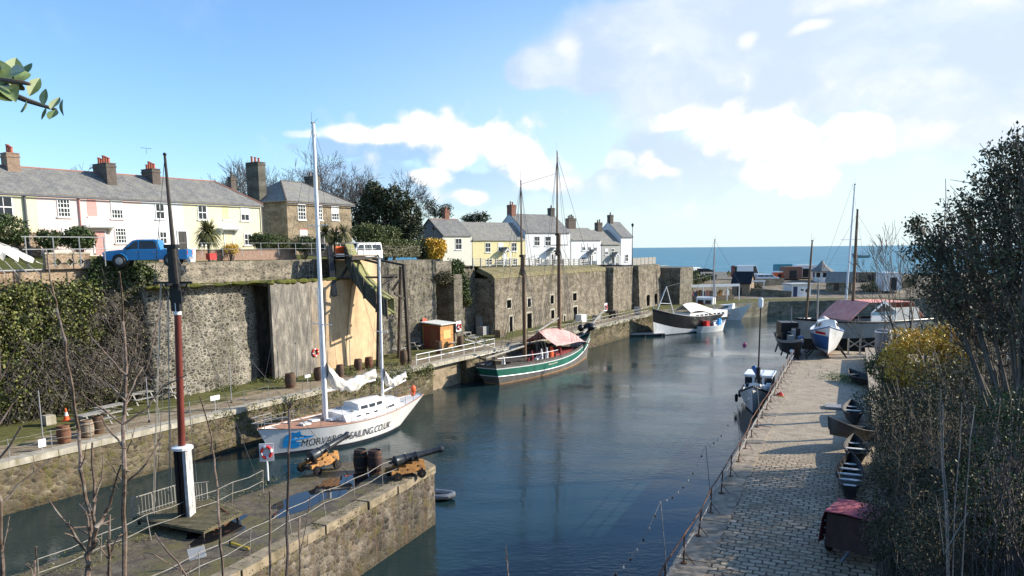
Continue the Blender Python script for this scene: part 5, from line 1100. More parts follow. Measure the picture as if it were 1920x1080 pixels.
class Hull:
    def __init__(s, L, B, d, zs, tw=.5, bowrake=1.5, sternrake=1.0, mid=.45, pw=1.7, kmid=.3, kend=1.0, n=28):
        s.L, s.B, s.d, s.z3, s.tw, s.br, s.sr, s.mid, s.pw, s.km, s.ke, s.n = L, B, d, zs, tw, bowrake, sternrake, mid, pw, kmid, kend, n
    def sheer(s, u):
        a, m, b = s.z3; return m + (a-m)*max(0, (s.mid-u)/s.mid)**2 + (b-m)*max(0, (u-s.mid)/(1-s.mid))**2
    def half(s, u):
        if u < s.mid: return s.B/2*(s.tw+(1-s.tw)*math.sin(PI/2*u/s.mid))
        return s.B/2*max(.012, 1-((u-s.mid)/(1-s.mid))**s.pw)
    def pt(s, u, z, side=1, off=0):
        zs = s.sheer(u); g = max(0, min(1.15, (z+s.d)/(zs+s.d))); e = abs(u-s.mid)/(1-s.mid if u > s.mid else s.mid*1.6); k = s.km+(s.ke-s.km)*min(1, e)**2
        x = -s.L/2+s.L*u - s.br*(1-g)*u**4 + s.sr*(1-g)*(1-u)**3
        return Vector((x, side*(s.half(u)*g**k+off), z))
    def uof(s, x, z):
        lo, hi = 0, 1
        for _ in range(24):
            m = (lo+hi)/2
            if s.pt(m, z).x < x: lo = m
            else: hi = m
        return (lo+hi)/2
    def body(s, par, rows, mats, name='hull'):
        mb = MB(); us = [i/s.n for i in range(s.n+1)]
        def zrow(r, u):
            k, v = r[0], r[1]; zs = s.sheer(u); return -s.d if k == 'k' else (min(v, zs) if k == 'w' else zs-v)
        for side in (1, -1):
            P_ = [[s.pt(u, zrow(r, u), side) for u in us] for r in rows]
            for j in range(len(rows)-1): mb.sheet([P_[j], P_[j+1]], rows[j+1][2])
            if s.tw > 0:
                tr = [P_[j][0] for j in range(len(rows))]
                for j in range(len(rows)-1): a, b = tr[j], tr[j+1]; mb.add([a, (a.x, 0, a.z), (b.x, 0, b.z), b], [(0, 1, 2, 3)], rows[j+1][2])
        return mb.build(name, mats, par, smooth=30)
    def deck(s, par, drop, mat, name='deck', inset=.03):
        mb = MB(); us = [i/s.n for i in range(s.n+1)]
        mb.sheet([[ (lambda p: (p.x, p.y*.985*f, p.z+.03*(1-f*f)))(s.pt(u, s.sheer(u)-drop, 1)) for f in (-1, -.5, 0, .5, 1)] for u in us])
        return mb.build(name, mat, par)
    def rail(s, par, dz, r, mat, name='rub_rail', off=0):
        for side in (1, -1):
            mb = MB(); mb.tube([s.pt(u/30, s.sheer(u/30)+dz if dz > -.5 else s.sheer(u/30)+dz, side, off) for u in range(31)], r, 6); mb.build(name, mat, par)
    def stanchions(s, par, h, u0, u1, n, mat, name='guard_rail', r=.016):
        for side in (1, -1):
            mb = MB(); top = []
            for i in range(n):
                u = u0+(u1-u0)*i/(n-1); p = s.pt(u, s.sheer(u), side, -.06); q = p+Vector((0, 0, h)); mb.tube([p, q], r, 5); top.append(q)
            mb.tube(top, r*.8, 5); mb.tube([t-Vector((0, 0, h*.45)) for t in top], r*.6, 5); mb.build(name, mat, par)
    def cabin(s, par, u0, u1, h, wf, mat, zdrop=0, name='cabin', taper=.8, rise=None):
        mb = MB(); rows = []
        for i in range(9):
            u = u0+(u1-u0)*i/8; p = s.pt(u, s.sheer(u)-zdrop); w_ = min(p.y*wf, s.B/2*wf); z = p.z; hh = h*(1 if rise is None else rise[0]+(rise[1]-rise[0])*i/8)
            rows.append([(p.x, -w_, z-.05), (p.x, -w_*taper, z+hh*.88), (p.x, 0, z+hh), (p.x, w_*taper, z+hh*.88), (p.x, w_, z-.05)])
        mb.sheet(rows); mb.f.append((4, 3, 2, 1, 0)); mb.f.append(tuple(40+i for i in range(5))); mb.m += [0, 0]
        return mb.build(name, mat, par), rows
    def portlights(s, cab, rows, spec, mat, side=(1, -1)):
        for a, b, h0, h1 in spec:
            for sd in side:
                i0 = 0 if sd < 0 else 4; i1 = 1 if sd < 0 else 3
                def q(t, h):
                    k = min(7, int(t*8)); f = t*8-k; lo = Vector(rows[k][i0]).lerp(Vector(rows[k+1][i0]), f); hi = Vector(rows[k][i1]).lerp(Vector(rows[k+1][i1]), f)
                    return lo.lerp(hi, h)+Vector((0, sd*.012, 0))
                mb = MB(); n = 4; mb.thick([[q(a+(b-a)*i/n, h0) for i in range(n+1)], [q(a+(b-a)*i/n, h1) for i in range(n+1)]], (0, -sd*.03, 0)); mb.build('portlight', mat, cab)
def rig(par, lines, r=.012, mat=None, name='rigging'):
    mb = MB()
    for l in lines: mb.tube(l, r, 4)
    return mb.build(name, mat or m_rig, par)
def mastpart(par, x, z0, z1, r, mat, y=0, rake=0, name='mast', spreaders=(), top=True, sp=1.0, taper=.6):
    mb = MB(); mb.tube([(x+rake*f, y, z0+(z1-z0)*f) for f in (0, .3, .6, .85, 1)], [r, r, r*.95, r*.8, r*taper], 10)
    o = mb.build(name, mat, par, smooth=True)
    for f in spreaders:
        mb = MB(); zz = z0+(z1-z0)*f; mb.tube([(x+rake*f, y-sp, zz+.05), (x+rake*f, y, zz), (x+rake*f, y+sp, zz+.05)], .03, 6); mb.build('spreader', mat, o)
    if top:
        mb = MB(); mb.bbox((x+rake, y, z1+.05), .25, .12, .1); mb.tube([(x+rake+.1, y, z1+.1), (x+rake+.1, y, z1+.7)], .012, 4); mb.tube([(x+rake-.1, y, z1+.1), (x+rake-.35, y, z1+.35)], .012, 4); mb.build('masthead', m_rig, o)
    return o
def along(stern, bow, z=ZW):
    d = bow-stern; d.z = 0; c = (stern+bow)/2; c.z = z; return c, math.atan2(d.y, d.x), d.length

# ---- white sailing yacht, bow to the left
bowp = G(482, 806, -.75); st = G(787, 739, -.55)
c, a, LN = along(st, bowp)
Y = thing('sailing_yacht', 'long white two masted sailing yacht with blue splash on its bow', 'sailing yacht', c, a)
H = Hull(LN, 4.2, 1.0, (2.2, 1.65, 2.0), tw=.22, bowrake=1.5, sternrake=3.6, mid=.52, pw=1.9, kmid=.3, kend=.8)
H.body(Y, [('k', 0, 0), ('w', -.2, 0), ('w', .22, 0), ('w', .27, 1), ('s', .12, 1), ('s', .06, 1), ('s', 0, 1)], [m_boot, m_hullw]); H.deck(Y, .1, m_hullw)
H.rail(Y, 0, .035, m_teak, 'toe_rail')
mb = MB(); us = np.linspace(.55, .9, 12)
mb.sheet([[(H.pt(u, H.sheer(u)-.1, 1).x, H.pt(u, H.sheer(u)-.1, 1).y*f, H.sheer(u)-.045) for f in (-.93, 0, .93)] for u in us]); mb.build('teak_foredeck', m_teak, Y)
cb, rw = H.cabin(Y, .2, .58, .55, .72, m_white, rise=(1.1, .8)); H.portlights(cb, rw, [(.12, .3, .35, .65), (.45, .52, .4, .62), (.6, .67, .4, .62), (.75, .82, .4, .62)], m_glass)
cb, rw = H.cabin(Y, .3, .47, .95, .5, m_white, name='doghouse'); H.portlights(cb, rw, [(.08, .3, .6, .85), (.36, .6, .6, .85), (.66, .92, .6, .85)], m_glass)
mb = MB()
for k, u in enumerate((.6, .68, .76)): p = H.pt(u, H.sheer(u)); mb.bbox((p.x, .3*(-1)**k, p.z+.06), .6, .55, .12)
mb.build('deck_hatch', m_white, Y)
H.stanchions(Y, .62, .03, .97, 13, m_galv)
mb = MB(); pz = H.sheer(1); xb = LN/2
for zz in (.35, .7): mb.tube([(xb-1.6, 1.0, pz+zz-.1), (xb-.3, .4, pz+zz), (xb+.35, 0, pz+zz+.05), (xb-.3, -.4, pz+zz), (xb-1.6, -1.0, pz+zz-.1)], .022, 6)
for s_ in (-1, 1): mb.tube([(xb-.3, s_*.4, pz-.05), (xb-.3, s_*.4, pz+.7)], .022, 5); mb.tube([(xb-1.6, s_*1.0, pz-.15), (xb-1.6, s_*1.0, pz+.6)], .022, 5)
mb.build('pulpit', m_galv, Y)
def onyacht(u, v):     # where a pixel's ray meets the centre plane of the boat
    nrm = Vector((-math.sin(a), math.cos(a), 0)); d = ray(u, v); t = (c-CAM).dot(nrm)/d.dot(nrm); q = CAM+d*t-c; return q.x*math.cos(a)+q.y*math.sin(a), q.z
xm, _ = onyacht(609, 735); xmt, zmt = onyacht(587, 232); xz, _ = onyacht(717, 735); xzt, zzt = onyacht(711, 486)
M1 = mastpart(Y, xm, .9, zmt, .15, m_alu, rake=xmt-xm, spreaders=(.36, .68), sp=1.15, taper=.8); M2 = mastpart(Y, xz, .9, zzt, .1, m_alu, rake=xzt-xz, spreaders=(.55,), sp=.7, taper=.8)
mb = MB(); mb.tube([(xm+.18, 0, 2.2), (xm+.2+(xmt-xm)*.45, 0, zmt*.5)], .05, 5); mb.build('furling_gear', m_alu, Y)
def sailbundle(x0, x1, z0, z1, sag, r0, name, mat, sk=.5):
    mb = MB(); rows = []
    for i in range(33):
        t = i/32; x = x0+(x1-x0)*t; z = z0+(z1-z0)*t; s_ = -sag*math.sin(PI*min(1, t*1.15))+(.9*(1-t)**5)
        rows.append([(x, (r0*(1-.4*t))*math.cos(q)*(1+.22*math.sin(23*t+3*q)+.12*math.sin(51*t-2*q)), z+s_+(r0*1.5*(1-.4*t)*(1+.2*math.sin(13*t)+.16*math.sin(37*t+2*q)))*math.sin(q)) for q in np.linspace(0, 2*PI, 15)])
    mb.sheet(rows); o = mb.build(name, mat, Y, smooth=80)
    mb = MB(); mb.tube([(x0, 0, z0-.5*r0-.3), (x1, 0, z1-.5*r0-.25)], .07, 8); mb.build('boom', m_alu, Y)
xe, ze = onyacht(703, 701); x0_, z0_ = onyacht(618, 728); sailbundle(xm-.15, xe, z0_+.35, ze, .5, .36, 'furled_mainsail', m_canvas)
xe2, ze2 = onyacht(760, 703); sailbundle(xz-.1, xe2, onyacht(722, 722)[1], ze2, .18, .27, 'furled_mizzen_sail', m_canvas)
rig(Y, [[(xmt, 0, zmt), (xb+.1, 0, pz+.1)], [(xmt, 0, zmt), (-LN/2+2.5, 0, 1.7)], [(xm+(xmt-xm)*.68, 0, zmt*.7), (xb-3, 0, 1.8)], [(xzt, 0, zzt), (-LN/2+.3, 0, 1.8)]] +
    [[(xmt, 0, zmt), (xm+(xmt-xm)*.68, s_*1.15, zmt*.7), (xm+(xmt-xm)*.36, s_*1.15, zmt*.4), (xm, s_*1.9, 1.8)] for s_ in (1, -1)] + [[(xzt, 0, zzt), (xz, s_*.7, zzt*.6), (xz, s_*1.5, 1.8)] for s_ in (1, -1)], .011)
for s_ in (1, -1): mb = MB(); mb.lathe([(.28, 0), (.28, .1), (.16, .14), (.16, .3)], 12, (xm-1.6, .8*s_, 1.9)); mb.build('winch', m_galv, Y)
mb = MB(); mb.ell((-LN/2+1.4, .9, 2.85), .22, .16, .3); mb.build('orange_float', m_orng, Y)
mb = MB(); mb.ell((-LN/2+1.2, .6, 2.5), .2, .16, .26); mb.build('orange_float', m_orng, Y)
for k, u in enumerate((.2, .34, .5, .66)):
    for s_ in (1, -1): p = H.pt(u, 1.2, s_, .14); mb = MB(); mb.lathe([(.02, -.38), (.12, -.28), (.12, .28), (.03, .38), (.03, .45)], 9, p); o = mb.build('fender', [m_dark, m_blue, m_white, m_dark][k], Y, smooth=True) if s_ < 0 else None
# side the camera sees: local +y when the bow points left
sd = 1
def hulltext(par, Hh, body, x0, z0, size, mat, stretch=1.0, flip=True, slope=0.0, name='lettering', sd=1):
    me = text_mesh(body, size, mat, 0)
    for v in me.vertices:
        tx_, ty_ = v.co.x*stretch, v.co.y; x = x0-tx_ if flip else x0+tx_; z = z0+ty_+slope*tx_
        u = Hh.uof(x, z); p = Hh.pt(u, z, sd, .012); v.co = p
    me.update(); o = bpy.data.objects.new(name, me); COL.objects.link(o); o.parent = par; return o
x0t, z0t = onyacht(604, 822); x1t, _ = onyacht(728, 790)
me = text_mesh('MORVARGH SAILING.CO.UK', .62, m_ink); wt = max(v.co.x for v in me.vertices)
hulltext(Y, H, 'MORVARGH SAILING.CO.UK', x0t+2.2, .48, .72, m_ink, stretch=(x0t-x1t)/wt*1.05, slope=.012)
# blue splash emblem on the bow
sp_ = [(0, .18), (.25, .2), (.5, .12), (.9, .1), (1.3, .2), (1.0, .28), (1.35, .4), (.9, .42), (.7, .52), (1.2, .58), (1.9, .62), (2.0, .7), (1.5, .72), (1.1, .8), (.95, 1.05), (.7, .95), (.45, 1.0), (.2, .9), (.05, .8), (-.05, .5)]
def fine(poly, n=3): return [((1-k/n)*a[0]+k/n*b[0], (1-k/n)*a[1]+k/n*b[1]) for a, b in zip(poly, poly[1:]+poly[:1]) for k in range(n)]
xs0, zs0 = onyacht(516, 825); mb = MB(); pp = fine(sp_); vs = []
for (qx, qz) in pp: z = .32+qz*1.25; u = H.uof(xb-1.5-qx*.85, z); vs.append(H.pt(u, z, sd, .011))
cx_ = sum((p for p in vs), Vector())/len(vs); 
import mathutils.geometry as mg
tri = mg.tessellate_polygon([[Vector((q[0], q[1], 0)) for q in pp]]); mb.add(vs, [tuple(t) for t in tri]); mb.build('splash_emblem', m_cyan, Y)

# ---- green banded trading ketch, bow to the right
c2, a2, L2 = along(L(41.2, -2.3), L(64.2, -2.9))
K = thing('trading_ketch', 'old black two masted sailing ship with green band and pink awning', 'sailing ship', c2, a2)
H2 = Hull(L2, 4.9, 1.6, (2.05, 1.75, 3.3), tw=.5, bowrake=1.6, sternrake=2.2, mid=.45, pw=2.3, kmid=.22, kend=.75)
H2.body(K, [('k', 0, 0), ('w', 0, 0), ('w', .14, 1), ('s', 1.22, 0), ('s', 1.12, 2), ('s', .42, 3), ('s', .33, 2), ('s', 0, 0)], [m_grim, m_rustl, m_white, m_green]); H2.deck(K, .75, m_deck)  # lower black hull coloured grey, the sun on it put into the colour
H2.rail(K, .0, .06, m_blkwood, 'cap_rail', -.02); H2.rail(K, -1.17, .05, m_white, 'rubbing_strake', .01)
def onk(u, v):
    nrm = Vector((-math.sin(a2), math.cos(a2), 0)); d = ray(u, v); t = (c2-CAM).dot(nrm)/d.dot(nrm); q = CAM+d*t-c2; return q.x*math.cos(a2)+q.y*math.sin(a2), q.z
xa, za = onk(979, 338); xa0, _ = onk(984, 640); xb2, zb2 = onk(1047, 283); xb0, _ = onk(1049, 610)
def woodmast(par, x0, x1, ztop, r):
    M = mastpart(par, x0, 1.0, ztop*.62, r, m_mast, rake=(x1-x0)*.6, top=False, taper=.9)
    mb = MB(); xx = x0+(x1-x0)*.6; mb.tube([(xx+.02, .22, ztop*.52), (x1, .15, ztop)], [r*.62, r*.3], 8); mb.build('topmast', m_mast, M, smooth=True)
    mb = MB(); mb.bbox((xx, .1, ztop*.53), .7, .5, .1); mb.bbox((xx, .1, ztop*.62), .45, .5, .25); mb.tube([(xx-.05, -1.1, ztop*.57), (xx-.05, 1.3, ztop*.57)], .05, 6); mb.build('mast_top', m_blkwood, M)
    mb = MB(); mb.tube([(x1, .15, ztop), (x1, .15, ztop+.9)], .03, 5); mb.ell((x1, .15, ztop), .1, .1, .08, 8, 5); mb.build('truck', m_alu, M); return xx
xk1 = woodmast(K, xa0, xa, za, .2); xk2 = woodmast(K, xb0, xb2, zb2, .22)
ln = []
for (x0, x1, zt_, xx) in ((xa0, xa, za, xk1), (xb0, xb2, zb2, xk2)):
    for s_ in (1, -1):
        for k in (-1.1, -.4, .3, 1.0): ln.append([(xx, .1, zt_*.6), (x0+k-.2, s_*2.35, 1.9)])
        ln.append([(x1, .15, zt_*.97), (xx, s_*1.1, zt_*.57)]); ln.append([(x1, .15, zt_*.97), (x0-1.2, s_*2.35, 1.9)])
ln += [[(xa, .15, za*.98), (xb2, .15, zb2*.9)], [(xb2, .15, zb2*.98), (L2/2+3.6, 0, 5.3)], [(xk2, .1, zb2*.6), (L2/2+1.6, 0, 4.4)], [(xa, .15, za*.98), (-L2/2+.3, 0, 2.3)], [(xk1, .1, za*.6), (xk2, .1, zb2*.55)]]
rig(K, ln, .02)
mb = MB(); mb.tube([(L2/2-2.2, 0, 3.0), (L2/2+.4, 0, 3.9), (L2/2+4.0, 0, 5.5)], [.17, .15, .08], 8); mb.build('bowsprit', m_grwood, K, smooth=True)
mb = MB(); mb.ell((L2/2-.4, 0, 3.6), .7, .8, .5, 10, 6); mb.ell((L2/2-1.3, .7, 3.5), .5, .4, .45, 10, 6); mb.build('furled_jib', m_black, K, smooth=True)
# awning over the fore boom
zA = 3.9; xr0, xr1 = xb0-4.6, xb0+4.0; mb = MB(); rows = []
for i in range(13):
    t = i/12; x = xr0+(xr1-xr0)*t; ridge = zA+.75*math.sin(PI*(.15+.8*t))-1.0*t
    rows.append([(x+.6*abs(f)*(t-.5), f*2.3, ridge-abs(f)*(1.35+.2*math.sin(6*t))-.14*math.sin(PI*abs(f))*(1+.5*math.sin(9*t))) for f in np.linspace(-1, 1, 13)])
mb.thick(rows, (0, 0, -.02)); mb.build('awning', m_awn, K, smooth=80)
mb = MB(); mb.tube([(xb0-4.9, 0, 4.3), (xb0+.2, 0, 5.4)], .09, 8); mb.build('gaff', m_grwood, K, smooth=True)
mb = MB(); mb.tube([(xa0-.2, 0, 3.0), (xa0-7.0, .2, 2.6)], .1, 8); mb.build('boom', m_grwood, K, smooth=True)
mb = MB(); mb.tube([(xa0-1.6, .9, 2.5), (xa0-9.0, 1.2, 4.6)], .07, 8); mb.build('spar', m_grwood, K, smooth=True)
mb = MB(); mb.box(xb0-3.6, xb0+2.6, -1.5, 1.5, 1.0, 1.75); mb.build('cargo_hatch', m_mar, K)
mb = MB(); mb.box(xa0-4.6, xa0-1.6, -1.1, 1.1, 1.0, 1.95); mb.box(xa0-4.7, xa0-1.5, -1.2, 1.2, 1.95, 2.05); mb.build('deckhouse', m_blkwood, K)
mb = MB(); mb.box(xa0-3.9, xa0-2.2, -1.13, -1.101, 1.35, 1.7); mb.build('deckhouse_window', m_glass, K)
for k, (x, m_) in enumerate([(xa0-5.6, m_white), (xa0+.9, m_white), (xa0+2.0, m_white), (xa0+2.9, m_orng), (xb0-4.4, m_orng), (xa0-.9, m_mar), (xb0-2.6, m_mar)]):
    mb = MB(); p = H2.pt((x+L2/2)/L2, 1.6, -1); mb.tube([(x, p.y*.6, 1.0), (x+.1, p.y*.6, 2.0), (x+.05, p.y*.6, 2.7)], [.2, .17, .06], 8); mb.build('canvas_bundle', m_, K, smooth=True)
for u in (.05, .18, .3, .42):
    p = H2.pt(u, H2.sheer(u))
    for s_ in (1, -1): mb = MB(); mb.tube([(p.x, s_*p.y*.97, p.z), (p.x, s_*p.y*.97, p.z+.75)], .035, 6); mb.build('stanchion', m_blkwood, K)
mb = MB(); pA = [H2.pt(u, H2.sheer(u)+.7, -1, -.06) for u in np.linspace(.02, .44, 12)]; mb.tube(pA, .03, 6); pA = [H2.pt(u, H2.sheer(u)+.7, 1, -.06) for u in np.linspace(.02, .44, 12)]; mb.tube(pA, .03, 6); mb.build('stern_rail', m_white, K)
mb = MB(); mb.lathe([(.42, -.06), (.5, -.06), (.5, .06), (.42, .06)], 14, (-L2/2+2.6, 0, 2.1)); mb.bbox((-L2/2+2.6, 0, 1.6), .5, .7, 1.1); mb.build('wheel_box', m_wood, K)
mb = MB(); p0 = H2.pt(.36, 1.05, -1, .012); p1 = H2.pt(.44, 1.06, -1, .012); mb.thick([[p0, p1], [p0+Vector((0, .0, .3)), p1+Vector((0, 0, .3))]], (0, -.01, 0)); mb.build('name_board', m_rope, K)
for k in range(16):
    mb = MB(); x = rnd.uniform(-L2/2+2.5, xb0-4); mb.bbox((x, rnd.uniform(-1.1, 1.1), 1.3), rnd.uniform(.3, .8), rnd.uniform(.3, .7), rnd.uniform(.4, .9)); mb.build('deck_gear', rnd.choice([m_blkwood, m_wood, m_white, m_mar, m_dark]), K)

# ---- dark hulled lugger with white bottom moored past the ketch
c3, a3, L3 = along(G(1345, 615, ZW)+Vector((1.5, 1.5, 0)), G(1224, 632, ZW)+Vector((0, .6, 0)))
B3 = thing('fishing_lugger', 'black boat with white lower hull and white deck cover at far quay', 'boat', c3, a3)
H3 = Hull(L3, 4.2, .6, (2.3, 2.5, 4.1), tw=.5, bowrake=.5, sternrake=1.4, mid=.45, pw=2.2, kmid=.3, kend=.8)
mbq = H3.body(B3, [('k', 0, 0), ('w', 0, 0), ('w', .12, 0), ('s', 1.95, 1), ('s', .2, 2), ('s', .14, 0), ('s', 0, 2)], [m_boot, m_hullw, m_hullk, m_hullg]); H3.deck(B3, .4, m_deck); H3.rail(B3, 0, .06, m_hullk, 'cap_rail')
mb = MB(); rows = []
for i in range(9):
    t = i/8; x = -L3/2+3.6+t*(L3*.42); zt_ = 3.0+1.5*math.sin(PI*(.05+.62*t**1.3)); rows.append([(x, f*1.6, zt_-abs(f)*1.15) for f in np.linspace(-1, 1, 9)])
mb.thick(rows, (0, 0, -.03)); mb.build('deck_cover', m_canvas, B3, smooth=50)
mb = MB(); mb.box(-L3/2+1.5, L3*.12, -1.5, 1.5, 1.9, 3.0); mb.build('cabin', m_white, B3)
for k in range(7): mb = MB(); x = -L3/2+2.4+k*1.15; mb.box(x, x+.75, 1.502, 1.53, 2.35, 2.7); mb.box(x, x+.75, -1.53, -1.502, 2.35, 2.7); mb.build('cabin_window', m_glass, B3)
xA = L3/2-3.2; mb = MB(); mb.tube([(xA-1.9, 0, 3.1), (xA, 0, 7.2), (xA+2.2, 0, 3.6)], .08, 7); mb.tube([(xA-1.2, 0, 4.6), (xA+1.3, 0, 4.8)], .04, 5); mb.build('a_frame', m_white, B3)
mb = MB(); mb.tube([(xA+3.0, 0, 3.4), (xA+3.0, 0, 5.2)], .05, 6); mb.build('post', m_white, B3)
mb = MB(); mb.tube([(-L3/2+3, 0, 3.0), (-L3/2+3.1, 0, 8.8)], [.09, .05], 7); mb.build('mast', m_galv, B3); rig(B3, [[(-L3/2+3.1, 0, 8.6), (xA, 0, 7.2)], [(xA, 0, 7.2), (L3/2-.2, 0, 4.2)]], .025)
# ---- small white day boat in front of it
def smallboat(name, label, cat, loc, rz, Ln, Bm, zs, mats, rows, **k):
    o = thing(name, label, cat, loc, rz); Hh = Hull(Ln, Bm, .35, zs, **k); Hh.body(o, rows, mats); return o, Hh
c4, a4, L4 = along(G(1316, 625, ZW)+Vector((0, 1, 0)), G(1362, 621, ZW)+Vector((0, 1.4, 0)))
o, Hh = smallboat('day_boat', 'small white day boat with red and blue patches on deck', 'boat', c4, a4, L4+.8, 2.2, (1.0, 1.0, 1.75), [m_hullw, m_hullw], [('k', 0, 0), ('w', 0, 0), ('s', .15, 1), ('s', 0, 1)], tw=.8, bowrake=.8, sternrake=.1)
Hh.deck(o, .12, m_white); cb, rw = Hh.cabin(o, .45, .78, .55, .62, m_white); Hh.portlights(cb, rw, [(.15, .4, .4, .7), (.5, .75, .4, .7)], m_glass)
mb = MB(); mb.bbox((-L4*.28, -.1, 1.35), .7, .8, .75); mb.build('red_cover', m_red, o); mb = MB(); mb.bbox((L4*.16, -.6, 1.45), .55, .35, 1.1); mb.build('blue_cover', m_cyan, o); mb = MB(); mb.bbox((-L4*.08, .1, 1.3), .9, .9, .55); mb.build('engine_box', m_dark, o)
# ---- white cruiser with mast behind
c5, a5, L5 = along(G(1335, 600, ZW)+Vector((-3, 4, 0)), G(1398, 603, ZW)+Vector((1.4, 1.5, 0)))
o, Hh = smallboat('white_cruiser', 'white cabin cruiser with tall thin mast moored behind the day boat', 'boat', c5, a5, L5, 3.6, (1.8, 1.8, 3.0), [m_hullw, m_hullw], [('k', 0, 0), ('w', 0, 0), ('s', .3, 1), ('s', 0, 1)], tw=.75, bowrake=2, sternrake=.2)
Hh.deck(o, .15, m_white); cb, rw = Hh.cabin(o, .2, .72, .9, .68, m_white); Hh.portlights(cb, rw, [(.1, .3, .4, .75), (.4, .6, .4, .75), (.7, .88, .4, .75)], m_glass)
cb, rw = Hh.cabin(o, .12, .4, 2.3, .55, m_white, name='wheelhouse'); Hh.portlights(cb, rw, [(.1, .45, .5, .82), (.55, .9, .5, .82)], m_glass); Hh.stanchions(o, .7, .1, .97, 8, m_galv, r=.025)
mb = MB(); mb.bbox((-L5*.3, 0, 2.5), 1.6, 1.8, .7); mb.build('red_awning', m_red, o)
xx = -L5*.12; zt_ = 14.2; mastpart(o, xx, 2, zt_, .11, m_galv, spreaders=(.6,), sp=.8); rig(o, [[(xx, 0, zt_), (L5/2, 0, 2.9)], [(xx, 0, zt_), (-L5/2, 0, 2)], [(xx, 0, zt_), (xx, 1.5, 2)], [(xx, 0, zt_), (xx, -1.5, 2)]], .02)
# ---- motor boat with wheelhouse by the right quay, bow towards us
p0 = G(1410, 779, ZW)
c6 = p0+W2*4.3; c6.z = ZW; o, Hh = smallboat('motor_boat', 'grey white motor boat with wheelhouse lying along the right quay railing', 'boat', c6, PH2+PI, 9.0, 3.0, (1.15, 1.15, 2.35), [m_boot, m_hullg, m_hullw], [('k', 0, 0), ('w', 0, 0), ('w', .1, 0), ('s', .3, 2), ('s', .12, 2), ('s', 0, 1)], tw=.85, bowrake=.7, sternrake=.1, pw=2.6)
Hh.deck(o, .2, m_white); Hh.rail(o, -.02, .06, m_dark, 'rubbing_strake'); cb, rw = Hh.cabin(o, .55, .86, .6, .6, m_white); 
mb = MB(); mb.box(-1.7, .8, -1.05, 1.05, .9, 2.55); mb.box(-1.9, 1.0, -1.15, 1.15, 2.55, 2.65); mb.build('wheelhouse', m_white, o)
for y in (-.78, -.02, .74): mb = MB(); mb.box(.802, .83, y-.27, y+.3, 1.85, 2.42); mb.build('windscreen', m_glass, o)
for s_ in (-1, 1): mb = MB(); mb.box(-1.4, .5, s_*1.052-.013, s_*1.052+.013, 1.85, 2.4); mb.build('side_window', m_glass, o)
mb = MB(); mb.tube([(1.0, 0, 2.0), (1.25, .02, 8.3)], [.07, .05], 8); mb.build('mast', m_dark, o); mb = MB(); mb.lathe([(.16, 0), (.2, .1), (.2, .65), (.1, .8)], 10, (1.27, .02, 8.15)); mb.build('mast_lantern', m_white, o)
mb = MB(); mb.tube([(1.0, 0, 2.7), (.4, -.45, 3.2)], .2, 8); mb.build('blue_furled_sail', m_blue, o); mb = MB(); mb.tube([(1.0, 0, 2.2), (1.05, 0, 3.3)], .17, 8); mb.build('dark_furled_sail', m_dark, o)
for k, (x, y) in enumerate([(2.6, .7), (2.2, -.6), (3.1, -.1), (1.7, .9), (3.5, .3)]): mb = MB(); mb.bbox((x, y, 2.0), .4, .35, .3); mb.build('deck_box', [m_white, m_dark, m_galv][k % 3], o)
for s_ in (1, -1):
    for x in (-2.5, 0, 2): mb = MB(); mb.lathe([(.02, -.35), (.13, -.25), (.13, .25), (.02, .35)], 8, (x, s_*1.52, .85)); mb.build('fender', m_dark, o)
# ---- beached lifeboat with blue bow on the end of the right quay
p0 = G(1548, 674, 0); c7 = p0+Vector((1.5, 3.6, 0)); c7.z = .62; o, Hh = smallboat('beached_lifeboat', 'old white lifeboat with blue bow sitting on the end of the right quay', 'boat', c7, R(-110), 8.6, 3.0, (1.75, 1.65, 2.45), [m_hullw, m_hullw, m_blue, m_redc], [('k', 0, 3), ('w', -.1, 3), ('w', .1, 0), ('s', .6, 0), ('s', .1, 0), ('s', 0, 0)], tw=.6, bowrake=.5, sternrake=.3, pw=2.6)
Hh.deck(o, .1, m_white)
mb = MB(); us = [.74+.26*i/8 for i in range(9)]
us = [.35+.65*i/12 for i in range(13)]
for s_ in (-1,):
    mb.thick([[Hh.pt(u, z, s_, .012) for u in us] for z in (.2, .7, 1.2, 1.5)], (0, -.01, 0))
mb.build('blue_bow_panel', m_blue, o); mb = MB(); mb.thick([[Hh.pt(u, z, -1, .03) for u in (.78, .84, .9, .95)] for z in (1.62, 1.85)], (0, -.01, 0)); mb.build('red_bow_stripe', m_red, o)
cb, rw = Hh.cabin(o, .3, .85, .95, .8, m_white, taper=.7); Hh.portlights(cb, rw, [(.7, .92, .45, .85), (.35, .6, .45, .85)], m_glass)
mb = MB(); mb.box(-3.5, 3.4, -.12, .12, -.62, -.3); mb.build('keel', m_dark, o)
for x in (-2.4, 0, 2.2):
    for s_ in (-1, 1): mb = MB(); mb.bar((x, s_*1.7, -.62), (x, s_*1.0, .25), .14); mb.build('cradle_prop', m_blkwood, o)
Hh.rail(o, .0, .05, m_blue, 'gunwale')
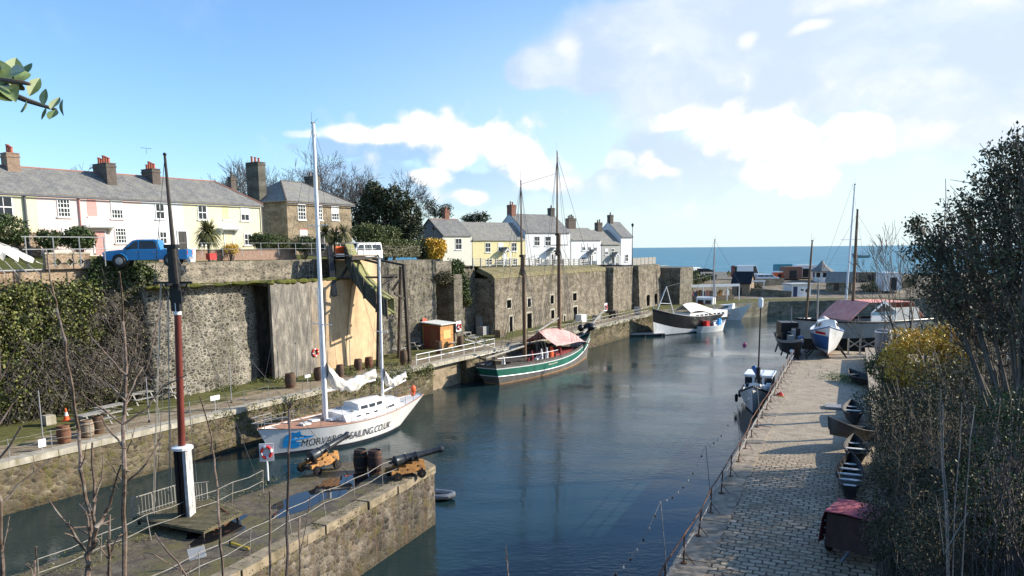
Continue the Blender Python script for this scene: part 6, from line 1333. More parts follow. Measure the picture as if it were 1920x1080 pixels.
# ---- dark workboat crammed with gear beside it
p0 = G(1503, 676, 0); c8 = p0+Vector((.2, 3.2, 0)); c8.z = .35; o, Hh = smallboat('work_boat', 'dark workboat crammed with gear beside the lifeboat', 'boat', c8, R(-97), 7.2, 2.2, (1.5, 1.2, 1.7), [m_hullk, m_hullk, m_galv], [('k', 0, 0), ('w', 0, 0), ('s', .28, 1), ('s', 0, 2)], tw=.8, bowrake=.5, sternrake=.1)
Hh.deck(o, .35, m_dark)
for k in range(14): mb = MB(); mb.bbox((rnd.uniform(-3, 2.6), rnd.uniform(-.7, .7), rnd.uniform(1.2, 1.9)), rnd.uniform(.3, .9), rnd.uniform(.3, .6), rnd.uniform(.3, .9)); mb.build('deck_gear', [m_dark, m_galv, m_blue, m_grwood, m_black][k % 5], o)
mb = MB(); mb.box(-2.8, -.8, -.8, .8, .9, 2.7); mb.build('cuddy', m_hullk, o); mb = MB(); mb.tube([(-1, .2, 2), (-.9, .1, 4.2)], .05, 6); mb.build('post', m_galv, o)
for x in (-2.4, 0, 2.2):
    for s_ in (-1, 1): mb = MB(); mb.bar((x, s_*.9, -.35), (x, s_*.7, .45), .12); mb.build('cradle_prop', m_blkwood, o)
# ---- big hulk with red canopy across the end of the quay
p0 = D(1490, 604, 79); p1 = D(1730, 606, 85); c9, a9, L9 = along(p1, p0)
o, Hh = smallboat('canopied_hulk', 'large grey and black ship hull with red canopy tent on deck', 'ship', c9, a9, L9, 5.4, (4.9, 4.9, 5.4), [m_hullk, m_hullg, m_hullk], [('k', 0, 0), ('w', 0, 0), ('w', 3.2, 0), ('s', .16, 1), ('s', 0, 2)], tw=.8, bowrake=2.0, sternrake=.5, pw=2.4)
Hh.deck(o, .2, m_deck); Hh.rail(o, -.02, .1, m_hullk, 'cap_rail')
def on9(u, v):
    nrm = Vector((-math.sin(a9), math.cos(a9), 0)); d = ray(u, v); t = (c9-CAM).dot(nrm)/d.dot(nrm); q = CAM+d*t-c9; return q.x*math.cos(a9)+q.y*math.sin(a9), q.z
xa_, z_a = on9(1565, 597); xb_, z_b = on9(1600, 563); xc_, z_c = on9(1680, 563); xd_, z_d = on9(1700, 590)
mb = MB(); mb.thick([[(xa_, y, z_a) for y in (-2.3, 0, 2.3)], [((xa_+xb_)/2, y, z_a*.48+z_b*.52) for y in (-2.3, 0, 2.3)], [(xb_, y, z_b+.2*(1-abs(y))*.3) for y in (-2.3, 0, 2.3)], [(xc_, y, z_c) for y in (-2.3, 0, 2.3)], [(xd_, y, z_d) for y in (-2.3, 0, 2.3)]], (0, 0, -.06)); mb.build('canopy', m_redc, o)
xe_, z_e = on9(1632, 565); sx_ = 1 if xe_ > 0 else -1
mb = MB(); wv = abs(on9(1650, 590)[0]-on9(1603, 590)[0]); cxx = on9(1625, 590)[0]
mb.prism([(cxx-wv/2, 4.7), (cxx-wv/2, 5.9), (cxx, z_b+.1), (cxx+wv/2, 5.9), (cxx+wv/2, 4.7)], 2.32, 2.44, axis='y'); mb.build('tent_front', m_white, o)
mb = MB(); mb.prism([(cxx-wv/2+.3, 5.95), (cxx, z_b-.25), (cxx+wv/2-.3, 5.95)], 2.442, 2.47, axis='y'); mb.build('tent_opening', m_dark, o)
mb = MB(); mb.box(cxx-wv/2+.15, cxx+wv/2-.15, 2.445, 2.475, 5.65, 5.93); mb.build('blue_panel', m_cyan if False else paint('teal_panel', (.1, .25, .33), .6), o); mb = MB(); mb.box(cxx-.06, cxx+.06, 2.472, 2.5, 4.8, z_b-.2); mb.build('tent_post', m_white, o)
mb = MB(); xg = on9(1690, 590)[0]; mb.box(min(cxx, xg), max(cxx, xg), 2.2, 2.31, 4.8, 6.3); mb.build('white_sheet', m_canvas, o)
xm_, zm_ = on9(1608, 392); xm0, _ = on9(1598, 590); mastpart(o, xm0, 4.5, zm_, .17, m_mast, rake=xm_-xm0, top=False); rig(o, [[(xm_, 0, zm_*.97), (L9/2-.5, 0, 5.3)], [(xm_, 0, zm_*.97), (-L9/2+.5, 0, 5)], [(xm_, 0, zm_*.9), (xm0+1.5, 2.5, 5)]], .015)
xq, zq = on9(1523, 452); xq0, _ = on9(1511, 600); mastpart(o, xq0, 4.5, zq, .13, m_mast, rake=xq-xq0, top=True, name='fore_mast')
xq, zq = on9(1535, 520); xq0, _ = on9(1532, 600); mastpart(o, xq0, 4.5, zq, .1, m_grwood, rake=xq-xq0, top=False, name='derrick')
mb = MB(); xq0, zz = on9(1530, 594); mb.lathe([(.9, 0), (.8, .25), (.3, .6), (.05, .75)], 12, (xq0, 1.2, 4.9)); mb.build('cream_cover', m_canvas, o, smooth=True)
# white masted yacht behind the hulk
p0 = D(1572, 590, 100); p0.z = ZW; o, Hh = smallboat('moored_yacht', 'white yacht behind the canopied hulk with very tall thin mast', 'sailing yacht', p0, R(10), 11, 3.2, (1.2, 1.1, 1.6), [m_boot, m_hullw], [('k', 0, 0), ('w', .1, 0), ('s', .1, 1), ('s', 0, 1)], tw=.6, bowrake=1.2, sternrake=.6)
Hh.deck(o, .06, m_white); cb, rw = Hh.cabin(o, .3, .65, .6, .6, m_white); Hh.portlights(cb, rw, [(.1, .45, .4, .7), (.55, .9, .4, .7)], m_glass); zt_ = D(1594, 346, 100).z-ZW; mastpart(o, .9, 1, zt_, .14, m_alu, rake=.5, spreaders=(.64,), sp=2.2); rig(o, [[(1.1, 0, zt_), (5.4, 0, 1.6)], [(1.1, 0, zt_), (-5.4, 0, 1.3)]], .015)
# inflatable tender behind the pier
p0 = G(825, 938, ZW); o = thing('inflatable_dinghy', 'small grey inflatable dinghy tied up behind the end of the pier', 'dinghy', p0+Vector((-.35, .5, 0)), R(-25)); mb = MB()
mb.tube([(-1.0, .42, .16), (.5, .42, .18), (1.0, .25, .24), (1.15, 0, .27), (1.0, -.25, .24), (.5, -.42, .18), (-1.0, -.42, .16)], [.1, .15, .15, .15, .15, .15, .1], 9); mb.build('tube', m_galv, o, smooth=True); mb = MB(); mb.box(-.9, .95, -.3, .3, .04, .09); mb.build('floor', m_dark, o); mb = MB(); mb.box(-.95, -.9, -.38, .38, .05, .36); mb.build('transom', m_dark, o)
# mooring buoy
p0 = G(1396, 648, ZW); o = thing('mooring_buoy', 'round pink mooring buoy floating in the open water', 'buoy', p0); mb = MB(); mb.ell((0, 0, .12), .27, .27, .27, 14, 9); mb.build('float', paint('pink_buoy', (.7, .12, .25), .4), o, smooth=True); mb = MB(); mb.tube([(0, 0, .36), (0, 0, .5)], .05, 6); mb.build('ring', m_dark, o)
p0 = G(1408, 625, ZW)
# distant ship on the sea
p0 = D(1613, 492, 900); p0.z = -4.2; o = thing('distant_ship', 'small grey ship far out on the sea behind the masts', 'ship', p0, R(178)); Hh = Hull(22, 6, 1, (3, 2.8, 5.5), tw=.7, bowrake=2); Hh.body(o, [('k', 0, 0), ('w', .5, 0), ('s', 0, 1)], [m_boot, m_hullg]); Hh.deck(o, .3, m_hullg); mb = MB(); mb.box(-6, 2, -2, 2, 2.5, 6.5); mb.box(-3, 0, -1.8, 1.8, 6.5, 9); mb.build('superstructure', m_white, o); mb = MB(); mb.tube([(-2, 0, 9), (-2, 0, 13)], .2, 6); mb.build('mast', m_galv, o)
# ------------------------------------------------------------------ things on the left quay
def barrel(label, loc, r=.3, h=.9, mat=None, group=None, rz=0):
    t = thing('barrel', label, 'barrel', loc, rz, group); n = 9
    prof = [(r*(.8+.2*math.sin(PI*i/n)), h*i/n) for i in range(n+1)]
    mb = MB(); mb.lathe(prof[:-1]+[(r*.8, h), (r*.74, h), (r*.74, h-.04), (.01, h-.04)], 18); mb.build('staves', mat or m_bwood, t, smooth=True)
    for f in (.04, .26, .74, .93):
        rr = r*(.8+.2*math.sin(PI*f))+.008; mb = MB(); mb.lathe([(rr-.02, h*f-.03), (rr, h*f-.03), (rr, h*f+.03), (rr-.02, h*f+.03)], 18); mb.build('hoop', m_rust, t)
    return t
m_bwood = paint('barrel_oak', (.1, .065, .04), .8, .3, 6, grime=(.05, .035, .025), gs=(4, 4, .3)); m_bpale = paint('bleached_barrel', (.3, .25, .18), .85, .2, 6, gs=(4, 4, .3), grime=(.15, .12, .08)); m_brust = paint('reddish_barrel', (.2, .085, .045), .85, .25, 6, gs=(4, 4, .3), grime=(.07, .04, .03))
m_bblack = paint('tarred_barrel', (.02, .017, .015), .7, .3, 6, gs=(4, 4, .3), grime=(.05, .03, .025)); m_bblack2 = paint('dark_red_barrel', (.035, .02, .018), .7, .3, 6, gs=(4, 4, .3), grime=(.09, .04, .035))
def onq(u, v): s, y, _ = onZ(u, v, 0); return L(s, y, .02)
for lab, u, v, r, h, m_ in [('dark red barrel below the traffic cone at the quay edge', 121, 830, .36, .95, m_brust), ('pale grey barrel right of the dark red barrel at quay edge', 164, 819, .38, .95, m_bpale), ('dark barrel close behind the pale grey barrel', 185, 812, .34, 1.0, m_bwood),
    ('dark barrel at the foot of the round bastion', 392, 727, .36, .85, m_bwood), ('pale barrel lit by sun at the foot of the round bastion', 416, 726, .36, .95, m_bpale), ('dark barrel in the shadow beside the bastion', 490, 709, .34, .9, m_bwood), ('rusty brown barrel by the shadowed wall end', 513, 707, .34, .85, m_brust),
    ('black barrel near the quay edge above the yacht bow', 545, 727, .42, 1.1, m_bwood), ('dark barrel partly behind the yacht main mast', 598, 713, .4, 1.0, m_bwood), ('dark barrel left of two below the tan wall', 638, 707, .34, 1.0, m_bwood), ('tilted looking dark barrel at the foot of the tan wall', 672, 694, .38, .95, m_bwood), ('dark barrel below the chute posts', 692, 690, .38, .95, m_brust),
    ('black barrel left of the white railings near the chute', 757, 684, .36, 1.3, m_bwood), ('black barrel in the middle of the white railings', 823, 663, .36, 1.25, m_bwood), ('black barrel at the right end of the white railings', 863, 652, .36, 1.2, m_bwood)]:
    barrel(lab, onq(u, v), r, h, m_)
# cone
t = thing('traffic_cone', 'orange and white traffic cone on the earth by the ivy wall', 'traffic cone', onq(125, 789)); mb = MB(); mb.box(-.22, .22, -.22, .22, 0, .05); mb.lathe([(.17, .05), (.125, .3)], 14); mb.build('base', m_orng, t)
mb = MB(); mb.lathe([(.125, .3), (.08, .52)], 14); mb.build('band', m_white, t); mb = MB(); mb.lathe([(.08, .52), (.035, .78), (.02, .79)], 14); mb.build('tip', m_orng, t)
def block(name, label, cat, u, v, sx, sy, sz, mat, cap=None, rz=PHI):
    t = thing(name, label, cat, onq(u, v), rz); mb = MB(); mb.lathe([(sx*.62, 0), (sx*.7, .06), (sx*.68, sz-.05), (sx*.6, sz)], 4, a0=PI/4); mb.build('block', mat, t)
    if cap: mb = MB(); mb.box(-sx*.6, sx*.6, -sy*.6, sy*.6, sz+.003, sz+.06); mb.build('cap', cap, t)
block('stone_block', 'squared pale stone block beside the traffic cone', 'stone block', 92, 797, .6, .6, .6, m_cop)
def picnic(label, u, v, rz, mat=None):
    t = thing('picnic_table', label, 'picnic table', onq(u, v), PHI+rz); m_ = mat or m_grwood
    mb = MB()
    for k in range(5): mb.box(-.9, .9, -.37+k*.15, -.37+k*.15+.135, .72, .765)
    mb.build('table_top', m_, t)
    for s_ in (-1, 1):
        mb = MB(); mb.box(-.9, .9, s_*.75-.14, s_*.75-.01, .42, .46); mb.box(-.9, .9, s_*.75+.01, s_*.75+.14, .42, .46); mb.build('bench', m_, t)
        mb = MB(); x = s_*.65
        for q in (-1, 1): mb.bar((x, q*.75, 0), (x, q*.3, .71), .09, .045)
        mb.box(x-.022, x+.022, -.85, .85, .33, .415); mb.build('leg_frame', m_, t)
for lab, u, v, rz in [('picnic table nearest the barrels with sunlit top', 176, 798, .1), ('long low picnic table on the earth behind the barrels', 208, 783, .1), ('picnic table in front of the leafless creeper', 262, 757, .05), ('pale picnic table beside the dark wall opening', 282, 742, .2), ('picnic table behind the ship mast on the pier', 330, 744, .1), ('picnic table left of the feather flag near the shed', 748, 668, .2), ('picnic table under the feather flag', 776, 655, .3), ('picnic table right of the orange shed', 872, 636, .1), ('picnic table by the quay edge above the ship stern', 890, 645, .2), ('picnic table between the shed and the railings', 838, 650, .15)]:
    picnic(lab, u, v, rz, [m_grwood, m_wood][int(u) % 2])
def pole(label, u0, v0, u1, v1, r=.035, mat=None, name='quay_post', base=True):
    s, y, _ = onZ(u0, v0, 0); p = L(s, y, .02); d = ray(u1, v1); h = CAM.z+d.z*(p.y/d.y)
    t = thing(name, label, 'post', p, PHI); mb = MB(); mb.tube([(0, 0, 0), (0, 0, h)], [r, r*.85], 8); mb.build('pole', mat or m_galv, t); mb = MB(); mb.lathe([(r*2.6, 0), (r*2.6, .03), (r*1.3, .06), (r*1.2, .15)], 10); mb.build('foot', m_dark, t)
    mb = MB(); mb.lathe([(r*1.2, h-.02), (r*1.2, h+.04), (r*.3, h+.1)], 8); mb.build('cap', m_dark, t); return t, h
for lab, a in [('thin grey post at the quay edge near the picture left side', (82, 838, 75, 732)), ('thin grey post at the quay edge behind the tall sapling', (280, 792, 272, 706)), ('thin grey post at the quay edge right of the ship mast', (434, 755, 431, 682)), ('thin grey post before the streaked concrete wall', (557, 712, 555, 645)), ('thin grey post before the smooth tan wall', (657, 692, 655, 640))]: pole(lab, *a)
# rope rail between low iron stanchions along the near quay edge
t = thing('edge_rail', 'low wire rail on thin stanchions along the left quay edge', 'railing', L(-14, .55), PHI); pts = []
for k in range(16):
    x = k*2.1; mb = MB(); mb.tube([(x, 0, 0), (x, 0, 1.0)], .022, 6); mb.build('stanchion', m_galv, t)
for zz in (.95, .5):
    mb = MB(); mb.tube([(k*1.05, 0, zz-(.06 if k % 2 else 0)) for k in range(31)], .009, 5); mb.build('wire', m_pipe, t)
def notice(label, loc, rz, w_, h_, z, mat=None, post=True):
    t = thing('notice_board', label, 'sign', loc, rz); mb = MB(); mb.box(-w_/2, w_/2, -.02, .02, z, z+h_); mb.build('panel', mat or m_white, t)
    if post: mb = MB(); mb.box(-.025, .025, .021, .05, 0, z+h_*.8); mb.build('post', m_galv, t)
s, y, _ = onZ(33, 834); notice('small blank white notice tied to the rail at far left', L(s, .52), PHI, .38, .42, .2); s, y, _ = onZ(362, 765); notice('small blank white notice behind the red mast', L(s, .52), PHI, .7, .3, .75); s, y, _ = onZ(577, 722); notice('small blank white notice on the quay above the yacht', L(s, 2.2), PHI, .6, .22, .6)
def liferingsign(label, p, rz):
    t = thing('life_ring', label, 'life ring', p, rz); mb = MB(); mb.box(-.5, .5, 0, .05, -.55, .6); mb.build('backboard', m_white, t)
    mb = MB(); n = 24; rows = [[((.3+.085*math.cos(b_))*math.cos(a_), -.1+.085*math.sin(b_), (.3+.085*math.cos(b_))*math.sin(a_)) for b_ in np.linspace(0, 2*PI, 9)] for a_ in np.linspace(0, 2*PI, n+1)]; mb.sheet(rows)
    for i in range(len(mb.f)): mb.m[i] = 1 if (i//8) % 6 < 1 else 0
    mb.build('ring', [m_red, m_white], t, smooth=True)
s, y, z = onY(592, 661, 5.95); liferingsign('red life ring on white board fixed to the concrete wall', L(s, 5.88+.0463*(s-23), z), PHI)
s, y, z = onY(858, 612, 7.35); liferingsign('red and white life ring on the stone pier right of the orange shed', L(s, 7.2, z), PHI)
s, y, z = onY(1136, 576, 3.0); p = L(s, 3.0, z); liferingsign('red and white life ring on a post past the ship bowsprit', p, PHI); o = bpy.data.objects['life_ring.002']; mb = MB(); mb.tube([(0, .08, -z), (0, .08, .5)], .05, 8); mb.build('post', m_grwood, o)
# orange shed with lean-to roof
s, y, _ = onY(826, 636, 5.2); t = thing('wooden_shed', 'orange timber kiosk shed with pale flat roof on the quay', 'shed', L(s, 5.2), PHI)
mb = MB(); mb.prism([(0, 0), (2.3, 0), (2.3, 2.45), (0, 2.45)], 0, 2.2, axis='y'); mb.build('wall', m_orange, t)
mb = MB(); mb.box(-.012, -.002, .05, 2.15, .02, 2.4); mb.build('side_sheet', paint('dark_red_side', (.2, .05, .03), .7, .2, 5), t)  # thin sheet makes this side a darker red than the front
mb = MB(); mb.add([(-.25, -.3, 2.5), (2.55, -.3, 2.5), (2.55, 2.4, 2.68), (-.25, 2.4, 2.68), (-.25, -.3, 2.6), (2.55, -.3, 2.6), (2.55, 2.4, 2.78), (-.25, 2.4, 2.78)], [(0,1,5,4), (1,2,6,5), (2,3,7,6), (3,0,4,7), (4,5,6,7), (3,2,1,0)]); mb.build('roof', paint('pale_felt_roof', (.62, .62, .58), .8, .1, 3), t)
mb = MB(); mb.box(-.03, -.013, .5, 1.35, .05, 2.1); mb.build('door', m_brust, t); mb = MB(); mb.box(.5, 1.8, -.03, -.002, 1.0, 1.9); mb.build('serving_hatch', paint('pale_orange_hatch', (.7, .42, .15), .6, .1), t)
t = thing('chalk_board', 'black folding chalk board beside the orange shed', 'board', onq(848, 642), PHI+.2); mb = MB(); mb.prism([(-.4, 0), (.4, 0), (.3, 1.15), (-.3, 1.15)], -.03, .03, axis='y'); mb.build('front', m_black, t); mb = MB(); mb.bar((-.35, .5, 0), (-.25, .04, 1.1), .04); mb.bar((.35, .5, 0), (.25, .04, 1.1), .04); mb.build('stay', m_blkwood, t)
t = thing('feather_flag', 'tall red and yellow green feather flag in front of the shed', 'flag', onq(793, 652), PHI); mb = MB(); mb.tube([(0, 0, 0), (0, 0, 2.4), (.15, 0, 3.1), (.4, 0, 3.2)], .015, 5); mb.build('pole', m_galv, t)
mb = MB(); mb.thick([[(.02, .0, .4), (.5, -.05, .6)], [(.02, .02, 1.3), (.75, .04, 1.5)], [(.02, 0, 2.2), (.9, -.04, 2.0)]], (0, .01, 0)); mb.build('lower_panel', paint('lime_cloth', (.6, .62, .06), .9, .1), t)
mb = MB(); mb.thick([[(.021, 0, 2.205), (.901, -.04, 2.005)], [(.06, .03, 2.8), (.95, .02, 2.3)], [(.2, 0, 3.12), (.75, .02, 3.0)]], (0, .01, 0)); mb.build('upper_panel', paint('red_cloth', (.75, .1, .05), .9, .1), t)
# white rails by the shed
t = thing('white_railing', 'white painted pipe railing along the quay edge by the shed', 'railing', L(34.5, .7), PHI)
for k in range(8): mb = MB(); mb.tube([(k*1.9, 0, 0), (k*1.9, 0, 1.0)], .04, 6); mb.build('post', m_white, t)
for zz in (.98, .5): mb = MB(); mb.tube([(0, 0, zz), (13.3, 0, zz)], .035, 6); mb.build('rail', m_white, t)
t = thing('rope_fence', 'weathered post and rope fence along the quay past the green ship', 'fence', L(55, .7), PHI)
for k in range(20): mb = MB(); mb.tube([(k*2.05, 0, 0), (k*2.05, 0, 1.05)], .06, 6); mb.build('post', m_grwood, t)
for zz in (1.0, .55): mb = MB(); mb.tube([(k*1.025, 0, zz-(.1 if k % 2 else 0)) for k in range(39)], .03, 5); mb.build('rope', m_rope, t)
rnd.seed(12)
for i, (nm, lab, u, v, m_) in enumerate([('crate', 'stack of grey fish boxes at the foot of the kiln building', 905, 628, m_galv), ('crate', 'weathered crate on the quay left of the green ship mast', 938, 632, m_wood), ('crate', 'low white crate beyond the ketch awning', 1090, 604, m_white), ('crate', 'dark crate at the foot of the buttress wall', 1150, 596, m_blkwood), ('crate', 'pale wooden crate near the bowsprit end', 1120, 600, m_grwood), ('crate', 'grey crate near the far end of the quay', 1195, 590, m_galv)]):
    t = thing(nm, lab, 'crate', onq(u, v), PHI+rnd.uniform(-.4, .4)); w_, h_ = rnd.uniform(.8, 1.3), rnd.uniform(.6, 1.3); mb = MB()
    for k in range(4): z = h_*k/4; mb.box(-w_/2, w_/2, -.45, -.41, z+.02, z+h_/4-.02); mb.box(-w_/2, w_/2, .41, .45, z+.02, z+h_/4-.02); mb.box(-w_/2, -w_/2+.04, -.41, .41, z+.02, z+h_/4-.02); mb.box(w_/2-.04, w_/2, -.41, .41, z+.02, z+h_/4-.02)
    mb.box(-w_/2+.041, w_/2-.041, -.409, .409, .03, h_-.03); mb.build('slats', m_, t); mb = MB()
    for a_ in (-1, 1):
        for b_ in (-1, 1): mb.bbox((a_*(w_/2+.02), b_*.47, h_/2), .07, .05, h_+.04)
    mb.build('corner_post', m_, t)
t = thing('door_panel', 'tall grey metal cabinet against the shaded wall', 'cabinet', onq(906, 626), PHI); mb = MB(); mb.box(-.6, .6, 0, .7, 0, 2.1); mb.build('body', m_galv, t); mb = MB(); mb.box(-.55, -.01, -.02, -.001, .06, 2.04); mb.box(.01, .55, -.02, -.001, .06, 2.04); mb.build('door', m_galv, t)
# ---- loading chute with its timber staging
CHY = 6.2
t = thing('loading_chute', 'big mossy green loading chute hanging from the wall top', 'chute', L(36, 6, 0), PHI)
def c_(u, v, y): s, y, z = onY(u, v, y); return Vector((s-36, y-6, z))
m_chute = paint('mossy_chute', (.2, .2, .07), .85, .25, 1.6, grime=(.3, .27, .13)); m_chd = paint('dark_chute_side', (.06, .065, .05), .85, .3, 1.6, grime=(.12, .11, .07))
path = [c_(656, 484, 6.6), c_(668, 515, 5.6), c_(690, 548, 4.5), c_(713, 573, 3.5), c_(733, 586, 2.8)]
sdv = Vector((.92, .38, 0)).normalized(); 
def cstrip(o0, o1, z0, z1): return [[p+sdv*o0+Vector((0, 0, z0)) for p in path], [p+sdv*o1+Vector((0, 0, z1)) for p in path]]
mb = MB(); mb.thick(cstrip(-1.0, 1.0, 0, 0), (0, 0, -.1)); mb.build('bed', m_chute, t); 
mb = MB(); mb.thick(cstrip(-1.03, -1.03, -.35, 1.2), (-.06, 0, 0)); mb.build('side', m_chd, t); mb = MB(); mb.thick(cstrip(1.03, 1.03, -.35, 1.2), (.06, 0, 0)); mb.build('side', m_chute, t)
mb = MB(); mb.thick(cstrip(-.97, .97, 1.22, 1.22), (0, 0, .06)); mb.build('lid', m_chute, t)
mb = MB()
for p in path: mb.bar(p+sdv*-1.2+Vector((0, 0, -.42)), p+sdv*1.2+Vector((0, 0, -.42)), .14); mb.bar(p+sdv*-1.14+Vector((0, 0, -.4)), p+sdv*-1.14+Vector((0, 0, 1.3)), .1)
mb.build('ribs', m_blkwood, t)
t = thing('timber_staging', 'dark timber staging of posts and beams around the loading chute', 'staging', L(36, 6, 0), PHI)
def gp(u, v): s, y, _ = onZ(u, v, 0); return Vector((s-36, y-6, 0))
for (u0, v0, u1, v1) in [(709, 692, 712, 490), (768, 682, 757, 495), (748, 672, 752, 500)]:
    b_ = gp(u0, v0); d = c_(u1, v1, b_.y+6); mb = MB(); mb.bar(b_, d, .28); mb.build('post', m_blkwood, t)
pA, pB, pC = gp(709, 692), gp(768, 682), gp(748, 672)
for (a_, b_) in [(c_(630, 520, 6.1), c_(745, 520, pA.y+6)), (c_(712, 518, pA.y+6), c_(746, 515, pB.y+6)), (c_(672, 480, 6.2), c_(757, 497, pB.y+6)), (c_(672, 484, 6.2), c_(712, 494, pA.y+6)), (c_(735, 545, pA.y+6), c_(752, 520, pB.y+6)), (c_(740, 550, pB.y+6), c_(757, 560, pB.y+6)), (c_(640, 520, 6.1), c_(660, 485, 6.3)), (c_(712, 540, pA.y+6), c_(740, 520, pA.y+6))]: mb = MB(); mb.bar(a_, b_, .18); mb.build('beam', m_blkwood, t)
q0 = c_(640, 478, 6.0); mb = MB()
for k in range(9): mb.box(q0.x+.1+k*.36, q0.x+.44+k*.36, -1.2, 3.4, q0.z-.12, q0.z-.02)
mb.build('platform', m_wood, t); mb = MB(); mb.bar(q0+Vector((0, -1.1, -.3)), q0+Vector((3.3, -1.1, -.3)), .25); mb.bar(q0+Vector((0, 1, -.3)), q0+Vector((3.3, 1, -.3)), .25); mb.build('joist', m_blkwood, t)
mb = MB()
for zz in (.5, 1.05): mb.tube([q0+Vector((0, -1.1, zz)), q0+Vector((3.3, -1.1, zz)), q0+Vector((3.3, 3.2, zz))], .03, 5)
for k in range(5): mb.tube([q0+Vector((k*.825, -1.1, -.1)), q0+Vector((k*.825, -1.1, 1.05))], .03, 5); mb.tube([q0+Vector((3.3, -1.1+k*1.07, -.1)), q0+Vector((3.3, -1.1+k*1.07, 1.05))], .03, 5)
mb.build('railing', m_galv, t); mb = MB(); mb.box(q0.x+.3, q0.x+2.0, .9, 1.0, q0.z+.1, q0.z+.75); mb.build('orange_netting', m_orng, t)
mb = MB(); mb.bar(c_(617, 462, 7.0), c_(627, 555, 6.0), .45, .45); mb.build('leaning_beam', m_black, t)
# ------------------------------------------------------------------ on the lane above
def wheel(par, x, y, r, w_=.22):
    mb = MB(); y = y+math.copysign(.07, y); T0 = Matrix.Translation((x, y, r)) @ Matrix.Rotation(PI/2, 4, 'X'); mb.T = T0; mb.lathe([(r*.6, -w_/2), (r*.92, -w_/2), (r, -w_/2+.04), (r, w_/2-.04), (r*.92, w_/2), (r*.6, w_/2)], 20); o = mb.build('wheel', m_black, par, smooth=True)
    mb = MB(); mb.T = T0; mb.lathe([(r*.56, -w_*.52), (r*.62, -w_*.5), (r*.62, w_*.5), (r*.56, w_*.52)], 16); mb.build('rim', m_galv, o, smooth=True)
def carbody(par, low, top, W_, Wt, mat, bev=.05):
    mb = MB(); mb.prism(low, -W_/2, W_/2, axis='y'); o = mb.build('body', mat, par)
    md = o.modifiers.new('bevel', 'BEVEL'); md.width = bev; md.segments = 2; md.limit_method = 'ANGLE'
    n = len(top); zb = min(z for x, z in top); zt_ = max(z for x, z in top); vs = []
    for s_ in (-1, 1):
        for x, z in top: f = (z-zb)/(zt_-zb); vs.append((x, s_*(W_/2*.985*(1-f)+Wt/2*f), z))
    mb = MB(); mb.add(vs, [(i, (i+1) % n, n+(i+1) % n, n+i) for i in range(n)]+[tuple(range(n-1, -1, -1)), tuple(range(n, 2*n))]); o2 = mb.build('cab', mat, par)
    md = o2.modifiers.new('bevel', 'BEVEL'); md.width = .04; md.segments = 2; md.limit_method = 'ANGLE'
    def side(x, z, s_): f = (z-zb)/(zt_-zb); return Vector((x, s_*(W_/2*.985*(1-f)+Wt/2*f+.008), z))
    return side
def sideglass(par, side, polys):
    for s_ in (-1, 1):
        for pl_ in polys: mb = MB(); vs = [side(x, z, s_) for x, z in pl_]; n = len(vs); vs += [v-Vector((0, s_*.02, 0)) for v in vs]; mb.add(vs, [tuple(range(n)), tuple(range(2*n-1, n-1, -1))]+[(i, (i+1) % n, n+(i+1) % n, n+i) for i in range(n)]); mb.build('side_window', m_glass, par)
m_carb = paint('blue_car_paint', (.012, .2, .47), .22, .05, 1.5, spec=.5)
def arches(par, xs, r, W_, mat):
    for x in xs:
        for s_ in (-1, 1):
            mb = MB(); pts = [(x+(r+.1)*math.cos(a_), r+(r+.1)*math.sin(a_)) for a_ in np.linspace(.05, PI-.05, 12)]
            mb.sheet([[(px, s_*(W_/2-.05), pz) for px, pz in pts], [(px, s_*(W_/2+.035), pz) for px, pz in pts]]); mb.sheet([[(px, s_*(W_/2+.035), pz) for px, pz in pts], [(x+(px-x)*1.12, s_*(W_/2+.012), r+(pz-r)*1.12) for px, pz in pts]]); mb.build('wheel_arch', mat, par)
            mb = MB(); mb.T = Matrix.Translation((x, s_*W_/2, r)) @ Matrix.Rotation(PI/2, 4, 'X'); mb.lathe([(r+.07, -.004), (r+.07, .004)], 18); mb.build('wheel_well', m_black, par)
TW = R(4)
pk0 = D(279, 483, 51); d_ = Vector((W1.x, W1.y, 0)); s_, y_, _ = toL(pk0); ptk = L(s_, y_, zt(s_)+.28)
ptk.z = D(279, 499, 51).z; t = thing('pickup_truck', 'bright blue double cab pickup truck parked on the lane', 'pickup truck', ptk, PI+R(12))     # faces left
low = [(-2.6, .45), (2.35, .4), (2.55, .55), (2.58, .85), (2.45, 1.02), (1.35, 1.12), (-.95, 1.12), (-.98, 1.08), (-2.62, 1.1), (-2.62, .55)]
top = [(1.42, 1.09), (.72, 1.72), (.45, 1.78), (-.6, 1.79), (-.78, 1.74), (-1.0, 1.08)]
sd_ = carbody(t, low, top, 1.8, 1.62, m_carb)
sideglass(t, sd_, [[(1.12, 1.16), (.68, 1.62), (.42, 1.68), (.42, 1.16)], [(.34, 1.16), (.34, 1.68), (-.48, 1.69), (-.66, 1.62), (-.76, 1.16)]])
mb = MB(); mb.thick([[(1.36, -.72, 1.17), (1.36, .72, 1.17)], [(.8, -.6, 1.68), (.8, .6, 1.68)]], (.02, 0, .015)); mb.build('windscreen', m_glass, t)
for x in (1.6, -1.55):
    for q in (-1, 1): wheel(t, x, q*.78, .38, .25)
arches(t, (1.6, -1.55), .38, 1.8, m_carb)
for q in (-1, 1): mb = MB(); mb.box(2.36, 2.6, q*.72-.16, q*.72+.16, .8, .98); mb.build('headlight', m_white, t)
mb = MB(); mb.box(2.5, 2.66, -.85, .85, .42, .66); mb.box(2.56, 2.62, -.5, .5, .72, .92); mb.build('bumper', m_black, t); mb = MB(); mb.box(-2.7, -2.6, -.8, .8, .45, .6); mb.build('rear_bumper', m_galv, t)
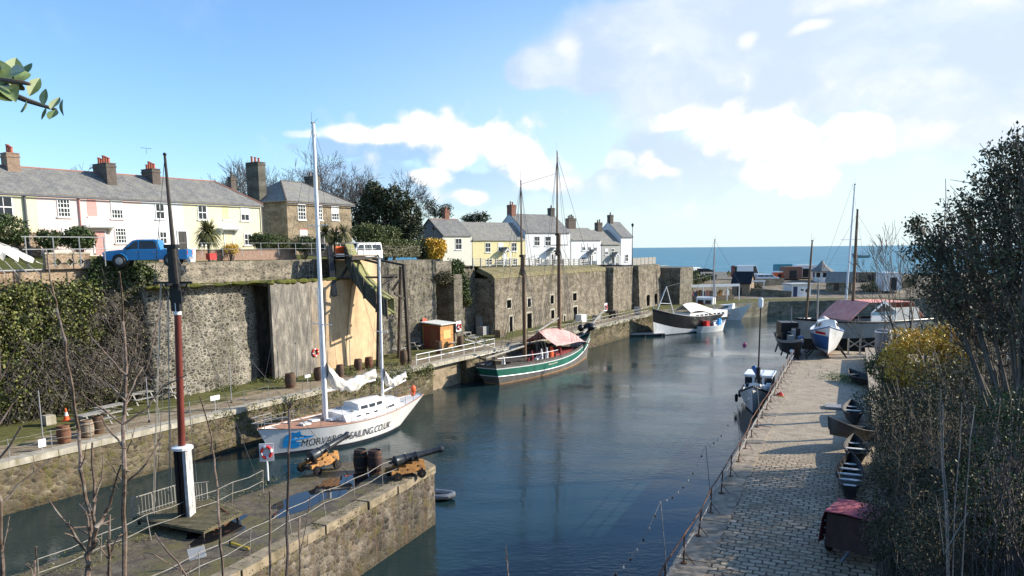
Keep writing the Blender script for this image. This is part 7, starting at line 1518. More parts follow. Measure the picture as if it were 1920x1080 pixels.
for q in (-1, 1):
    for x in (1.2, .38, -.72): mb = MB(); mb.box(x-.012, x+.012, q*.902-.004, q*.902+.004, .48, 1.08); mb.build('door_seam', m_black, t)
    mb = MB(); mb.box(-2.64, -2.6, q*.82-.07, q*.82+.07, .75, 1.05); mb.build('tail_light', m_red, t)
for q in (-1, 1): mb = MB(); mb.box(.98, 1.12, q*1.0-.09, q*1.0+.09, 1.12, 1.28); mb.build('mirror', m_black, t)
for q in (-1, 1):
    mb = MB(); mb.box(-.62, -.5, q*.905-.012, q*.905+.012, .93, .97); mb.box(.44, .56, q*.905-.012, q*.905+.012, .93, .97); mb.build('door_handle', m_galv, t)
mb = MB(); mb.box(-2.5, -1.05, -.72, .72, 1.085, 1.125); mb.build('load_cover', m_black, t)
def van(label, loc, rz, L_=4.9, mat=None, H_=1.95, name='van', glassrow=False):
    t = thing(name, label, 'van', loc, rz); m_ = mat or m_white; h = L_/2
    low = [(-h, .4), (h-.1, .38), (h, .6), (h-.05, .95), (h-.75, 1.15), (-h, 1.15)]; top = [(h-.78, 1.12), (h-1.5, H_-.06), (h-1.8, H_), (-h+.1, H_), (-h+.01, 1.12)]
    sdx = carbody(t, low, top, 1.8, 1.6, m_); g = [[(h-1.0, 1.18), (h-1.55, H_-.2), (h-2.2, H_-.2), (h-2.2, 1.18)]]
    if glassrow: g += [[(h-2.3, 1.18), (h-2.3, H_-.2), (h-3.3, H_-.2), (h-3.3, 1.18)], [(h-3.4, 1.18), (h-3.4, H_-.2), (-h+.25, H_-.2), (-h+.2, 1.18)]]
    sideglass(t, sdx, g); mb = MB(); mb.thick([[(h-.82, -.75, 1.2), (h-.82, .75, 1.2)], [(h-1.42, -.66, H_-.14), (h-1.42, .66, H_-.14)]], (.03, 0, .02)); mb.build('windscreen', m_glass, t)
    mb = MB(); mb.box(-h-.012, -h+.03, -.6, .6, 1.2, H_-.25); mb.build('rear_window', m_glass, t)
    for x in (h-.95, -h+.95):
        for q in (-1, 1): wheel(t, x, q*.76, .34)
    arches(t, (h-.95, -h+.95), .34, 1.8, m_)
    mb = MB(); mb.box(h-.1, h+.05, -.85, .85, .4, .58); mb.box(-h-.05, -h+.05, -.85, .85, .4, .58); mb.build('bumper', m_dark, t)
    for q in (-1, 1): mb = MB(); mb.box(-h-.02, -h+.02, q*.82-.06, q*.82+.06, .8, 1.2); mb.build('tail_light', m_red, t); mb = MB(); mb.box(h-.25, h-.02, q*.68-.14, q*.68+.14, .85, 1.02); mb.build('headlight', m_white, t)
    return t
q = D(693, 486, 74); s_, y_, _ = toL(q); van('white van parked on the lane behind the loading chute', L(s_, max(10.6, y_), zt(s_)+.1), PHI+PI, glassrow=True)
# lane railing, planters, brick piers
t = thing('lane_railing', 'thin wire railing on slender posts along the lane wall', 'railing', L(12, 9.4, 9.9), PHI)
for k in range(12): mb = MB(); mb.tube([(k*1.9, 0, 0), (k*1.9, 0, 1.05)], .022, 5); mb.build('post', m_galv, t)
for zz in (.55, 1.03): mb = MB(); mb.tube([(0, 0, zz), (20.9, 0, zz)], .014, 5); mb.build('wire', m_galv, t)
t = thing('garden_wall', 'low brick garden wall with dark coping in front of the yellow end house', 'wall', L(20.5, 16.0, 9.6), PHI); mb = MB(); mb.box(0, 15, 0, .3, -.3, .75); mb.build('wall', brick('garden_brick', (.3, .17, .12), (.36, .22, .16), (.3, .25, .2)), t); mb = MB(); mb.box(-.03, 15.03, -.04, .34, .753, .84); mb.build('coping', m_chim, t)
for i, (u, lab) in enumerate([(396, 'red plastic crate on the wall in front of the yellow house')]):
    q = D(u, 479, 56); s_, y_, z_ = toL(q); t = thing('plastic_crate', lab, 'crate', L(s_, y_, zt(s_)+.55), PHI); mb = MB(); mb.prism([(-.3, -.22), (.3, -.22), (.3, .22), (-.3, .22)], 0, .42); mb.build('box', m_red, t); mb = MB(); mb.box(-.33, .33, -.25, .25, .42, .47); mb.build('rim', m_red, t)
q = D(345, 478, 58); s_, y_, z_ = toL(q); t = thing('bin', 'white wheeled bin behind the pickup truck', 'bin', L(s_+.6, y_, zt(s_)+.3), PHI); mb = MB(); mb.lathe([(.3, .05), (.38, 1.0)], 4, a0=PI/4); mb.build('body', m_white, t); mb = MB(); mb.box(-.32, .32, -.32, .32, 1.002, 1.08); mb.build('lid', m_white, t)
t = thing('post_fence', 'grey post and rail fence in front of the lower cottages', 'fence', L(57.5, 9.6, 0), PHI)
for k in range(20): x = k*1.75; mb = MB(); mb.bbox((x, 0, zt(57.5+x)+.45), .14, .14, 1.3); mb.build('post', m_grwood, t)
for zz in (.35, .65, .95):
    mb = MB()
    for k in range(19): x = k*1.75; mb.bar((x+.07, 0, zt(57.5+x)+zz), (x+1.68, 0, zt(57.5+x+1.75)+zz), .04, .11)
    mb.build('rail', m_grwood, t)
t = thing('panel_fence', 'pale timber panel fence on the wall beyond the last cottage', 'fence', L(101.2, 6.2, 7.3), PHI)
for k in range(6): mb = MB(); [mb.box(k*1.9+.1+j*.21, k*1.9+.28+j*.21, 0, .03, .05, 1.25) for j in range(8)]; mb.build('panel', m_grwood, t); mb = MB(); mb.box(k*1.9-.03, k*1.9+.05, -.03, .06, 0, 1.35); mb.build('post', m_grwood, t)
def lamp(label, u, vb, vt, d, lantern=True):
    b_ = D(u, vb, d); h = D(u, vt, d).z-b_.z; t = thing('street_lamp', label, 'street lamp', b_+Vector((0, 0, -.5))); h += .5; mb = MB(); mb.tube([(0, 0, 0), (0, 0, .8), (0, 0, h-.6)], [.1, .07, .05], 8); mb.build('column', m_dark, t, smooth=True)
    mb = MB(); mb.lathe([(.1, h-.6), (.22, h-.2), (.05, h-.02), (.03, h+.08)], 6); mb.build('lantern', m_glass, t); mb = MB(); mb.lathe([(.26, h-.21), (.26, h-.17), (.05, h+.02)], 6); mb.build('lantern_cap', m_dark, t)
lamp('black lantern street lamp in front of the cream cottage gable', 815, 485, 424, 100); lamp('black lantern street lamp at the corner of the last white cottage', 1185, 500, 419, 128)
# scaffold rail, draped canvas and pierced parapet at far left
q = D(50, 478, 45); s_, y_, z_ = toL(q); t = thing('scaffold_rail', 'galvanised scaffold rail above the pierced parapet at the left', 'railing', L(s_, y_, 9.4), PHI)
for k in range(4): mb = MB(); mb.tube([(k*1.6, 0, 0), (k*1.6, 0, 1.9)], .035, 6); mb.build('post', m_galv, t)
for zz in (1.1, 1.85): mb = MB(); mb.tube([(-.2, 0, zz), (5.0, 0, zz)], .03, 6); mb.build('rail', m_galv, t)
t = thing('pierced_parapet', 'orange stone parapet pierced by three diamond openings', 'wall', L(8.3, 9.1, 9.25), PHI); s1 = onY(170, 490, 9.1)[0]; s0 = onY(86, 490, 9.1)[0]; ln_ = s1-s0; t.location = L(s0, 9.1, 9.25)
mb = MB(); xs = [0]; c3x = [ln_*.25, ln_*.52, ln_*.77]; hz = .95
def diamondwall(mb, x0, x1, cxs, z0, z1, zc, r, y0, y1):
    edges = [x0]+[(cxs[i]+cxs[i+1])/2 for i in range(len(cxs)-1)]+[x1]
    for i, cx_ in enumerate(cxs):
        a_, b_ = edges[i], edges[i+1]; dm = [(cx_-r, zc), (cx_, zc-r), (cx_+r, zc), (cx_, zc+r)]
        for pl_ in ([(a_, z0), (cx_, z0), dm[1], dm[0], (a_, zc)], [(cx_, z0), (b_, z0), (b_, zc), dm[2], dm[1]], [(b_, zc), (b_, z1), (cx_, z1), dm[3], dm[2]], [(cx_, z1), (a_, z1), (a_, zc), dm[0], dm[3]]): mb.prism(pl_, y0, y1, axis='y')
diamondwall(mb, 0, ln_, c3x, 0, hz, .45, .24, 0, .35); mb.build('wall', m_par, t); mb = MB(); mb.box(-.05, ln_+.05, -.05, .4, hz+.002, hz+.1); mb.build('coping', m_cop, t)
for cx_ in c3x:
    mb = MB(); o_ = [(cx_-.3, .45), (cx_, .15), (cx_+.3, .45), (cx_, .75)]; i_ = [(cx_-.24, .45), (cx_, .21), (cx_+.24, .45), (cx_, .69)]
    for k in range(4): mb.prism([o_[k], o_[(k+1) % 4], i_[(k+1) % 4], i_[k]], -.03, -.003, axis='y')
    mb.build('diamond_frame', m_cop, t)
t = thing('iron_fence', 'rusty iron railings on top of the ivy wall at far left', 'fence', L(-6, 9.35, 8.2), PHI); n = 60
mb = MB(); [mb.tube([(k*.2, 0, 0), (k*.2, 0, .95)], .012, 4) for k in range(n)]; mb.build('balusters', m_rust, t); mb = MB(); mb.box(0, 12, -.02, .02, .93, .97); mb.box(0, 12, -.02, .02, .1, .13); mb.build('rail', m_rust, t)
t = thing('brick_wall', 'low reddish stone wall between iron railings and the bushes', 'wall', L(s0-.3, 9.45, 8.15), PHI); mb = MB(); mb.box(-22, ln_+.4, 0, .4, 0, 1.09); mb.build('wall', m_par, t); mb = MB(); mb.tube([(-8, -.1, 1.05), (ln_+.4, -.1, 1.1)], .06, 6); mb.build('pipe', m_galv, t)
b0 = D(8, 500, 44); t = thing('draped_canvas', 'white canvas draped over slanting poles at the far left', 'canvas', b0, PHI); rows = []
for i in range(17):
    f = i/16; rows.append([(-2.9+3.9*f+.1*j+.07*math.sin(i*1.9+j), .5-.16*j+.12*math.sin(i*1.5+.5*j), 2.55-1.55*f-(1.75*(1-.55*f))*(j/8)*(1+.18*math.sin(i*2.1))) for j in range(9)])
mb = MB(); mb.thick(rows, (0, .02, 0)); mb.build('canvas', m_canvas, t, smooth=70)
for k in range(6): mb = MB(); mb.tube([(-1.7+k*.62, -1.1, -.5), (-2.7+k*.55, .6, 3.0-.3*k)], .03, 5); mb.build('pole', m_grwood, t)
mb = MB(); mb.tube([(-3.0, .5, 2.62), (1.1, .5, .98)], .045, 6); mb.build('ridge_pole', m_galv, t)
# ------------------------------------------------------------------ things on the pier
def onp(u, v): return G(u, v, PZ+.02)
def cannon(label, pb, rz, k=1.0, elev=.1):
    t = thing('cannon', label, 'cannon', pb, rz); T0 = Matrix.Translation((0, 0, .86)) @ Matrix.Rotation(PI/2-elev, 4, 'Y'); mb = MB(); mb.T = T0
    pr = [(.02, -.92), (.07, -.9), (.08, -.82), (.05, -.76), (.14, -.7), (.24, -.66), (.25, -.6), (.225, -.56), (.215, -.2), (.23, -.18), (.23, -.14), (.19, -.12), (.18, .35), (.195, .37), (.195, .42), (.155, .44), (.125, 1.5), (.14, 1.53), (.17, 1.66), (.155, 1.72), (.08, 1.725), (.075, 1.4)]
    mb.lathe([(r, z) for r, z in pr], 20); o = mb.build('barrel', m_gun, t, smooth=True); mb = MB(); mb.T = T0; mb.tube([(0, -.34, .1), (0, .34, .1)], .06, 10); mb.build('trunnion', m_gun, o)
    for q in (-1, 1):
        mb = MB(); mb.prism([(-.95, .28), (.62, .28), (.66, .4), (.6, .78), (.38, .82), (.33, .74), (.06, .74), (.02, .66), (-.26, .66), (-.3, .56), (-.6, .56), (-.64, .46), (-.95, .46)], q*.36-.06, q*.36+.06, axis='y'); mb.build('carriage_cheek', m_orange, t)
        mb = MB()
        for (x, z) in ((-.7, .37), (-.2, .45), (.3, .55), (.5, .4)): mb.bbox((x, q*.425, z), .07, .02, .07)
        mb.build('bolt', m_black, t)
        for x in (-.72, .42): mb = MB(); mb.T = Matrix.Translation((x, q*.52, .2)) @ Matrix.Rotation(PI/2, 4, 'X'); mb.lathe([(.2, -.06), (.2, .06), (.05, .065), (.05, -.065)], 16); mb.build('wheel', m_black, t)
    mb = MB(); mb.box(-.9, .55, -.3, .3, .28, .36); mb.tube([(-.72, -.6, .2), (-.72, .6, .2)], .05, 8); mb.tube([(.42, -.6, .2), (.42, .6, .2)], .05, 8); mb.build('axle_bed', m_blkwood, t)
    t.scale = (k, k, k); return t
m_gun = paint('gunmetal', (.045, .05, .055), .38, .25, 5, metal=.3)
cannon('black cannon on orange carriage aimed at the yacht', onp(604, 880), R(57), 1.05, .22); cannon('black cannon on orange carriage at the pier corner aimed over the water', onp(766, 893), R(31), 1.0, .1)
barrel('dark barrel left of the pair standing between the cannons', onp(677, 884), .34, 1.05, m_bblack); barrel('dark reddish barrel right of the pair standing between the cannons', onp(704, 886), .35, 1.07, m_bblack2)
p0 = onp(503, 906); t = thing('life_ring_post', 'white post with red and white life ring on the pier', 'life ring', p0, R(12)); mb = MB(); mb.tube([(0, 0, 0), (0, 0, .12)], .05, 8); mb.build('foot', m_black, t); mb = MB(); mb.tube([(0, 0, .12), (0, 0, 1.0)], .045, 8); mb.build('post', m_white, t); mb = MB(); mb.box(-.3, .3, -.02, .03, 1.0, 1.8); mb.build('backboard', m_white, t)
mb = MB(); rows = [[((.2+.06*math.cos(b_))*math.cos(a_), -.07+.06*math.sin(b_), 1.42+(.25+.06*math.cos(b_))*math.sin(a_)) for b_ in np.linspace(0, 2*PI, 9)] for a_ in np.linspace(0, 2*PI, 25)]; mb.sheet(rows)
for i in range(len(mb.f)): mb.m[i] = 1 if (i//8) % 6 < 2 else 0
mb.build('ring', [m_red, m_white], t, smooth=True)
# pier railings: bent thin stanchions with slack pipe rails
def pierrail(label, o_, xs, seed, h=.95):
    rnd.seed(seed); t = thing('pier_railing', label, 'railing', P(xs[0], o_, PZ)); tops = []; mids = []
    for x in xs:
        b_ = P(x, o_, PZ)-t.location; l_ = Vector((rnd.uniform(-.1, .1), rnd.uniform(-.1, .1), h)); mb = MB(); mb.tube([b_, b_+l_], .016, 6); mb.build('stanchion', m_pipe, t); tops.append(b_+l_); mids.append(b_+l_*.52)
    for q in (tops, mids):
        pts = []
        for a_, b_ in zip(q, q[1:]): pts += [a_, a_.lerp(b_, .5)+Vector((0, 0, -.07))]
        mb = MB(); mb.tube(pts+[q[-1]], .014, 6); mb.build('rail', m_pipe, t)
pierrail('sagging pipe railing along the near edge of the pier', .75, [.9, 2.9, 5.0, 6.9, 8.9, 11, 13.2, 15.4], 3); pierrail('sagging pipe railing along the far edge of the pier', 5.0, [5.6, 7.4, 9.3, 11.3, 13.3, 15.4], 5)
t = thing('fallen_sign', 'blank white notice hanging on the pier railing in the foreground', 'sign', G(369, 1037, .6), R(18)); mb = MB(); mb.T = Matrix.Rotation(R(-8), 4, 'Y'); mb.box(-.26, .26, -.012, .012, -.19, .19); mb.build('panel', m_white, t); mb = MB(); mb.tube([(-.2, 0, .19), (-.2, 0, .3)], .008, 4); mb.tube([(.2, 0, .16), (.2, 0, .28)], .008, 4); mb.build('tie', m_rope, t)
p0 = onp(432, 1020); p1 = onp(468, 1031); t = thing('yellow_bar', 'yellow painted bar lying on the pier paving', 'bar', p0); mb = MB(); mb.tube([(0, 0, .05), (p1-p0)+Vector((0, 0, .05))], .035, 8); mb.build('bar', m_yel, t); mb = MB(); mb.lathe([(.05, .0), (.05, .1)], 8); mb.build('end_cap', m_dark, t)
# ship mast on its grated deck
p0 = onp(352, 981); p0.z = PZ+.3; t = thing('ship_mast', 'tall old ship mast with black top standing on the pier', 'mast', p0)
def onm(u, v): d = ray(u, v); q = CAM+d*(p0.y/d.y); return q-p0
h1 = onm(349, 843).z; mt_, m1_, m2_, m3_ = onm(309, 292), onm(322, 462), onm(328, 530), onm(333, 590)
mb = MB(); w_ = .27
for k, (x, m_) in enumerate([(-.16, m_black), (.16, paint('flaking_white_paint', (.5, .5, .48), .8, .25, 4, grime=(.12, .11, .1), gs=(3, 3, .4)))]): mb = MB(); mb.bbox((x, 0, h1/2-.3), .12, .55, h1+.6); mb.build('tabernacle_cheek', m_, t)  # left cheek black as shaded side, right one pale as lit side
mb = MB(); mb.bbox((0, .0, h1*.5-.3), .2, .3, h1+.6); mb.build('mast_heel', m_blkwood, t); mb = MB(); mb.lathe([(.3, h1), (.38, h1+.03), (.38, h1+.12), (.2, h1+.16)], 16); mb.build('white_collar', m_white, t)
mb = MB(); mb.tube([(-.02, 0, h1), m3_], [.13, .12], 10); mb.build('lower_mast', paint('oxblood_mast', (.16, .035, .025), .4, .15, 2), t, smooth=True)
mb = MB(); mb.tube([m3_, m3_.lerp(m2_, .6)], .135, 10); mb.build('white_band', m_white, t, smooth=True); mb = MB(); mb.tube([m3_.lerp(m2_, .6), m2_, m1_], [.14, .15, .13], 10); mb.build('black_mast_top', m_black, t, smooth=True)
mb = MB(); q = m2_; mb.bbox(q+Vector((0, 0, .12)), .3, .26, 2.3); mb.bar(q+Vector((-.78, 0, 0)), q+Vector((.62, 0, 0)), .08); mb.bar(q+Vector((0, -.7, -.05)), q+Vector((0, .7, -.05)), .08); mb.bbox(q+Vector((0, 0, -.08)), .5, .6, .1); mb.bbox(q+Vector((0, 0, .25)), .34, .3, .5); mb.bbox(m1_, .42, .36, .14); mb.bbox(q+Vector((.1, 0, -.5)), .3, .3, .45); mb.tube([q+Vector((-.5, 0, 0)), q+Vector((-.12, 0, -.8))], .03, 5); mb.tube([q+Vector((.45, 0, 0)), q+Vector((.1, 0, -.8))], .03, 5); mb.build('crosstrees', m_black, t)
mb = MB(); mb.tube([q+Vector((.12, -.1, -.1)), m1_+Vector((.1, -.1, 0)), mt_], [.09, .085, .045], 8); mb.build('topmast', m_blkwood, t, smooth=True); mb = MB(); mb.ell(mt_+Vector((0, 0, .05)), .07, .07, .06, 8, 6); mb.build('truck', m_black, t)
rig(t, [[q+Vector((-.3, 0, 0)), (-1.1, 1.2, .2)], [q+Vector((-.15, -.2, -.2)), (-1.0, -.4, .2)], [q+Vector((-.1, .3, 0)), (-.4, 2.0, .1)], [q+Vector((.2, .3, 0)), (4.8, 6.0, -.3)], [q+Vector((.2, .3, -.3)), (2.0, 2.8, -.3)], [m1_, q+Vector((-.7, 0, 0))], [m1_, q+Vector((.55, 0, 0))], [mt_, q+Vector((-.75, 0, 0))]], .012, name='stay')
rig(t, [[q+Vector((-.55, .05, 0)), (-1.6, .6, -.1)], [q+Vector((-.45, -.1, 0)), (-1.35, .2, -.1)], [q+Vector((-.2, -.1, -.2)), (-.6, 0, 1.0)]], .02, m_rope, 'halyard')
gp_ = [onp(u, v) for u, v in [(250, 985), (330, 958), (395, 950), (455, 975), (383, 1012)]]; c_0 = sum(gp_, Vector())/5; t = thing('grated_deck', 'raised weathered timber deck with railing around the ship mast foot', 'deck', c_0); zd = .3
mb = MB(); poly = [((p.x-c_0.x)*1.0, (p.y-c_0.y)*1.0) for p in gp_]; mb.prism(poly, zd-.1, zd); mb.build('platform', paint('grating_timber', (.13, .11, .06), .9, .3, 3, gs=(1, 1, 1), grime=(.07, .065, .03)), t)
xs_ = [p[0] for p in poly]; ys_ = [p[1] for p in poly]
def inside(x, y):
    r_ = False; n = len(poly)
    for i in range(n):
        (a_, b_), (c__, d__) = poly[i], poly[(i+1) % n]
        if (b_ > y) != (d__ > y) and x < (c__-a_)*(y-b_)/(d__-b_)+a_: r_ = not r_
    return r_
mb = MB(); y = min(ys_)
while y < max(ys_):
    x = min(xs_); run = None
    while x <= max(xs_)+.1:
        ok = inside(x, y)
        if ok and run is None: run = x
        if (not ok) and run is not None:
            if x-run > .12: mb.box(run, x-.05, y-.035, y+.035, zd+.001, zd+.03)
            run = None
        x += .05
    y += .13
mb.build('slats', paint('mossy_slats', (.2, .165, .09), .9, .3, 4, gs=(1, 1, 1), grime=(.1, .09, .035)), t)
mb = MB()
for a_, b_ in poly: mb.bbox((a_*.9, b_*.9, (zd-.1)/2), .09, .09, zd-.1)
mb.build('leg', m_blkwood, t); a_, b_ = Vector((*poly[0], zd)), Vector((*poly[1], zd)); c__ = Vector((*poly[2], zd)); mb = MB()
for p, q_ in ((a_, b_), (b_, c__)):
    for k in range(13): f = p.lerp(q_, k/13); mb.tube([f, f+Vector((0, 0, .72))], .012 if k % 6 else .03, 4)
    mb.tube([p+Vector((0, 0, .74)), q_+Vector((0, 0, .74))], .025, 5); mb.tube([p+Vector((0, 0, .1)), q_+Vector((0, 0, .1))], .015, 5)
mb.build('railing', m_grwood, t)
p0 = onp(405, 985); t = thing('anchor', 'heap of rusty anchor and chain on the pier beside the deck', 'anchor', p0, .4); mb = MB(); mb.tube([(-.5, 0, .1), (.5, .1, .35)], .05, 7); mb.tube([(.25, -.45, .1), (.5, -.15, .2), (.5, .35, .25), (.2, .6, .45)], .05, 7); mb.build('shank', m_rust, t)
mb = MB()
for k in range(16): a_ = k*.55; mb.ell((-.2+.28*math.cos(a_), -.4+.25*math.sin(a_), .06+.02*(k % 3)), .09, .05, .04, 6, 4)
mb.build('chain', m_rust, t)
# ------------------------------------------------------------------ right quay
t = thing('quay_railing', 'rusty pipe railing along the edge of the cobbled right quay', 'railing', RE, PH2); rnd.seed(9); tops = []; mids = []
for k in range(22):
    x = -4+k*2.55; l_ = Vector((rnd.uniform(-.06, .06), rnd.uniform(-.1, .06), 1.02)); b_ = Vector((x, -.22, .02)); mb = MB(); mb.tube([b_, b_+l_], .028, 7); o = mb.build('stanchion', m_rust, t); mb = MB(); mb.lathe([(.11, 0), (.11, .03), (.04, .05)], 8, b_); mb.tube([b_+Vector((0, -.35, .02)), b_+Vector((0, 0, .4))], .016, 5); mb.build('foot', m_rust, o); tops.append(b_+l_); mids.append(b_+l_*.52)
for q in (tops, mids):
    pts = []
    for a_, b_ in zip(q, q[1:]): pts += [a_, a_.lerp(b_, .5)+Vector((0, 0, -.03))]
    mb = MB(); mb.tube(pts+[q[-1]], .026, 7); mb.build('rail', m_grwood if q is mids else m_rust, t)
bulb = paint('festoon_bulb', (.5, .5, .48), .3, .2)
t = thing('festoon_lights', 'string of small dark bulbs on slender poles beside the right railing', 'light string', Q(0, -.15), PH2); pol = [(-6, 2.3), (.3, 2.3), (8.3, 2.15), (17.5, 2.1), (26, 2.0)]
for x, h in pol: mb = MB(); mb.tube([(x, 0, 0), (x, .25, h)], .016, 5); mb.build('pole', m_galv, t)
for (x0, h0), (x1, h1_) in zip(pol, pol[1:]):
    n = 9; pts = [Vector((x0+(x1-x0)*i/n, .25, h0+(h1_-h0)*i/n-.5*4*(i/n)*(1-i/n))) for i in range(n+1)]; mb = MB(); mb.tube(pts, .005, 4); w__ = mb.build('cable', m_black, t)
    for i in range(1, n): mb = MB(); mb.ell(pts[i]+Vector((0, 0, -.05)), .035, .035, .05, 7, 5); mb.build('bulb', bulb if i % 2 else m_dark, w__)
m_skiff = paint('tarred_skiff', (.03, .028, .026), .6, .3, 4, grime=(.08, .07, .06)); m_thw = paint('white_thwart', (.66, .65, .61), .6, .1, 4)
def skiff(label, p, rz, Ln, B_, th, hull=None, tm=None):
    t = thing('rowing_skiff', label, 'rowing boat', p, rz); Hh = Hull(Ln, B_, .12, (.62, .5, .78), tw=.45, bowrake=.4, sternrake=.15, pw=2.2, n=18, kmid=.3, kend=.7)
    Hh.body(t, [('k', 0, 0), ('w', 0, 0), ('s', .1, 0), ('s', 0, 0)], [hull or m_skiff]); mb = MB(); us = [i/18 for i in range(19)]
    for s_ in (1, -1): mb.sheet([[Hh.pt(u, Hh.sheer(u), s_, -.05) for u in us], [Hh.pt(u, .12, s_, -.07) for u in us]])
    mb.sheet([[Hh.pt(u, .12, s_, -.07) for s_ in (1, -1)] for u in us]); mb.build('lining', m_skiff, t); Hh.rail(t, .0, .03, hull or m_skiff, 'gunwale')
    for k in range(th):
        u = .12+.68*k/max(1, th-1); q = Hh.pt(u, .4, 1, -.02); mb = MB(); n = 6; mb.thick([[(q.x-.11*(1-(2*j/n-1)**4), -q.y+2*q.y*j/n, .43) for j in range(n+1)], [(q.x+.11*(1-(2*j/n-1)**4), -q.y+2*q.y*j/n, .43) for j in range(n+1)]], (0, 0, .035)); mb.build('thwart', tm or m_thw, t)
    t.location.z += .14; return t
skiff('black skiff with five white thwarts beside the red covered trailer', G(1592, 915)+W2*.3, PH2, 5.0, 1.15, 5); skiff('black skiff with white thwarts behind the upturned bow', G(1603, 868)+W2*.6, PH2+.05, 3.4, 1.1, 3)
o = skiff('dark old rowing boat with raised bow and bare ribs', G(1590, 838), PH2+PI*.75, 3.3, 1.5, 2, m_grim, m_grim); o.rotation_euler[1] = R(-14); o.location.z += .45
skiff('black skiff with white thwarts near the flat grey slab', G(1598, 790)+W2*.5, PH2+.05, 3.6, 1.2, 3); o = skiff('grey and black rowing boat by the grass at the far quay wall', G(1615, 725)+W2*1.0, PH2+.5, 3.8, 1.5, 2, m_hullk, m_hullg)
t = thing('grass_patch', 'bright green grass tuft on the right quay near the rowing boat', 'grass', G(1588, 712)); n = 900; C_ = np.stack([npr.normal(0, .9, n), npr.normal(0, 1.4, n), np.abs(npr.normal(0, .1, n))], 1); leaves('blades', C_, .22, leafmat('grass_blade', [(.2, (.06, .1, .02)), (.8, (.16, .22, .05))]), t, .2); tag(t, kind='stuff')
t = thing('stone_slab', 'flat grey slate slab lying on the right quay', 'slab', G(1578, 766), PH2+.1); mb = MB(); mb.prism([(-.55, -1.0), (.5, -1.05), (.58, .95), (-.5, 1.0)], .03, .16); mb.build('slab', paint('slate_slab', (.25, .25, .26), .7, .15, 2), t); mb = MB(); mb.bar((-.4, -.8, .02), (-.4, .8, .02), .06); mb.bar((.4, -.8, .02), (.4, .8, .02), .06); mb.build('bearer', m_blkwood, t)
t = thing('red_rag', 'crumpled red cloth lying on the right quay', 'cloth', G(1463, 742)); mb = MB(); rows = [[(.28*math.cos(a_)*r_*(1+.25*math.sin(3*a_)), .28*math.sin(a_)*r_, .22*(1-r_)*(1+.5*math.sin(2*a_+r_*4))+.02) for a_ in np.linspace(0, 2*PI, 13)] for r_ in np.linspace(.05, 1, 6)]; mb.sheet(rows); mb.build('cloth', m_red, t); mb = MB(); mb.bar((-.3, -.35, .04), (.1, -.45, .04), .05); mb.build('stick', m_yel, t)
p0 = G(1590, 1050); t = thing('covered_trailer', 'boxy trailer with folded faded red cover at the quay side', 'trailer', p0+Vector((.2, .5, 0)), PH2-.25); m_rcov = paint('faded_red_cover', (.42, .1, .12), .85, .12, 1.6, grime=(.5, .2, .2), bump=.3)
mb = MB(); mb.box(-.65, .65, -.95, .55, .35, 1.5); mb.build('box', paint('brown_box', (.09, .05, .04), .8, .25, 3), t); rows = []
for i in range(7): x = -.8+i*.265; rows.append([(x, .75+.02*math.sin(i*2), .42+.05*math.sin(i*3)), (x, .66, 1.3), (x, .58, 1.58+.02*math.sin(i*2.3)), (x, 0, 1.62+.02*math.sin(i*1.7)), (x, -.98, 1.56)])
mb = MB(); mb.thick(rows, (0, 0, .03)); mb.build('cover', m_rcov, t, smooth=50); mb = MB()
for z in (1.25, 1.0, .75, .5): mb = MB(); mb.ell((-.68, .58, z), .03, .03, .035, 6, 4); mb.build('eyelet', m_galv, t)
for q in (-1, 1): wheel(t, 0, q*.72-.2, .3, .18)
mb = MB(); mb.bar((-.65, -.2, .33), (-1.5, -.2, .3), .08); mb.build('drawbar', m_galv, t)
# retaining wall where the bank starts, crossed rails, grey cylinder
a_, b_ = G(1628, 742), G(1622, 676); d_ = (b_-a_); t = thing('retaining_wall', 'dark stone wall holding up the right bank beside the quay', 'retaining wall', a_, math.atan2(d_.y, d_.x)); mb = MB(); mb.box(-14, d_.length+1.0, -.7, 0, -.1, .95); mb.build('wall', m_rub, t); mb = MB(); mb.box(-14, d_.length+1.03, -.74, .05, .953, 1.06); mb.build('coping', m_kerb, t)
t = thing('cross_fence', 'grey timber fence with crossed rails across the end of the quay', 'fence', G(1590, 664), R(-4)); pw = [0, 1.1, 2.6, 3.9]
for x in pw: mb = MB(); mb.bbox((x, 0, .75), .13, .13, 1.5); mb.bbox((x, 0, .04), .4, .4, .08); mb.build('post', m_grwood, t)
for x0, x1 in zip(pw, pw[1:]): mb = MB(); mb.bar((x0, 0, .6), (x1, 0, 1.35), .09); mb.bar((x0, -.1, 1.35), (x1, -.1, .6), .09); mb.build('cross_rail', m_grwood, t)
t = thing('metal_cylinder', 'tall grey metal drum standing beyond the crossed fence', 'drum', G(1655, 668), 0); mb = MB(); mb.lathe([(.75, 0), (.75, 2.3), (.6, 2.5), (.2, 2.6)], 18); mb.build('drum', paint('drum_grey', (.13, .135, .14), .6, .2, 2), t, smooth=True); mb = MB(); mb.lathe([(.8, 2.28), (.8, 2.36), (.74, 2.36)], 18); mb.build('rim', m_white, t)
p0 = G(1484, 676); t = thing('mooring_post', 'white topped iron mooring post at the outer corner of the quay', 'bollard', p0, 0); mb = MB(); mb.lathe([(.16, 0), (.13, .1), (.11, .7), (.19, .78), (.19, .95), (.08, 1.02)], 12); mb.build('post', m_white, t, smooth=True); mb = MB(); mb.lathe([(.24, 0), (.24, .06), (.16, .07)], 12); mb.build('foot', m_dark, t)
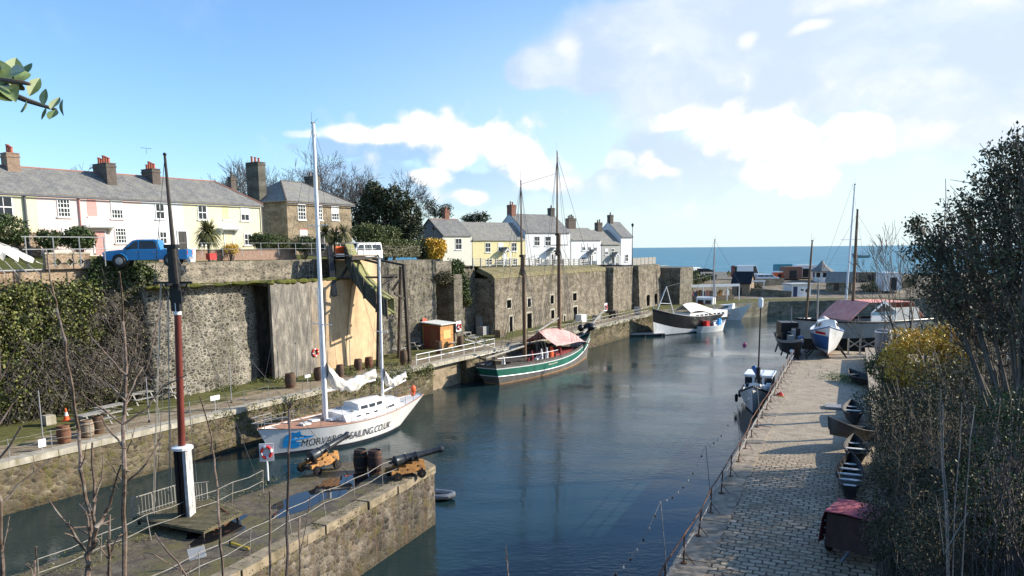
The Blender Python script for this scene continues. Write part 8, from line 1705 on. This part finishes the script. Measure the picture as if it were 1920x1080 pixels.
# ------------------------------------------------------------------ across the basin
def gf(u, v):      # meets the beach road / far quay
    for k in range(120, 215):
        d = ray(u, v); q = CAM+d*(k/d.y)
        if q.z <= zfar(q.x, q.y): return q
    return CAM+d*(150/d.y)
def fq(u, v): return G(u, v, .01)
p0 = fq(1484, 557); t = thing('harbour_hut', 'small white flat roofed hut with dark blue door on the far quay', 'hut', p0, R(12)); w_ = (1530-1490)/FPX*p0.y
mb = MB(); mb.box(0, w_*1.0, 0, 3.2, 0, 2.5); mb.build('wall', m_wwhite, t); mb = MB(); mb.box(-.3, w_+.3, -.4, 3.5, 2.503, 2.72); mb.build('roof', paint('pale_hut_roof', (.5, .5, .48), .7), t); mb = MB(); mb.box(.35, 1.25, -.04, -.002, .05, 2.1); mb.build('door', m_door, t)
window(t, 2.35, 1.1, .8, .9, 0, 2, 1); mb = MB(); mb.T = Matrix.Translation((3.5, -.05, 1.25)) @ Matrix.Rotation(PI/2, 4, 'X'); mb.lathe([(.3, 0), (.42, 0), (.42, .06), (.3, .06)], 16); mb.build('hung_ring', m_dark, t)
p0 = fq(1395, 548); wallrun('low_wall', [fq(1392, 556), fq(1484, 557.5)], 0, [1.9, 1.2], .7, m_farq, 'low dark stone wall left of the harbour hut', 'wall'); wallrun('low_wall', [gf(1415, 538), gf(1470, 535)], .5, 3.2, .7, m_rub, 'dark retaining wall below the white car on the beach road', 'wall')
p0 = D(1548, 545, 158); p0.z = 1.0; t = thing('slate_roofed_store', 'low stone store with steep slate roof behind the harbour hut', 'building', p0, R(-30)); walls(t, 0, 5, 4.4, 1.8, m_farq, 3.7); roofgable(t, 0, 5, 4.4, 1.8, 3.7, m_slate2, .3, ridge=None, endov=.2); mb = MB(); mb.box(1.6, 2.6, -.03, -.003, 0, 1.6); mb.build('door', m_blkwood, t)
p0 = D(1540, 522, 172); p0.z = zfar(p0.x, p0.y); hh = D(1540, 488, 172).z-p0.z; t = thing('octagonal_kiosk', 'white octagonal kiosk with pointed slate roof and finial by the beach', 'kiosk', p0); mb = MB(); mb.lathe([(1.9, -.3), (1.9, hh*.5)], 8, a0=PI/8); mb.build('wall', m_wwhite, t); mb = MB(); mb.lathe([(2.6, hh*.46), (2.6, hh*.5), (1.3, hh*.68), (.5, hh*.86), (.08, hh)], 8, a0=PI/8); mb.build('roof', m_slate, t)
for k in range(8): a_ = 2*PI*k/8; mb = MB(); mb.T = Matrix.Rotation(a_, 4, 'Z'); mb.box(1.74, 1.79, -.45, .45, .9, hh*.42); mb.build('window', m_glass, t)
mb = MB(); mb.tube([(0, 0, hh), (0, 0, hh+.7)], .04, 5); mb.ell((0, 0, hh+.35), .12, .12, .12, 8, 5); mb.build('finial', m_white, t)
def far_van(label, u, v, rz, **k): p = gf(u, v); p.z = zfar(p.x, p.y); return van(label, p, rz, **k)
far_van('tall white van with red back parked above the beach sheds', 1402, 522, R(8), L_=6.2, H_=3.0); far_van('white car lower and right of the tall van by the beach', 1438, 529, R(-6), L_=5.0, H_=1.75, glassrow=True, name='parked_car')
def box_thing(name, label, cat, u, v, sx, sy, sz, mat, roof=None, dz=0, rz=0):
    p = gf(u, v); p.z = zfar(p.x, p.y)+dz; t = thing(name, label, cat, p, rz); mb = MB(); mb.box(-sx/2, sx/2, -sy/2, sy/2, 0, sz); mb.build('body', mat, t); mb = MB(); mb.prism([(-sx/2-.1, sz+.003), (sx/2+.1, sz+.003), (sx/2-.3, sz+.3), (-sx/2+.3, sz+.3)], -sy/2-.1, sy/2+.1, axis='y'); mb.build('lid', roof or mat, t); mb = MB(); mb.box(-sx*.2, sx*.2, -sy/2-.03, -sy/2-.003, .1, sz*.8); mb.build('hatch', m_dark, t)
box_thing('beach_hut', 'brown beach hut left of the white one by the kiosk', 'hut', 1482, 523, 4.2, 3, 2.5, m_chimr); box_thing('beach_hut', 'white beach hut beside the octagonal kiosk', 'hut', 1507, 520, 4.5, 3, 2.6, m_white); box_thing('container', 'teal container by the beach behind the brown hut', 'container', 1467, 517, 4.0, 2.4, 2.6, paint('teal_paint', (.06, .26, .33), .6)); box_thing('stall', 'small orange and white beach stall right of the white car', 'stall', 1459, 524, 2.2, 2, 1.5, m_orng, m_white); box_thing('red_bin', 'dark red box left of the tall white van', 'box', 1381, 519, 2.2, 2, 2.4, m_mar)
box_thing('wall_hut', 'dark stone hut at the right behind the white masts', 'hut', 1625, 527, 5, 3, 1.7, m_rub); box_thing('white_house', 'white flat roofed house half hidden by the bare trees', 'house', 1665, 548, 3.6, 4, 3.6, m_wwhite, dz=.2)
# sheds and stall frames at the head of the basin
p0 = L(100, 2.5, 0)
def gable_shed(label, u, v, rz, sx, sy, e, r_, mat, rm): p = fq(u, v); t = thing('gabled_shed', label, 'shed', p, rz); walls(t, 0, sx, sy, e, mat, r_); roofgable(t, 0, sx, sy, e, r_, rm, .25, ridge=None, endov=.25); mb = MB(); mb.box(sx*.3, sx*.55, -.03, -.003, .02, min(2, e-.1)); mb.build('door', m_black, t)
gable_shed('black tarred shed with steep roof behind the white cruiser', 1372, 556, R(-28), 3.6, 4.6, 2.8, 5.0, m_wood, m_black); gable_shed('grey roofed shed behind the market stall frame', 1320, 545, R(8), 6, 4, 2.4, 4.2, m_grwood, m_slate2)
p0 = fq(1272, 567); t = thing('market_stall', 'open market stall with white beam and colourful goods behind the black boat', 'stall', p0, R(16)); wS = 13
mb = MB(); mb.box(0, wS, 0, .3, 2.75, 3.2); mb.build('fascia', m_white, t); mb = MB(); mb.box(0, wS, .301, 3.4, 2.9, 3.05); mb.build('canopy', m_grwood, t)
for k in range(6): mb = MB(); mb.box(k*wS/5-.08, k*wS/5+.08, .02, .2, 0, 2.75); mb.build('post', m_white, t)
mb = MB(); mb.box(.2, wS-.2, 1.5, 2.4, 0, .95); mb.build('counter', m_wood, t)
rnd.seed(6)
for k in range(22): x = .5+k*(wS-1)/22; h_ = rnd.uniform(.4, 1.2); mb = MB(); mb.box(x, x+.42, 1.6, 2.1, .953, .953+h_); mb.build('goods', rnd.choice([m_white, m_blue, m_redc, m_orange, m_wood, m_awn, m_canvas]), t)
p0 = fq(1393, 556); t = thing('pergola_frame', 'white pergola frame right of the black shed', 'frame', p0, R(10))
for x in (0, 4.6): mb = MB(); mb.box(x-.08, x+.08, -.08, .08, 0, 3.0); mb.build('post', m_white, t)
mb = MB(); mb.box(-.3, 4.9, -.1, .1, 3.0, 3.3); mb.build('beam', m_white, t)
p0 = G(1170, 632, ZW); t = thing('pontoon', 'low dark floating pontoon below the bow of the black boat', 'pontoon', p0, R(8)); mb = MB(); mb.box(0, 6.2, -.2, 1.4, .0, .42); mb.build('deck', m_grwood, t); mb = MB(); mb.box(.05, 6.15, -.26, 1.46, -.3, .3); mb.build('float', m_black, t)
for x in (.5, 3, 5.6): mb = MB(); mb.lathe([(.16, 0), (.16, .45)], 10, (x, -.3, -.1)); mb.build('tyre_fender', m_black, t)
# cars parked along the lane end and people-free kiosk sign
def far_car(label, s_, y_, mat, H_=1.55, rz=0): return van(label, L(s_, y_, terr(s_, y_)+.05), PHI+rz, 4.2, mat, H_, 'parked_car', True)
for i, (u, v, lab, m_) in enumerate([(1236, 497, 'red car parked at the end of the upper lane', m_red), (1248, 496, 'cream van parked right of the red car on the lane end', m_canvas), (1264, 500, 'blue car parked on the lane end', m_blue), (1277, 502, 'white car parked right of the blue car', m_white), (1292, 506, 'silver car parked on the falling lane', m_galv), (1306, 509, 'white car further down the falling lane', m_white), (1322, 513, 'dark car at the lower end of the falling lane', m_dark)]):
    for k in range(700, 1500):
        d = ray(u, v); q = CAM+d*((90+k*.1)/d.y); s_, y_, z_ = toL(q)
        if 9.5 < y_ < 90 and z_ <= terr(s_, y_)+.05: break
    van(lab, L(s_, y_, terr(s_, y_)), PHI+.2*(i % 3)-PI*.3, 4.3, m_, 2.0 if 'van' in lab else 1.5, 'parked_car', True)

for k, (u, v, rr, lab) in enumerate([(1650, 540, 1.6, 'dark green bush behind the white masts on the far side'), (1628, 548, 1.3, 'olive bush left of the half hidden white house'), (1415, 546, 1.0, 'low olive bush on the wall by the pergola frame'), (1572, 536, .9, 'small bush beside the slate roofed store'), (1690, 540, 1.8, 'broad dark bush right of the half hidden white house')]):
    p = gf(u, v); c = Vector((0, 0, rr*.6)); p.z = zfar(p.x, p.y); t = thing('far_bush', lab, 'bush', p); leaves('foliage', np.concatenate([clump(c, rr*1.3, rr, rr*.8, 900, 9, .2, .3), clump(c+Vector((rr*.8, 0, -.2)), rr*.7, rr*.6, rr*.5, 400, 9, .15, .2)]), .3, [lf_bush, lf_hedge, lf_oak][k % 3], t, .6); segs('stems', [((0, 0, -.2), (rnd.uniform(-rr, rr), rnd.uniform(-rr, rr)*.5, rr*rnd.uniform(.5, 1.2)), .04, .015) for q in range(14)], m_bark, t, 4)
